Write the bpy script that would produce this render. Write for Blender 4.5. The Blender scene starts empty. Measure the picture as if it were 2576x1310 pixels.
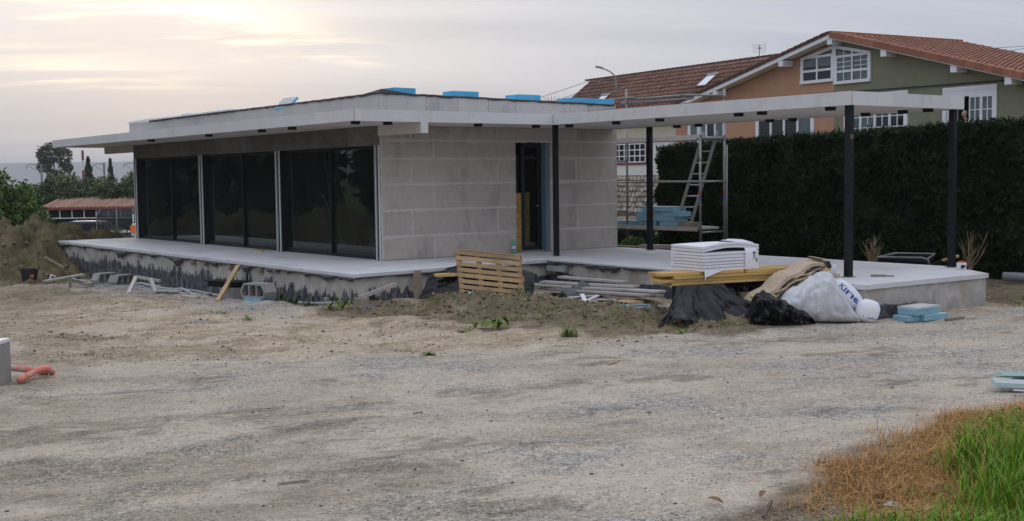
import bpy, math, random
import numpy as np
from mathutils import Vector, Matrix
random.seed(7); RNG = np.random.default_rng(7)
SC = bpy.context.scene; COL = SC.collection
R = math.radians

# ------------------------------------------------------------------ camera
CAM = Vector((-11.7575, -19.7471, 2.0537)); YAW, PIT, ROL = 0.6441, 0.0688, -0.0126
fw = Vector((math.sin(YAW)*math.cos(PIT), math.cos(YAW)*math.cos(PIT), -math.sin(PIT)))
rt = Vector((math.cos(YAW), -math.sin(YAW), 0)); up = rt.cross(fw)
rt2 = rt*math.cos(ROL)+up*math.sin(ROL); up2 = -rt*math.sin(ROL)+up*math.cos(ROL)
cd = bpy.data.cameras.new('camera'); cam = bpy.data.objects.new('camera', cd); COL.objects.link(cam)
cam.matrix_world = Matrix(((rt2.x, up2.x, -fw.x, CAM.x), (rt2.y, up2.y, -fw.y, CAM.y), (rt2.z, up2.z, -fw.z, CAM.z), (0, 0, 0, 1)))
cd.sensor_width = 36; cd.lens = 3049.4*36/2576; cd.clip_start = .1; cd.clip_end = 9000
SC.camera = cam

# ------------------------------------------------------------------ light
SUN_AZ, SUN_EL = R(21.5), R(11)          # clockwise from +Y; low sun behind thin cloud
SUN = Vector((math.sin(SUN_AZ)*math.cos(SUN_EL), math.cos(SUN_AZ)*math.cos(SUN_EL), math.sin(SUN_EL)))
wd = bpy.data.worlds.new('World'); SC.world = wd; wd.use_nodes = True
nt = wd.node_tree; N = nt.nodes; L = nt.links; N.clear()
def nn(t, **k):
    n = N.new(t)
    for a, b in k.items(): setattr(n, a, b)
    return n
def vmath(op, a, b=None):
    n = nn('ShaderNodeVectorMath', operation=op)
    L.new(a, n.inputs[0])
    if b is not None:
        if hasattr(b, 'is_output'): L.new(b, n.inputs[1])
        else: n.inputs[1].default_value = b
    return n
def math_(op, a, b=None, c=None, clamp=False):
    n = nn('ShaderNodeMath', operation=op); n.use_clamp = clamp
    for i, v in enumerate((a, b, c)):
        if v is None: continue
        if hasattr(v, 'is_output'): L.new(v, n.inputs[i])
        else: n.inputs[i].default_value = v
    return n.outputs[0]
def mixc(fac, a, b, bt='MIX'):
    n = nn('ShaderNodeMix', data_type='RGBA', blend_type=bt)
    for s, v in ((n.inputs[0], fac), (n.inputs[6], a), (n.inputs[7], b)):
        if hasattr(v, 'is_output'): L.new(v, s)
        else: s.default_value = v if not isinstance(v, tuple) else (*v, 1)[:4]
    return n.outputs[2]
def noise(vec, scale, detail=4, rough=.55, dist=0):
    n = nn('ShaderNodeTexNoise'); n.inputs['Scale'].default_value = scale; n.inputs['Detail'].default_value = detail
    n.inputs['Roughness'].default_value = rough; n.inputs['Distortion'].default_value = dist
    L.new(vec, n.inputs['Vector']); return n.outputs['Fac']
def ramp(v, a, b, x=0., y=1.):
    n = nn('ShaderNodeMapRange', interpolation_type='SMOOTHSTEP')
    for i, q in enumerate((a, b, x, y)): n.inputs[i+1].default_value = q
    L.new(v, n.inputs[0]); return n.outputs[0]
tc = nn('ShaderNodeTexCoord'); D = tc.outputs['Generated']
sky = nn('ShaderNodeTexSky', sky_type='NISHITA'); sky.sun_disc = False
sky.sun_elevation = SUN_EL; sky.sun_rotation = SUN_AZ; sky.altitude = 20; sky.dust_density = 3
skyb = vmath('SCALE', sky.outputs[0]); skyb.inputs['Scale'].default_value = .10
sep = nn('ShaderNodeSeparateXYZ'); L.new(D, sep.inputs[0]); ez = math_('MAXIMUM', sep.outputs[2], 0.0)
den = math_('ADD', ez, .12)
cb = nn('ShaderNodeCombineXYZ'); L.new(math_('DIVIDE', sep.outputs[0], den), cb.inputs[0]); L.new(math_('DIVIDE', sep.outputs[1], den), cb.inputs[1])
# streaks run roughly across the view: stretch the cloud plane along the camera's right
def rotscale(v, ang, sx, sy):
    a = nn('ShaderNodeMapping'); a.inputs['Rotation'].default_value = (0, 0, ang); L.new(v, a.inputs[0])
    b = nn('ShaderNodeMapping'); b.inputs['Scale'].default_value = (sx, sy, 1); L.new(a.outputs[0], b.inputs[0]); return b.outputs[0]
CV = rotscale(cb.outputs[0], YAW-.15, .30, 1.1)
n1 = noise(CV, .9, 6, .55, .5); n2 = noise(CV, 2.4, 8, .62, .8)
sd = vmath('DOT_PRODUCT', D, tuple(SUN)).outputs['Value']; sdp = math_('MAXIMUM', sd, 0.0)
g_wide = math_('POWER', sdp, 14.0); g_mid = math_('POWER', sdp, 60.0)
base = mixc(ramp(n1, .36, .64), (.42, .45, .535), (.565, .585, .655))
base = mixc(math_('MULTIPLY', g_wide, .22, clamp=True), base, (.66, .675, .67))
zen = math_('MULTIPLY_ADD', ez, 1.15, .93)
bz = vmath('SCALE', base); L.new(zen, bz.inputs['Scale']); base = bz.outputs[0]
# thin cloud in front of the sun: a bright ragged streak plus weaker ones below it
lon = math_('ARCTAN2', sep.outputs[0], sep.outputs[1])
dl = math_('SUBTRACT', lon, SUN_AZ-.02)
wob = math_('MULTIPLY_ADD', n2, .10, -.05)
el = math_('ADD', sep.outputs[2], wob)
el = math_('MULTIPLY_ADD', dl, .10, el)
def streak(e0, he, l0, hl):
    a = math_('POWER', math_('DIVIDE', math_('SUBTRACT', el, e0), he), 2.0)
    b = math_('POWER', math_('DIVIDE', math_('SUBTRACT', dl, l0), hl), 2.0)
    return math_('EXPONENT', math_('MULTIPLY', math_('ADD', a, b), -1.0))
tex = ramp(n2, .36, .64, .12, 1.0)
s1 = math_('MULTIPLY', streak(.139, .014, .005, .095), tex)
s2 = math_('MULTIPLY', math_('MULTIPLY', streak(.088, .010, -.075, .10), tex), .30)
s3 = math_('MULTIPLY', math_('MULTIPLY', streak(.127, .008, .13, .06), tex), .25)
base = mixc(math_('MULTIPLY', ramp(n2, .48, .70), .20), base, (.64, .655, .69))
glow = mixc(math_('MULTIPLY', math_('ADD', s1, math_('ADD', s2, s3)), 1.0, clamp=True), base, (1.85, 1.58, 1.10))
fin = mixc(.95, skyb.outputs[0], glow)
bg = nn('ShaderNodeBackground'); bg.inputs['Strength'].default_value = 1.0; L.new(fin, bg.inputs[0])
wo = nn('ShaderNodeOutputWorld'); L.new(bg.outputs[0], wo.inputs[0])
sl = bpy.data.lights.new('sun', 'SUN'); sl.energy = .6; sl.angle = R(16); sl.color = (1, .9, .75)
so = bpy.data.objects.new('sun', sl); COL.objects.link(so); so.rotation_euler = (-SUN).to_track_quat('-Z', 'Y').to_euler(); so.location = (0, 0, 30)
SC.view_settings.view_transform = 'Standard'; SC.view_settings.look = 'None'
SC.view_settings.exposure = 0.20; SC.view_settings.gamma = 1; SC.view_settings.use_curve_mapping = False
SC.render.engine = 'CYCLES'; SC.cycles.volume_bounces = 0; SC.cycles.max_bounces = 8; SC.cycles.transparent_max_bounces = 16
SC.cycles.volume_step_rate = 10; SC.cycles.caustics_reflective = False; SC.cycles.caustics_refractive = False

# ------------------------------------------------------------------ materials
def M(name, col, rough=.8, var=.15, scale=4, bump=.15, bscale=40, metal=0, col2=None, spec=.35, stretch=(1, 1, 1), rnd=.12, isl=0, dirt=None, coat=0):
    """Principled with two-scale noise colour, per-object or per-island tint and a noise bump, in world position."""
    global N, L
    m = bpy.data.materials.new(name); m.use_nodes = True
    N = m.node_tree.nodes; L = m.node_tree.links
    b = N['Principled BSDF']; g = nn('ShaderNodeNewGeometry'); mpn = nn('ShaderNodeMapping'); mpn.inputs['Scale'].default_value = stretch
    L.new(g.outputs['Position'], mpn.inputs[0]); P = mpn.outputs[0]
    lo = tuple(c*(1-var) for c in col); hi = tuple(min(1, c*(1+var)) for c in (col2 or col))
    f = math_('MULTIPLY_ADD', noise(P, scale, 5, .6), .65, math_('MULTIPLY', noise(P, scale*9, 3, .6), .35))
    c = mixc(ramp(f, .32, .68), lo, hi)
    if dirt:
        c = mixc(ramp(noise(P, dirt[1], 6, .65, .3), dirt[2], dirt[2]+.16), c, dirt[0])
    oi = nn('ShaderNodeObjectInfo')
    v = math_('MULTIPLY_ADD', oi.outputs['Random'], 2*rnd, 1-rnd)
    if isl: v = math_('MULTIPLY', v, math_('MULTIPLY_ADD', g.outputs['Random Per Island'], 2*isl, 1-isl))
    sc = vmath('SCALE', c); L.new(v, sc.inputs['Scale']); L.new(sc.outputs[0], b.inputs['Base Color'])
    b.inputs['Roughness'].default_value = rough; b.inputs['Metallic'].default_value = metal; b.inputs['Specular IOR Level'].default_value = spec
    if coat: b.inputs['Coat Weight'].default_value = coat
    if bump:
        bn = nn('ShaderNodeBump'); bn.inputs['Strength'].default_value = bump; bn.inputs['Distance'].default_value = .02
        L.new(noise(P, bscale, 4, .6), bn.inputs['Height']); L.new(bn.outputs[0], b.inputs['Normal'])
    return m
def leafmat(name, c1, c2, rough=.55, sat=.35, dead=None):
    global N, L
    m = bpy.data.materials.new(name); m.use_nodes = True; N = m.node_tree.nodes; L = m.node_tree.links
    b = N['Principled BSDF']; g = nn('ShaderNodeNewGeometry')
    c = mixc(g.outputs['Random Per Island'], c1, c2)
    c = mixc(math_('MULTIPLY', ramp(noise(g.outputs['Position'], 1.3, 3), .4, .65), sat), c, tuple(q*1.7 for q in c2))
    if dead: c = mixc(math_('GREATER_THAN', math_('FRACT', math_('MULTIPLY', g.outputs['Random Per Island'], 17.3)), dead[1]), c, dead[0])
    L.new(c, b.inputs['Base Color']); b.inputs['Roughness'].default_value = rough; b.inputs['Specular IOR Level'].default_value = .06 if 'hedge' in name else .25
    return m
def glassmat(name, tint, ior=1.5, boost=1.0, dust=.01):
    global N, L
    m = bpy.data.materials.new(name); m.use_nodes = True; N = m.node_tree.nodes; L = m.node_tree.links; N.clear()
    t = nn('ShaderNodeBsdfTransparent'); t.inputs[0].default_value = (*tint, 1)
    g = nn('ShaderNodeBsdfGlossy'); g.inputs['Roughness'].default_value = .015; g.inputs[0].default_value = (.9, .95, .95, 1)
    geo = nn('ShaderNodeNewGeometry'); cs = math_('ABSOLUTE', vmath('DOT_PRODUCT', geo.outputs['Incoming'], geo.outputs['Normal']).outputs['Value'])
    r0 = ((ior-1)/(ior+1))**2; F_ = math_('MULTIPLY_ADD', math_('POWER', math_('SUBTRACT', 1.0, cs), 5.0), 1-r0, r0)
    x = nn('ShaderNodeMixShader'); L.new(math_('MULTIPLY', F_, boost, clamp=True), x.inputs[0]); L.new(t.outputs[0], x.inputs[1]); L.new(g.outputs[0], x.inputs[2])
    d = nn('ShaderNodeBsdfDiffuse'); d.inputs[0].default_value = (.30, .34, .33, 1); y = nn('ShaderNodeMixShader')
    L.new(math_('MULTIPLY', ramp(noise(geo.outputs['Position'], 1.6, 5, .65), .30, .75, .35, 1.0), dust), y.inputs[0]); L.new(x.outputs[0], y.inputs[1]); L.new(d.outputs[0], y.inputs[2])
    o = nn('ShaderNodeOutputMaterial'); L.new(y.outputs[0], o.inputs[0]); return m
MT = {}
MT['block'] = M('insulation_board_grey', (.46, .415, .375), .92, .08, 9, .25, 90, rnd=.07, stretch=(1, 1, .5), dirt=((.36, .33, .305), 1.8, .50))
MT['mortar'] = M('adhesive_mortar', (.54, .515, .485), .9, .06, 20, .3, 90, rnd=0)
MT['white'] = M('white_fascia_board', (.61, .61, .62), .6, .04, 2, .05, 60, rnd=.045, dirt=((.545, .54, .535), 2.6, .53))
MT['soffit'] = M('soffit_board', (.62, .575, .52), .75, .05, 1.5, .05, 30, rnd=0)
MT['parapet'] = M('parapet_board', (.43, .43, .43), .85, .08, 3, .1, 50, rnd=.05, stretch=(1, 1, .4), dirt=((.33, .33, .34), 2.5, .55))
MT['membrane'] = M('dark_membrane', (.045, .045, .05), .6, .3, 6, .2, 30)
MT['lintel'] = M('lintel_board', (.15, .135, .12), .85, .22, 1.8, .15, 40, rnd=.14, dirt=((.10, .085, .07), 3.5, .56))
MT['pier'] = M('pier_metal', (.30, .31, .33), .45, .12, 3, .05, 40, metal=.5, rnd=.05)
MT['bead'] = M('edge_bead', (.66, .66, .66), .6, .05, rnd=0)
MT['alu_dark'] = M('anthracite_frame', (.012, .016, .019), .45, .1, 3, .03, rnd=.05)
MT['steel'] = M('dark_steel', (.011, .012, .015), .55, .4, 3, .08, 50, rnd=.1, spec=.2, dirt=((.03, .03, .033), 5, .58))
MT['glass'] = glassmat('window_glass', (.36, .43, .42), 1.5, 1.15, .05)
MT['glass_far'] = glassmat('house_glass', (.75, .8, .8), 1.45, .8)
MT['slabtop'] = M('screed', (.57, .57, .595), .85, .07, 1.2, .08, 50, rnd=.02, dirt=((.47, .47, .49), 1.1, .50))
MT['inside'] = M('interior_dark', (.05, .05, .05), .9, .2, 2, .1, 30)  # near black: the dark interior is put into the wall colour
MT['blue_s'] = M('blue_foam_bright', (.09, .50, .86), .7, .12, 3, .05, 50, rnd=.1)
MT['blue_p'] = M('blue_foam_pale', (.20, .40, .50), .75, .12, 3, .05, 50, rnd=.10)
MT['foamtop'] = M('foam_top_grey', (.50, .53, .53), .8, .1, 4, .05, 50)
MT['teal'] = M('pale_green_foam', (.42, .60, .58), .75, .08, 5, .05, 50, rnd=.06)
MT['eps'] = M('white_polystyrene', (.74, .75, .80), .8, .03, 6, .1, 120, rnd=.03)
MT['film'] = M('white_film', (.76, .77, .83), .35, .04, 5, .25, 14, rnd=0, spec=.5)
MT['bag'] = M('white_woven_bag', (.55, .56, .585), .75, .07, 4, .9, 10, rnd=.03)
MT['sack'] = M('white_sack', (.76, .77, .82), .5, .04, 4, .35, 12, rnd=.03, spec=.5)
MT['bluetxt'] = M('blue_print', (.02, .04, .32), .6, .1, rnd=0)
MT['blacktxt'] = M('black_print', (.02, .02, .03), .6, .1, rnd=0)
MT['poly'] = M('black_polythene', (.008, .009, .012), .24, .2, 4, .35, 9, rnd=.1, spec=.30)
MT['pine'] = M('yellow_timber', (.56, .37, .13), .7, .2, 2, .1, 60, rnd=.14, stretch=(.3, 3, 3), dirt=((.42, .26, .09), 2.0, .6))
MT['pallet'] = M('pallet_wood', (.42, .29, .16), .8, .22, 3, .15, 60, rnd=.16, dirt=((.28, .19, .11), 3.0, .58))
MT['oldwood'] = M('weathered_wood', (.24, .20, .15), .9, .25, 3, .2, 50, rnd=.18)
MT['greywood'] = M('grey_boards', (.42, .395, .37), .85, .15, 3, .12, 50, rnd=.16)
MT['whitestrip'] = M('white_strip', (.68, .68, .70), .6, .06, 3, .05, rnd=.08)
MT['osb'] = M('osb_board', (.42, .26, .08), .8, .35, 9, .1, 60, dirt=((.30, .17, .05), 7, .5))
MT['conc'] = M('cast_concrete', (.27, .265, .255), .9, .14, 4, .25, 60, rnd=.10)
MT['plasgrey'] = M('grey_pipe', (.26, .28, .30), .5, .12, 4, .05, rnd=.12)
MT['galv'] = M('galvanised_steel', (.235, .245, .24), .5, .15, 6, .06, 50, metal=.6, rnd=.10)
MT['alu'] = M('aluminium', (.36, .36, .335), .45, .08, 6, .04, metal=.6, rnd=.04)
MT['red'] = M('red_tape', (.45, .06, .04), .6, .1); MT['bluetape'] = M('blue_tape', (.05, .10, .45), .6, .1)
MT['bucket'] = M('black_rubber', (.022, .024, .028), .6, .2, 5, .1); MT['orange'] = M('orange_plastic', (.72, .16, .03), .5, .1)
MT['coral'] = M('coral_conduit', (.58, .17, .125), .75, .15, 6, .1, dirt=((.50, .36, .33), 5, .50))
MT['beige'] = M('beige_felt', (.52, .42, .31), .95, .15, 5, .5, 18, rnd=.08, dirt=((.36, .27, .18), 5, .56))
MT['brown'] = M('brown_felt', (.15, .115, .085), .95, .3, 5, .5, 18, rnd=.2)
MT['soil'] = M('brown_soil', (.175, .142, .090), 1, .3, 3.0, 1.0, 26, rnd=0, spec=.1, dirt=((.26, .215, .155), 1.3, .52))
MT['soil_left'] = M('olive_soil', (.135, .108, .064), 1, .3, 1.8, 1.0, 18, rnd=0, spec=.1, dirt=((.10, .115, .04), .9, .60))
MT['peach'] = M('peach_render', (.44, .25, .165), .95, .07, 1.5, .2, 60, rnd=0, dirt=((.39, .23, .155), .7, .55))
MT['green_r'] = M('olive_green_render', (.205, .212, .142), .95, .07, 1.5, .2, 60, rnd=0, dirt=((.18, .19, .13), .7, .55))
MT['cream'] = M('cream_render', (.56, .55, .43), .95, .05, 1.5, .2, 60, rnd=0)
MT['whiterender'] = M('white_render', (.66, .65, .64), .95, .05, 1.5, .2, 60, rnd=0)
MT['pvc'] = M('white_pvc', (.74, .76, .82), .5, .03, 3, .0, rnd=.02)
MT['curtain'] = M('lace_curtain', (.30, .33, .345), .95, .2, 9, .2, 25, stretch=(6, 6, .5))
MT['dark'] = M('dark_room', (.012, .013, .015), .9, .2); MT['burg'] = M('burgundy_paint', (.22, .06, .055), .7, .1)  # dark: shade of rooms and hollows put into a near-black colour
MT['stone'] = M('pale_stone', (.40, .37, .32), .95, .15, 6, .4, 30, rnd=.28); MT['joint'] = M('stone_joint', (.14, .12, .10), 1, .2)
MT['tile'] = M('brown_roof_tile', (.165, .085, .058), .8, .25, 6, .15, 50, rnd=.25, isl=.25)
MT['tile_r'] = M('terracotta_tile', (.27, .115, .068), .8, .2, 5, .15, 50, rnd=.16, isl=.2)
MT['tile_dark'] = M('dark_verge_tile', (.09, .045, .03), .9, .3, 5, .15, isl=.2)
MT['bark'] = M('bark', (.11, .09, .07), .95, .25, 8, .4, 30)
MT['drystem'] = M('dry_stem', (.24, .19, .11), .9, .25, 8, .1)
MT['hedge_core'] = M('hedge_shade', (.006, .009, .005), 1, .3, rnd=0)  # filler for foliage cores, inner shade put into its colour
MT['hedge'] = leafmat('hedge_sprays', (.004, .009, .004), (.018, .031, .010), .6, .35)
MT['bush_g'] = leafmat('fresh_green_leaves', (.032, .068, .014), (.10, .165, .04))
MT['bush_d'] = leafmat('dark_green_leaves', (.010, .026, .008), (.032, .060, .014))
MT['bush_o'] = leafmat('olive_leaves', (.05, .075, .025), (.12, .145, .06))
MT['conifer'] = leafmat('conifer_leaves', (.010, .022, .012), (.03, .05, .022))
MT['gum'] = leafmat('gum_leaves', (.030, .038, .020), (.075, .080, .045))
MT['grass'] = leafmat('green_grass_blades', (.05, .14, .006), (.17, .33, .015), .45, .2, dead=((.30, .24, .05), .93))
MT['dry'] = leafmat('dry_grass_blades', (.19, .085, .022), (.56, .32, .11), .7, .15)
MT['lawn'] = leafmat('lawn_blades', (.05, .14, .015), (.12, .24, .03))
MT['weed'] = leafmat('weed_leaves', (.045, .10, .012), (.13, .19, .03), .5, .2)
MT['deadleaf'] = M('dead_leaf', (.25, .13, .06), .7, .3, 12, .2, rnd=.4); MT['greyleaf'] = M('grey_leaf', (.36, .40, .36), .6, .2, 12, .2, rnd=.2)
MT['pebble'] = M('gravel_stones', (.43, .395, .35), .95, .15, 2, 0, isl=.42, rnd=0)
MT['clod'] = M('soil_clods', (.20, .16, .108), 1, .25, 4, .5, 60, isl=.4, rnd=0)
MT['hill'] = M('far_hills', (.05, .065, .045), 1, .3, .01, 0, rnd=0)
MT['carblue'] = M('blue_grey_car_paint', (.045, .08, .10), .45, .03, rnd=0); MT['rubber'] = M('tyre_rubber', (.02, .02, .02), .8)
MT['brick'] = M('pink_brick', (.28, .15, .12), .9, .2, 8, .2); MT['ctile'] = M('carport_tile', (.31, .19, .14), .85, .2, 4, .1, rnd=.2, isl=.2)
MT['skin'] = M('skin', (.60, .35, .27), .6, .05, rnd=0); MT['shirt'] = M('pink_shirt', (.62, .42, .42), .9, .08, rnd=0); MT['hair'] = M('grey_hair', (.50, .47, .45), .9, .1, rnd=0)
MT['bottle'] = M('green_plastic', (.10, .36, .27), .25, .1, rnd=0, spec=.6); MT['label'] = M('paper_label', (.7, .7, .7), .7, .05)
MT['mast'] = M('grey_mast', (.20, .21, .22), .7, .1)
MT['reveal'] = M('dull_blue_foam', (.13, .215, .26), .8, .12, 4, .05)
MT['rag'] = M('grey_rag', (.10, .105, .115), .4, .2, 5, .3, 9)
MT['pinegrey'] = M('dusty_pale_board', (.42, .40, .35), .85, .12, 4, .1, 50, rnd=.12)
MT['wet'] = M('muddy_water', (.10, .09, .07), .03, .1, 3, .0, rnd=0, spec=.8)

def net_mat():
    global N, L
    m = bpy.data.materials.new('net'); m.use_nodes = True; N = m.node_tree.nodes; L = m.node_tree.links
    b = N['Principled BSDF']; b.inputs['Base Color'].default_value = (.02, .03, .03, 1); b.inputs['Alpha'].default_value = .55; return m
MT['net'] = net_mat()
def lacquer_fnd():
    """Cast concrete wall with ragged bitumen paint running down its lower part."""
    global N, L
    m = bpy.data.materials.new('foundation_concrete'); m.use_nodes = True; N = m.node_tree.nodes; L = m.node_tree.links
    b = N['Principled BSDF']; g = nn('ShaderNodeNewGeometry'); P = g.outputs['Position']
    s = nn('ShaderNodeSeparateXYZ'); L.new(P, s.inputs[0])
    u = math_('SUBTRACT', s.outputs[1], s.outputs[0])
    cu = nn('ShaderNodeCombineXYZ'); L.new(u, cu.inputs[0]); L.new(math_('MULTIPLY', s.outputs[2], .25), cu.inputs[1])
    slow = noise(cu.outputs[0], .5, 2, .5); f1 = noise(cu.outputs[0], 3.2, 4, .6); f2 = noise(cu.outputs[0], 6.5, 5, .7)
    smooth = ramp(s.outputs[0], 2.08, 2.12)
    amp = math_('SUBTRACT', 1.0, math_('MULTIPLY', smooth, .85))
    line = math_('MULTIPLY_ADD', math_('SUBTRACT', slow, .5), .42, math_('MULTIPLY_ADD', smooth, .03, .165))
    line = math_('ADD', line, math_('MULTIPLY', amp, math_('ADD', math_('MULTIPLY', math_('SUBTRACT', f1, .5), .30), math_('MULTIPLY', math_('SUBTRACT', ramp(f2, .42, .62), .5), .15))))
    paint = ramp(math_('SUBTRACT', line, s.outputs[2]), -.018, .014)
    cu2 = nn('ShaderNodeCombineXYZ'); L.new(u, cu2.inputs[0]); L.new(math_('MULTIPLY', s.outputs[2], .12), cu2.inputs[1])
    runs = ramp(noise(cu2.outputs[0], 8, 4, .7), .50, .68)
    paint = math_('MULTIPLY', paint, math_('SUBTRACT', 1.0, math_('MULTIPLY', math_('MULTIPLY', runs, amp), .70)))
    # hardly any paint on the end block of the terrace (y < -9.2)
    paint = math_('MULTIPLY', paint, ramp(s.outputs[1], -9.335, -9.32, .12, 1))
    paint = math_('MULTIPLY', paint, ramp(s.outputs[2], .40, .36))
    c1 = mixc(ramp(noise(P, 3, 6, .65), .35, .7), (.34, .325, .30), (.50, .48, .455))
    c1 = mixc(math_('MULTIPLY', ramp(noise(cu.outputs[0], 5, 4, .6), .58, .68), .45), c1, (.19, .18, .165))
    c1 = mixc(math_('MULTIPLY', ramp(noise(P, 1.4, 3), .60, .68), .35), c1, (.33, .22, .11))
    c2 = mixc(ramp(noise(P, 9, 5, .6), .35, .7), (.030, .033, .043), (.105, .112, .135))
    L.new(mixc(paint, c1, c2), b.inputs['Base Color'])
    b.inputs['Roughness'].default_value = .85; b.inputs['Specular IOR Level'].default_value = .3
    bn = nn('ShaderNodeBump'); bn.inputs['Strength'].default_value = .35; bn.inputs['Distance'].default_value = .015
    L.new(noise(P, 22, 5, .65), bn.inputs['Height']); L.new(bn.outputs[0], b.inputs['Normal']); return m
MT['fnd'] = lacquer_fnd()
def ground_mat(name, road):
    global N, L
    m = bpy.data.materials.new(name); m.use_nodes = True; N = m.node_tree.nodes; L = m.node_tree.links
    b = N['Principled BSDF']; g = nn('ShaderNodeNewGeometry'); P = g.outputs['Position']
    at = nn('ShaderNodeVertexColor'); at.layer_name = 'zone'; z = nn('ShaderNodeSeparateColor'); L.new(at.outputs[0], z.inputs[0])
    pa = nn('ShaderNodeVertexColor'); pa.layer_name = 'patch'; p2 = nn('ShaderNodeSeparateColor'); L.new(pa.outputs[0], p2.inputs[0])
    rut, sandp, damp, grv = p2.outputs[0], p2.outputs[1], p2.outputs[2], pa.outputs[1]
    S = rotscale(P, .245, .5, 1.5)
    fine = noise(P, 60, 3, .7); mid = noise(P, 11, 5, .65); str_ = noise(S, 3.0, 6, .68, .4); big = noise(S, .9, 5, .6, .4)
    vor = nn('ShaderNodeTexVoronoi'); vor.inputs['Scale'].default_value = 62; L.new(P, vor.inputs['Vector']); sv = nn('ShaderNodeSeparateColor'); L.new(vor.outputs['Color'], sv.inputs[0])
    vo2 = nn('ShaderNodeTexVoronoi'); vo2.inputs['Scale'].default_value = 26; L.new(P, vo2.inputs['Vector']); sv2 = nn('ShaderNodeSeparateColor'); L.new(vo2.outputs['Color'], sv2.inputs[0])
    road = mixc(ramp(big, .36, .66), (.365, .312, .248), (.455, .392, .318)); road = mixc(math_('MULTIPLY', grv, .75), road, mixc(mid, (.315, .295, .265), (.425, .40, .37)))
    sand = mixc(ramp(str_, .36, .66), (.33, .26, .175), (.47, .385, .275)); olive = mixc(ramp(str_, .36, .66), (.215, .18, .128), (.32, .275, .20)); grey = mixc(ramp(mid, .36, .66), (.185, .185, .19), (.32, .32, .335))
    c = mixc(z.outputs[0], sand, road); c = mixc(z.outputs[2], c, olive)
    smooth = math_('MAXIMUM', math_('MULTIPLY', sandp, .8), math_('MULTIPLY', rut, .75))
    smooth = math_('MULTIPLY', smooth, ramp(mid, .25, .6, .55, 1.0))
    c = mixc(math_('MULTIPLY', smooth, .80), c, mixc(str_, (.43, .365, .285), (.55, .48, .39)))
    c = mixc(math_('MULTIPLY', math_('MULTIPLY', damp, ramp(str_, .42, .58)), .65), c, (.155, .125, .092))
    c = mixc(math_('MULTIPLY', ramp(noise(S, 5.5, 5, .7, .5), .60, .70), .45), c, (.13, .10, .075))
    c = mixc(z.outputs[1], c, grey); c = mixc(at.outputs[1], c, mixc(ramp(str_, .36, .66), (.13, .10, .066), (.22, .175, .12)))
    # stone grain, strong where gravel lies loose, faint on the compacted fines
    amp = math_('MULTIPLY', math_('SUBTRACT', 1.0, math_('MULTIPLY', smooth, .60)), math_('MULTIPLY_ADD', grv, .42, .48))
    gr = math_('ADD', math_('MULTIPLY', math_('SUBTRACT', sv.outputs[0], .5), .95), math_('MULTIPLY', math_('SUBTRACT', fine, .5), .9))
    gr = math_('ADD', gr, math_('MULTIPLY', math_('SUBTRACT', math_('POWER', sv2.outputs[0], 2.0), .33), .55))
    sp = vmath('SCALE', c); L.new(math_('MAXIMUM', math_('MULTIPLY_ADD', gr, amp, 1.02), .18), sp.inputs['Scale'])
    L.new(sp.outputs[0], b.inputs['Base Color']); b.inputs['Roughness'].default_value = .97; b.inputs['Specular IOR Level'].default_value = .15
    bn = nn('ShaderNodeBump'); bn.inputs['Strength'].default_value = 1.0; bn.inputs['Distance'].default_value = .022
    h = math_('ADD', math_('MULTIPLY', math_('MULTIPLY', vor.outputs['Distance'], -.6), amp), math_('ADD', math_('MULTIPLY', mid, .8), math_('MULTIPLY', math_('MULTIPLY', fine, .6), amp)))
    L.new(h, bn.inputs['Height']); L.new(bn.outputs[0], b.inputs['Normal']); return m
MT['ground'] = ground_mat('site_dirt', 0); MT['road'] = ground_mat('gravel_road', 1)

# ------------------------------------------------------------------ helpers
def rootloc(o):
    while o.parent: o = o.parent
    return o.location.copy()
def props(o, label=None, cat=None, group=None, kind=None):
    for k, v in (('label', label), ('category', cat), ('group', group), ('kind', kind)):
        if v: o[k] = v
    return o
def thing(name, label, cat, loc=(0, 0, 0), group=None):
    o = bpy.data.objects.new(name, None); COL.objects.link(o); o.location = loc; o.empty_display_size = .2
    return props(o, label, cat, group)
def link(name, me, m, parent=None, loc=(0, 0, 0)):
    o = bpy.data.objects.new(name, me); COL.objects.link(o)
    for q in (m if isinstance(m, (list, tuple)) else [m]): me.materials.append(q)
    o.location = loc
    if parent: o.parent = parent
    return o
def mesh_np(name, V, F, smooth=False, mi=None):
    V = np.asarray(V, dtype=np.float32); F = np.asarray(F, dtype=np.int32); k = F.shape[1]
    me = bpy.data.meshes.new(name); me.vertices.add(len(V)); me.vertices.foreach_set('co', V.ravel())
    me.loops.add(F.size); me.loops.foreach_set('vertex_index', F.ravel())
    me.polygons.add(len(F)); me.polygons.foreach_set('loop_start', np.arange(0, F.size, k, dtype=np.int32))
    try: me.polygons.foreach_set('loop_total', np.full(len(F), k, dtype=np.int32))
    except Exception: pass
    if smooth: me.polygons.foreach_set('use_smooth', np.ones(len(F), dtype=bool))
    if mi is not None: me.polygons.foreach_set('material_index', np.asarray(mi, dtype=np.int32))
    me.update(calc_edges=True); return me
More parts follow.
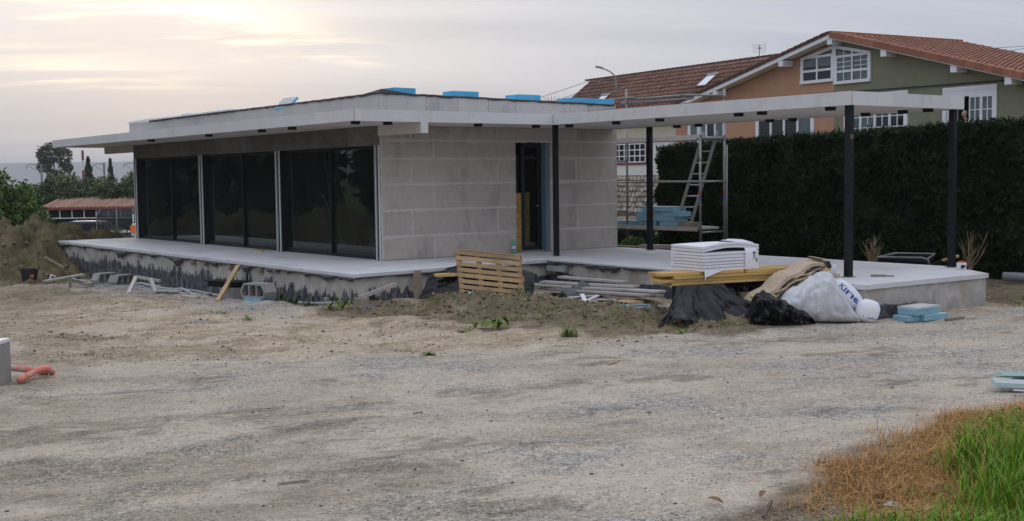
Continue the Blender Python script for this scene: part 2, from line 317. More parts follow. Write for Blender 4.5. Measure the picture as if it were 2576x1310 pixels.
class MB:
    def __init__(s): s.v = []; s.f = []; s.mi = []; s.m = 0
    def add(s, vs, fs):
        b = len(s.v); s.v += [tuple(v) for v in vs]; s.f += [tuple(i+b for i in f) for f in fs]; s.mi += [s.m]*len(fs); return s
    def frame(s, o, ax, ay, az, sx, sy, sz):
        """box centred on o (Vector) along three axes"""
        o = Vector(o); vs = [o+ax*(sx/2*i)+ay*(sy/2*j)+az*(sz/2*k) for k in (-1, 1) for j in (-1, 1) for i in (-1, 1)]
        return s.add(vs, [(0, 2, 3, 1), (4, 5, 7, 6), (0, 1, 5, 4), (2, 6, 7, 3), (0, 4, 6, 2), (1, 3, 7, 5)])
    def box(s, x0, x1, y0, y1, z0, z1):
        return s.frame(((x0+x1)/2, (y0+y1)/2, (z0+z1)/2), Vector((1, 0, 0)), Vector((0, 1, 0)), Vector((0, 0, 1)), x1-x0, y1-y0, z1-z0)
    def beam(s, a, b, w, h, upv=(0, 0, 1), bow=0, n=1, jit=0):
        a = Vector(a); b = Vector(b); ax = (b-a).normalized(); u = Vector(upv)
        if abs(ax.dot(u)) > .98: u = Vector((1, 0, 0))
        sy = u.cross(ax).normalized(); sz = ax.cross(sy)
        vs = []; fs = []
        for i in range(n+1):
            t = i/n; c = a.lerp(b, t)+sz*(bow*4*t*(1-t))+sy*(random.uniform(-jit, jit))
            vs += [c+sy*(w/2*p)+sz*(h/2*q) for p, q in ((-1, -1), (1, -1), (1, 1), (-1, 1))]
        for i in range(n):
            for j in range(4):
                k = (j+1) % 4; fs.append((4*i+j, 4*i+k, 4*i+4+k, 4*i+4+j))
        fs += [(3, 2, 1, 0), tuple(4*n+j for j in range(4))]
        return s.add(vs, fs)
    def tube(s, pts, r, seg=8, cap=True, taper=1.0):
        pts = [Vector(p) for p in pts]; n = len(pts); vs = []; fs = []; prev = None
        for i, p in enumerate(pts):
            d = (pts[min(i+1, n-1)]-pts[max(i-1, 0)]).normalized()
            if prev is None:
                u = Vector((0, 0, 1)) if abs(d.z) < .9 else Vector((1, 0, 0)); sx = d.cross(u).normalized()
            else: sx = (prev-d*prev.dot(d)).normalized()
            prev = sx; sy = d.cross(sx); rr = r*(1+(taper-1)*i/max(1, n-1))
            vs += [p+(sx*math.cos(2*math.pi*j/seg)+sy*math.sin(2*math.pi*j/seg))*rr for j in range(seg)]
        for i in range(n-1):
            for j in range(seg):
                k = (j+1) % seg; fs.append((i*seg+j, i*seg+k, i*seg+seg+k, i*seg+seg+j))
        if cap: fs += [tuple(range(seg-1, -1, -1)), tuple((n-1)*seg+j for j in range(seg))]
        return s.add(vs, fs)
    def prism(s, poly, z0, z1):
        n = len(poly); vs = [(x, y, z0) for x, y in poly]+[(x, y, z1) for x, y in poly]
        return s.add(vs, [tuple(range(n-1, -1, -1)), tuple(range(n, 2*n))]+[(i, (i+1) % n, n+(i+1) % n, n+i) for i in range(n)])
    def lathe(s, c, prof, seg=14, squash=(1, 1)):
        c = Vector(c); vs = []; fs = []
        for r, z in prof: vs += [c+Vector((r*squash[0]*math.cos(2*math.pi*j/seg), r*squash[1]*math.sin(2*math.pi*j/seg), z)) for j in range(seg)]
        for i in range(len(prof)-1):
            for j in range(seg):
                k = (j+1) % seg; fs.append((i*seg+j, i*seg+k, i*seg+seg+k, i*seg+seg+j))
        fs += [tuple(range(seg-1, -1, -1)), tuple((len(prof)-1)*seg+j for j in range(seg))]
        return s.add(vs, fs)
    def build(s, name, m, parent=None, local=False, smooth=False, **k):
        v = [Vector(q) for q in s.v]; loc = Vector((0, 0, 0))
        if parent is not None:
            o0 = Vector((0, 0, 0)) if local else rootloc(parent); v = [q-o0 for q in v]
        elif not local:
            lo = Vector([min(q[i] for q in v) for i in range(3)]); hi = Vector([max(q[i] for q in v) for i in range(3)])
            loc = Vector(((lo.x+hi.x)/2, (lo.y+hi.y)/2, lo.z)); v = [q-loc for q in v]
        me = bpy.data.meshes.new(name); me.from_pydata([tuple(q) for q in v], [], s.f); me.update()
        if smooth: me.polygons.foreach_set('use_smooth', [True]*len(me.polygons))
        if isinstance(m, (list, tuple)): me.polygons.foreach_set('material_index', s.mi)
        return props(link(name, me, m, parent, loc), **k)
def np_obj(name, V, F, m, parent=None, smooth=False, mi=None, **k):
    V = np.asarray(V, dtype=float); loc = np.zeros(3)
    if parent is not None: V = V-np.array(rootloc(parent))
    else:
        lo, hi = V.min(0), V.max(0); loc = np.array([(lo[0]+hi[0])/2, (lo[1]+hi[1])/2, lo[2]]); V = V-loc
    return props(link(name, mesh_np(name, V, F, smooth, mi), m, parent, tuple(loc)), **k)
PERM = np.random.default_rng(3).permutation(1024); GR = np.random.default_rng(4).uniform(0, 2*np.pi, 1024)
def perlin(x, y, seed=0):
    xi = np.floor(x).astype(int); yi = np.floor(y).astype(int); xf = x-xi; yf = y-yi
    def g(ix, iy, dx, dy):
        a = GR[PERM[(PERM[(ix+seed*57) & 1023]+iy) & 1023]]; return np.cos(a)*dx+np.sin(a)*dy
    u = xf**3*(xf*(xf*6-15)+10); v = yf**3*(yf*(yf*6-15)+10)
    a = g(xi, yi, xf, yf)*(1-u)+g(xi+1, yi, xf-1, yf)*u; b = g(xi, yi+1, xf, yf-1)*(1-u)+g(xi+1, yi+1, xf-1, yf-1)*u
    return (a*(1-v)+b*v)*1.5
def fbm(x, y, oct=4, seed=0, rough=.5):
    s = 0; a = 1
    for i in range(oct): s = s+a*perlin(x*2**i+17*i, y*2**i-11*i, seed+i); a *= rough
    return s
def sst(x, a, b): t = np.clip((x-a)/(b-a), 0, 1); return t*t*(3-2*t)
# ------------------------------------------------------------------ ground
def road_mask(x, y):
    ex = np.array([-40, -9, -5.64, -4.42, -3.12, -2.38, -.43, .59, 1.85, 5.44, 12, 40]); ey = np.array([2, -5.0, -7.13, -7.73, -8.32, -8.54, -8.4, -8.85, -9.1, -9.85, -10.6, -13])
    e = np.interp(x, ex, ey); return e-y+.30*fbm(x*1.1, y*1.1, 4, 5)
ang = -.245
def rut_mask(X, Y):
    u = X*math.cos(ang)+Y*math.sin(ang); v = -X*math.sin(ang)+Y*math.cos(ang); w = v+.35*fbm(u*.16, u*0+3, 2, 91)+.02*fbm(u*1.5, v, 2, 92)
    out = 0*X
    for v0, k in ((-9.3, 1), (-10.75, .9), (-11.9, .8), (-13.3, .8), (-14.6, .6), (-8.1, .7)): out = np.maximum(out, k*np.exp(-((w-v0-.03*(u+4))/.17)**2))
    w2 = v-.42*(u+6)+.3*fbm(u*.2, u*0+7, 2, 93)
    for v0, k in ((-6.2, .9), (-7.7, .9), (-4.6, .7), (-3.2, .6)): out = np.maximum(out, k*np.exp(-((w2-v0)/.18)**2))
    return out*sst(fbm(X*.5, Y*.5, 3, 94), -.5, .35)
RUTF = rut_mask
def ground_h(x, y):
    a = y-1.2*x; z = -.025*np.clip(a-6, 0, 10)-.06*np.clip(a-16, 0, 25)
    near = sst(-np.hypot(x+4, y+6), -60, -20)
    m = sst(road_mask(x, y), -.5, .5)
    rough = (1-m)
    z = z+near*(rough*(.045*fbm(x*.9, y*.9, 3, 1)+.020*fbm(x*4, y*4, 3, 2, .6)+.025*fbm((x*.93-y*.35)*.8, (x*.35+y*.93)*4.5, 3, 8))
                + m*(.020*fbm(x*.5, y*.5, 2, 3)+.0045*fbm(x*9, y*9, 2, 4)+.010*fbm((x*.93-y*.35)*.4, (x*.35+y*.93)*2.6, 3, 9)))
    # shallow hole in the dirt, slight bank at the right end of the terrace
    z = z-.10*np.exp(-(((x+4.5)/.30)**2+((y+5.75)/.42)**2))
    z = z-.06*np.exp(-(((x+5.35)/.35)**2+((y-4.0)/.6)**2))
    z = z-.10*sst(y, -1.6, .6)*sst(-np.abs(x+2.6), -2.0, -.6)-.12*sst(x, -2.75, -2.25)*sst(y, -2.2, -.6)*sst(-x, -2, 1)
    # muddy churned strip far left
    ch = np.exp(-(((x+5.0)/1.6)**2+((y-4.5)/4)**2)); z = z+ch*.05*fbm(x*3, y*3, 3, 12, .6)
    z = z-near*.016*RUTF(x, y)+near*m*.018*fbm(x*1.4, y*1.4, 3, 98)
    # field drop-off in front of the grass verge bank at the camera side
    z = z+.10*sst(-(x+y*.0), 4.6, 3.4)*sst(-y, 13.6, 15.2)
    return z
def gz(x, y): return float(ground_h(np.array([float(x)]), np.array([float(y)]))[0])
def steps(segs):
    out = [segs[0][0]]
    for a, b, d in segs:
        n = max(1, round((b-a)/d)); out += list(np.linspace(a, b, n+1)[1:])
    return np.array(out)
gx = np.concatenate([-np.geomspace(5400, 16, 27), steps([(-13, -9.5, .10), (-9.5, 3.0, .05), (3.0, 9, .12), (9, 20, .5)]), np.geomspace(24, 5400, 31)])
gy = np.concatenate([-np.geomspace(600, 26, 10), steps([(-22, -17.2, .4), (-17.2, 0, .05), (0, 14, .10), (14, 26, .4)]), np.geomspace(28, 5400, 36)])
X, Y = np.meshgrid(gx, gy); Z = ground_h(X, Y); nx = len(gx); ny = len(gy)
V = np.stack([X.ravel(), Y.ravel(), Z.ravel()], 1)
i, j = np.meshgrid(np.arange(nx-1), np.arange(ny-1)); q = (j*nx+i).ravel(); F = np.stack([q, q+1, q+nx+1, q+nx], 1)
cx = X[:-1, :-1].ravel(); cy = Y[:-1, :-1].ravel(); mk = (road_mask(cx, cy) > 0) & (np.hypot(cx+4, cy+6) < 70)
zone_r = sst(road_mask(X, Y)+.25*fbm(X*2.5, Y*2.5, 4, 6), -.7, .5)
gs = sst(-np.abs(X+3.1-.12*np.sin(Y)), -1.5, -.2)*sst(Y, -4.5, -1.0)*(.55+.6*fbm(X*1.3, Y*.8, 4, 22)); gs = np.clip(gs, 0, 1)
gs = np.maximum(gs, .8*np.exp(-(((X+4.85)/.22)**2+((Y+2.9)/.16)**2)))
ol = np.clip(sst(-X, 5.2, 8.5)*(.85+.5*fbm(X*.6, Y*.6, 3, 31))*sst(road_mask(X, Y), 2.8, .2), 0, 1)
ol = np.maximum(ol, sst(Y, 1.5, 5)); ol = np.maximum(ol, .70*sst(-X+.9*fbm(X*.7, Y*.7, 4, 33), 6.6, 8.8)*sst(Y+1.1*X, -26, -21))
soilz = sst(X+.4*fbm(X*1.2, Y*1.2, 3, 81), 5.3, 6.2)*sst(Y+.3*fbm(X*1.5, Y*1.5, 3, 83), -10.3, -9.7)*sst(-Y, -30, 0)
lat_ = (X-CAM.x)*math.cos(YAW)-(Y-CAM.y)*math.sin(YAW); dep_ = (X-CAM.x)*math.sin(YAW)+(Y-CAM.y)*math.cos(YAW); nz_ = .35*fbm(X*1.8, Y*1.8, 4, 85)
soilz = np.maximum(soilz, sst(lat_-np.interp(dep_, [6, 7, 7.6, 8.2, 9.2, 10.2, 11], [.8, 1.0, 1.5, 2.1, 2.9, 3.9, 6])+nz_, -.2, .35)*sst(-dep_, -11, -10)*sst(lat_, .2, .9))
soilz = np.maximum(soilz, .6*sst(-np.hypot((X+4.2)/3.5, (Y-11.5)/4)+.3*fbm(X*1.2, Y*1.2, 3, 87), -1.1, -.6))
soilz = np.maximum(soilz, .55*sst(-np.abs(X+5.4)+.9*fbm(X*.9, Y*.9, 4, 89), -1.7, -.6)*sst(-np.abs(Y-3.5), -3.5, -1.5))
RUT = rut_mask(X, Y); uu = X*math.cos(ang)+Y*math.sin(ang); vv = -X*math.sin(ang)+Y*math.cos(ang)
SAND = sst(fbm(uu*.55, vv*.80, 5, 95, .58), -.02, .42); DAMP = sst(fbm(uu*.6+9, vv*1.0, 5, 96, .62)-.12*sst(X, -7, -3), .12, .55); GRV = sst(fbm(uu*.6-5, vv*1.0, 5, 97, .62)+.35*sst(X, -4, 2), -.05, .45)
Z2 = np.stack([RUT.ravel(), SAND.ravel(), DAMP.ravel(), GRV.ravel()], 1)
hs = 0*X
for (hx, hy, hw) in ((-2.0, -3.6, 1.25), (-1.2, -4.5, 1.25), (-.9, -5.4, 1.25), (-.8, -6.4, 1.2), (-.5, -7.3, 1.1), (.3, -8.2, 1.0)): hs = np.maximum(hs, np.exp(-((X-hx)**2+(Y-hy)**2)/hw**2))
soilz = np.maximum(soilz, .9*sst(hs+.28*fbm(X*1.7, Y*1.7, 4, 90), .18, .55))
ZC = np.stack([zone_r.ravel(), gs.ravel(), ol.ravel(), soilz.ravel()], 1)
def subset(name, sel, m, **k):
    f = F[sel]; ids, inv = np.unique(f, return_inverse=True); me = mesh_np(name, V[ids], inv.reshape(-1, 4), True)
    ca = me.color_attributes.new('zone', 'FLOAT_COLOR', 'POINT'); ca.data.foreach_set('color', ZC[ids].astype(np.float32).ravel())
    ca = me.color_attributes.new('patch', 'FLOAT_COLOR', 'POINT'); ca.data.foreach_set('color', Z2[ids].astype(np.float32).ravel())
    return props(link(name, me, m), **k)
mead = (~mk) & (cx < -10.5) & (cy > 6) | (~mk) & (cy > 60)
MT['meadow'] = M('meadow_green', (.075, .12, .022), .95, .3, 2, .5, 12, rnd=0, spec=.1)
subset('meadow', mead, MT['meadow'], kind='structure', label='green meadow beyond the building site')
mk2 = mk | mead
subset('ground', ~mk2, MT['ground'], kind='structure', label='sandy dirt ground of the building site')
subset('gravel_road', mk, MT['road'], kind='structure', label='compacted pale gravel track')

# loose stones, small solid octahedra
def stones(name, P, S, m, squash=.6, **k):
    n = len(P); o = np.array([[1, 0, 0], [0, 1, 0], [-1, 0, 0], [0, -1, 0], [0, 0, 1], [0, 0, -1.]])
    a = RNG.uniform(0, 6.28, n); ca, sa = np.cos(a), np.sin(a)
    v = o[None]*S[:, None, None]*RNG.uniform(.6, 1.25, (n, 6, 1))*np.array([1, 1, squash])
    vx = v[..., 0]*ca[:, None]-v[..., 1]*sa[:, None]; vy = v[..., 0]*sa[:, None]+v[..., 1]*ca[:, None]
    Vv = np.stack([vx, vy, v[..., 2]], -1)+P[:, None]
    f = np.array([[0, 1, 4], [1, 2, 4], [2, 3, 4], [3, 0, 4], [1, 0, 5], [2, 1, 5], [3, 2, 5], [0, 3, 5]])
    Ff = (f[None]+(np.arange(n)*6)[:, None, None]).reshape(-1, 3)
    return np_obj(name, Vv.reshape(-1, 3), Ff, m, **k)
n = 46000; px = RNG.uniform(-11.5, 4, n*3); py = RNG.uniform(-17, -5, n*3)
dcam = np.hypot(px-CAM.x, py-CAM.y); rm = road_mask(px, py); keep = (RNG.uniform(0, 1, n*3) < np.clip(9/dcam, 0, 1)**1.5*sst(rm, -1.2, .6)) & (dcam > 4.5)
px, py = px[keep][:n], py[keep][:n]; S = .0035+.0075*RNG.random(len(px))**3
stones('gravel', np.stack([px, py, ground_h(px, py)+S*.25], 1), S, MT['pebble'], kind='stuff', label='loose grey gravel stones scattered over the track')
n = 2600; px = RNG.uniform(-8, 1.5, n); py = RNG.uniform(-9, 6, n); keep = (road_mask(px, py) < .3) & ~((px > -2) & (py > -2.4)); px, py = px[keep], py[keep]
S = .008+.026*RNG.random(len(px))**4
stones('rubble', np.stack([px, py, ground_h(px, py)+S*.2], 1), S, MT['clod'], kind='stuff', label='small clods and stones lying on the churned dirt')

n = 420; px = RNG.uniform(-10.5, 2, n); py = RNG.uniform(-16, -6, n); kk = np.hypot(px-CAM.x, py-CAM.y) > 5; px, py = px[kk], py[kk]; S = .006+.016*RNG.random(len(px))**2
stones('dark_bits', np.stack([px, py, ground_h(px, py)+S*.15], 1), S, MT['bark'], .4, kind='stuff', label='dark crumbs of bark and earth on the track')
n = 160; px = RNG.uniform(-10.5, 2, n); py = RNG.uniform(-16, -6, n); kk = np.hypot(px-CAM.x, py-CAM.y) > 5; px, py = px[kk], py[kk]; S = .008+.014*RNG.random(len(px))**2
stones('pale_bits', np.stack([px, py, ground_h(px, py)+S*.15], 1), S, MT['bead'], .5, kind='stuff', label='white chips scattered over the track')
# soil heaps
def heap(name, pts, bounds, step, m, label, rough=.5, clods=0, base=None, csz=.038):
    x = np.arange(bounds[0], bounds[1], step); y = np.arange(bounds[2], bounds[3], step); Xh, Yh = np.meshgrid(x, y)
    def hh(a, b):
        h = np.zeros_like(a)
        for (hx, hy, hz, sx, sy, an) in pts:
            c, s = math.cos(an), math.sin(an); u = (a-hx)*c+(b-hy)*s; w = -(a-hx)*s+(b-hy)*c
            h = np.maximum(h, hz*np.exp(-((u/sx)**2+(w/sy)**2))) if base != 'sum' else h+hz*np.exp(-((u/sx)**2+(w/sy)**2))
        k = np.clip(h/.12, 0, 1)
        return ground_h(a, b)-.035+h+k*rough*(.09*fbm(a*2.2, b*2.2, 3, 41)+.055*np.abs(fbm(a*6, b*6, 3, 43, .6))+.03*fbm(a*17, b*17, 2, 44)), h
    Zh, H = hh(Xh, Yh); nx_, ny_ = len(x), len(y)
    i, j = np.meshgrid(np.arange(nx_-1), np.arange(ny_-1)); q = (j*nx_+i).ravel(); f = np.stack([q, q+1, q+nx_+1, q+nx_], 1)
    f = f[(H[:-1, :-1].ravel() > .012)]
    ids, inv = np.unique(f, return_inverse=True); Vh = np.stack([Xh.ravel(), Yh.ravel(), Zh.ravel()], 1)[ids]
    np_obj(name, Vh, inv.reshape(-1, 4), m, smooth=True, kind='structure', label=label)
    if clods:
        a = RNG.uniform(bounds[0], bounds[1], clods*4); b = RNG.uniform(bounds[2], bounds[3], clods*4); zz, h = hh(a, b); kk = h > .03
        a, b, zz = a[kk][:clods], b[kk][:clods], zz[kk][:clods]; s = csz*(.25+RNG.random(len(a))**3)
        stones('soil_clods', np.stack([a, b, zz+s*.2], 1), s, MT['clod'], .8, kind='stuff', label='loose clods of earth lying on the heap by the '+label.split()[-1])
    return lambda a, b: float(hh(np.array([float(a)]), np.array([float(b)]))[0][0])
heap_z = heap('soil_heap', [(-1.75, -3.7, .09, .8, .6, -.6), (-1.05, -4.4, .24, .8, .7, -.9), (-.6, -5.2, .27, .9, .8, -1.1), (-.5, -6.2, .20, .9, .8, -1.2), (-.25, -7.1, .15, .9, .75, -1.0), (.35, -8.0, .09, .9, .6, -.7)],
     (-4, 2.0, -9.3, -2.2), .035, MT['soil'], 'long low heap of brown soil in front of the pallet', 1.25, 2600)
mound_z = heap('earth_mound', [(-4.2, 15.6, 1.50, 3.6, 2.6, 0), (-2.0, 15.0, 1.48, 1.7, 2.2, -.3), (-3.4, 13.6, 1.25, 1.6, 1.4, 0), (-6.5, 14.0, 1.60, 3, 3, 0), (-.5, 14.6, 1.0, 1.0, 1.3, 0), (.3, 14.9, .55, 1.1, 1.2, 0), (-4.2, 12.2, .5, 2.2, 1.6, .3), (.9, 14.7, .35, 1.4, 1.2, 0)],
     (-13, 4.5, 7.5, 21), .075, MT['soil_left'], 'tall mound of dug earth beyond the terrace', 2.6, 3000, csz=.065)

# ------------------------------------------------------------------ the house under construction
ZS, ZR, ZT = .5, 3.05, 3.247
H = thing('unfinished_house', 'low flat roofed house under construction with bare grey boards and wide white canopy', 'house', (2.0, 5.0, 0))
SLAB = [(-2.0, -2.45), (2.4, -2.02), (2.17, -9.33), (5.08, -9.40), (5.93, -8.15), (5.95, 13.6), (-2.0, 13.6)]
def inset(poly, d):
    c = []; n = len(poly)
    for k in range(n):
        p0, p1, p2 = Vector(poly[k-1]), Vector(poly[k]), Vector(poly[(k+1) % n])
        a = (p1-p0).normalized(); b = (p2-p1).normalized(); n1 = Vector((-a.y, a.x)); n2 = Vector((-b.y, b.x)); m_ = (n1+n2)
        m_ = m_/max(.3, m_.dot(n1)); q = p1+m_*d; c.append((q.x, q.y))
    return c
def ring_wall(poly, z0, z1, sub=.12, jit=0, wav=0, cap=True):
    """prism with finely cut sides so the edge can wander a little"""
    pts = []
    for k in range(len(poly)):
        a = Vector(poly[k]); b = Vector(poly[(k+1) % len(poly)]); m_ = max(1, int((b-a).length/sub))
        for t in range(m_):
            p = a.lerp(b, t/m_)
            if jit and t: p = p+Vector((random.uniform(-jit, jit), random.uniform(-jit, jit)))
            pts.append((p.x, p.y))
    mb = MB(); mb.prism(pts, z0, z1); return mb
ring_wall(inset(SLAB, .03), -.7, .425).build('foundation_wall', MT['fnd'], H)
ring_wall(SLAB[:2]+[(2.4, -2.02), (2.35, -3.5), (2.17, -9.33)]+SLAB[3:], .432, ZS, .15, .006).build('terrace_slab', MT['slabtop'], H)
# black damp proof strip hanging out under the screed edge, ragged
mb = MB()
def ragged(a, b, z, d, seg=.10, out=(0, 0)):
    a = Vector((*a, 0)); b = Vector((*b, 0)); n_ = int((b-a).length/seg); t = (b-a).normalized(); nr = Vector((t.y, -t.x, 0)); vs = []; fs = []
    for i_ in range(n_+1):
        p = a.lerp(b, i_/n_); k = min(1.2, max(.05, .42+.55*float(fbm(np.array([i_*seg*.9+a.x*3]), np.array([a.y+z]), 5, 77, .75)[0]))); dd = max(.004, d*(.10+1.1*k*k))
        vs += [p+nr*.012+Vector((0, 0, z)), p+nr*(.03+.03*k)+Vector((0, 0, z-dd*.4)), p+nr*(.022+.02*k)+Vector((0, 0, z-dd)), p+nr*.0+Vector((0, 0, z-dd+.002))]
    for i_ in range(n_):
        for j_ in range(3): fs.append((4*i_+j_, 4*i_+4+j_, 4*i_+5+j_, 4*i_+1+j_))
    mb.add(vs, fs)
ragged((-2.0, 13.6), (-2.0, -2.45), .448, .13); ragged((-2.0, -2.45), (2.4, -2.02), .448, .10); ragged((2.4, -2.02), (2.2, -8.0), .475, .10)
mb.build('membrane_strip', MT['membrane'], H)
# anchor stubs of wood along the terrace edge
for yy in (11.3, 7.3, 5.1, 4.2, 3.55, 2.35, 1.0, .35):
    mb = MB(); mb.box(-2.03-.035, -1.975, yy-.05, yy+.05, .33+random.uniform(-.02, .06), .40+random.uniform(0, .03)); mb.build('edge_stub', MT['oldwood'], H)
mb = MB(); mb.box(.35, 1.0, -2.36, -2.28, .36, .44); mb.build('edge_board', MT['steel'], H)
mb = MB(); mb.box(2.31, 2.40, -2.62, -2.07, .30, .40); mb.build('edge_board', MT['plasgrey'], H)

# core walls with openings (near-black walls keep the interior dark)
mb = MB()
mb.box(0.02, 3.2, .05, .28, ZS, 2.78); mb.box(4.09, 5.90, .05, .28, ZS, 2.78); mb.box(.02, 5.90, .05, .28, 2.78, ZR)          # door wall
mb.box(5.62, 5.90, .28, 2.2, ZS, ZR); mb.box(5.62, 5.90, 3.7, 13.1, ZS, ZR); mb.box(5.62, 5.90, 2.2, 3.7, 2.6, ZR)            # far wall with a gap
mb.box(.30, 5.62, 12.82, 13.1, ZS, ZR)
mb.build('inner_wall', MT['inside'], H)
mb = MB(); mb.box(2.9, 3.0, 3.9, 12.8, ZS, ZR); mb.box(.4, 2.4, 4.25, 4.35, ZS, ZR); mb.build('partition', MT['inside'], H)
# stone-grey boards of the door wall, each its own piece with a proud smear of mortar in every joint
CB = [ZS+.005, .94, 1.44, 1.94, 2.435, 2.78, ZR-.004]
odd, even = [.69, 2.74, 4.83], [1.2, 3.2]
JO = [[1.2], [.69, 2.73, 4.83], [1.2], [.69, 2.74, 4.8], [1.2], [.69, 2.74, 4.8]]
DOOR = (3.2, 4.09)
g = .006; mort = MB()
def smear_h(x0, x1, z):
    n_ = max(2, int((x1-x0)/.06)); vs = []; fs = []
    for i_ in range(n_+1):
        xx = x0+(x1-x0)*i_/n_; w_ = .017+.016*random.random()+.030*max(0, float(perlin(np.array([xx*1.7]), np.array([z*7]))[0])); dz = .006*random.uniform(-1, 1)
        vs += [(xx, .002, z+dz-w_), (xx, -.005, z+dz-w_*.6), (xx, -.005, z+dz+w_*.6), (xx, .002, z+dz+w_)]
    for i_ in range(n_): fs += [(4*i_+j_, 4*i_+j_+1, 4*i_+5+j_, 4*i_+4+j_) for j_ in range(3)]
    mort.add(vs, fs)
def smear_v(x, z0, z1):
    n_ = max(2, int((z1-z0)/.05)); vs = []; fs = []
    for i_ in range(n_+1):
        zz = z0+(z1-z0)*i_/n_; w_ = .012+.020*random.random(); dx = .005*random.uniform(-1, 1)
        vs += [(x+dx-w_, .002, zz), (x+dx-w_*.6, -.0045, zz), (x+dx+w_*.6, -.0045, zz), (x+dx+w_, .002, zz)]
    for i_ in range(n_): fs += [(4*i_+j_, 4*i_+4+j_, 4*i_+5+j_, 4*i_+1+j_) for j_ in range(3)]
    mort.add(vs, fs)
for k in range(6):
    z0, z1 = CB[k], CB[k+1]; spans = [(.012, DOOR[0]), (DOOR[1], 5.915)] if k < 5 else [(.012, 5.915)]
    for (a, b) in spans:
        xs = [a]+[q for q in JO[k] if a+.05 < q < b-.05]+[b]
        for x0, x1 in zip(xs[:-1], xs[1:]):
            mb = MB(); mb.box(x0+g/2, x1-g/2, random.uniform(-.001, .003), .05, z0+g/2, z1-g/2); mb.build('facade_board', MT['block'], H)
        for q in xs[1:-1]: smear_v(q, z0, z1)
        if k: smear_h(a, b, z0)
smear_v(.02, ZS, ZR)
mort.m = 0; mort.build('mortar_smears', MT['mortar'], H, kind='stuff')
mb = MB(); mb.box(5.915, 5.955, -.002, 13.1, ZS+.005, ZR-.01); mb.build('side_board', MT['block'], H)
# doorway: dark frame set back, blue foam edge, leaf with glass
mb = MB(); mb.box(4.0, 4.088, .03, .27, ZS, 2.775); mb.build('foam_reveal', MT['reveal'], H)
mb = MB(); mb.box(3.205, 4.0, .12, .27, ZS+.001, ZS+.03); mb.build('door_sill', MT['plasgrey'], H)
dr = MB(); dr.box(3.47, 3.56, .18, .26, ZS+.03, 2.77); dr.box(3.90, 3.995, .18, .26, ZS+.03, 2.77); dr.box(3.56, 3.90, .18, .26, 2.66, 2.77)
dr.box(3.56, 3.90, .19, .25, 2.42, 2.47); dr.box(3.56, 3.90, .18, .26, ZS+.03, ZS+.12)
dr = dr.build('entrance_door', MT['alu_dark'], H)
mb = MB(); mb.box(3.55, 3.91, .215, .225, ZS+.1, 2.68); mb.build('door_pane', MT['glass_far'], dr)
mb = MB(); mb.tube([(3.88, .16, 1.45), (3.88, .13, 1.45), (3.80, .13, 1.45)], .012, 6); mb.build('handle', MT['pier'], dr)
# glass side: piers, lintel boards, three sliding windows
def pier(y0, y1, bead):
    mb = MB(); mb.box(.006, .30, y0, y1, ZS+.002, 2.68); p = mb.build('pier', MT['alu_dark'], H); mb = MB(); mb.box(.0, .0055, y0+.002, y1-.002, ZS+.002, 2.68); mb.build('pale_front', MT['pier'], p)  # pier body near black, its front face paler
    mb = MB(); mb.box(-.012, .0, y0+.012, y0+.05, ZS+.002, 2.68); mb.box(-.012, 0, y1-.035, y1-.012, ZS+.002, 2.68); mb.build('edge_bead', MT['bead'], p)
    mb = MB(); mb.box(-.006, -.0005, (y0+y1)/2-.045, (y0+y1)/2+.01, ZS+.002, 2.68); mb.build('guide_rail', MT['steel'], p)
for a, b in ((12.93, 13.13), (8.40, 8.62), (4.20, 4.43), (.012, .20)): pier(a, b, 0)
yb = [.012, 1.25, 2.9, 4.5, 5.9, 7.6, 9.2, 10.7, 12.2, 13.13]
for a, b in zip(yb[:-1], yb[1:]):
    mb = MB(); mb.box(random.uniform(-.002, .004), .28, a+.002, b-.002, 2.683, ZR-.004); mb.build('lintel_board', MT['lintel'], H)
for (a, b) in ((8.62, 12.93), (4.43, 8.40), (.20, 4.20)):
    x = .11; fr = MB()
    fr.box(x, x+.10, a, b, ZS+.002, ZS+.03); fr.box(x, x+.10, a, b, 2.655, 2.68); fr.box(x, x+.10, a, a+.02, ZS+.03, 2.655); fr.box(x, x+.10, b-.02, b, ZS+.03, 2.655)
    w = fr.build('sliding_window', MT['alu_dark'], H); mid = (a+b)/2
    for k, (p, q) in enumerate(((a+.02, mid+.02), (mid-.02, b-.02))):
        xx = x+.055 if k == 0 else x+.012
        s = MB(); s.box(xx, xx+.035, p, p+.035, ZS+.03, 2.655); s.box(xx, xx+.035, q-.035, q, ZS+.03, 2.655)
        s.box(xx, xx+.035, p+.035, q-.035, ZS+.03, ZS+.03+(.07 if k else .03)); s.box(xx, xx+.035, p+.035, q-.035, 2.625, 2.655); s.build('sash', MT['alu_dark'], w)
        s = MB(); s.box(xx+.014, xx+.020, p+.03, q-.03, ZS+.05, 2.63); s.build('pane', MT['glass'], w)
# roof: one slab with two wings, white fascia boards, soffit, downlights
ROOF = [(-1.40, -1.49), (2.98, -1.49), (2.98, -8.44), (5.83, -8.44), (5.83, 15.63), (-1.40, 15.63)]
mb = MB(); mb.prism(ROOF, ZR+.012, ZT-.01); mb.build('roof_slab', MT['soffit'], H)
mb = MB(); mb.prism(inset(ROOF, .004), ZR, ZR+.010); mb.build('soffit', MT['soffit'], H)
def fascia(a, b, cuts, nrm):
    a = Vector((*a, 0)); b = Vector((*b, 0)); t = (b-a).normalized(); Lh = (b-a).length; cs = [0]+cuts+[Lh]
    for p, q in zip(cs[:-1], cs[1:]):
        c = a+t*((p+q)/2)+Vector(nrm)*.010+Vector((0, 0, (ZR+ZT)/2-.001)); mb = MB(); mb.frame(c, t, Vector(nrm), Vector((0, 0, 1)), q-p-.004, .016, ZT-ZR+.006); mb.build('fascia_board', MT['white'], H)
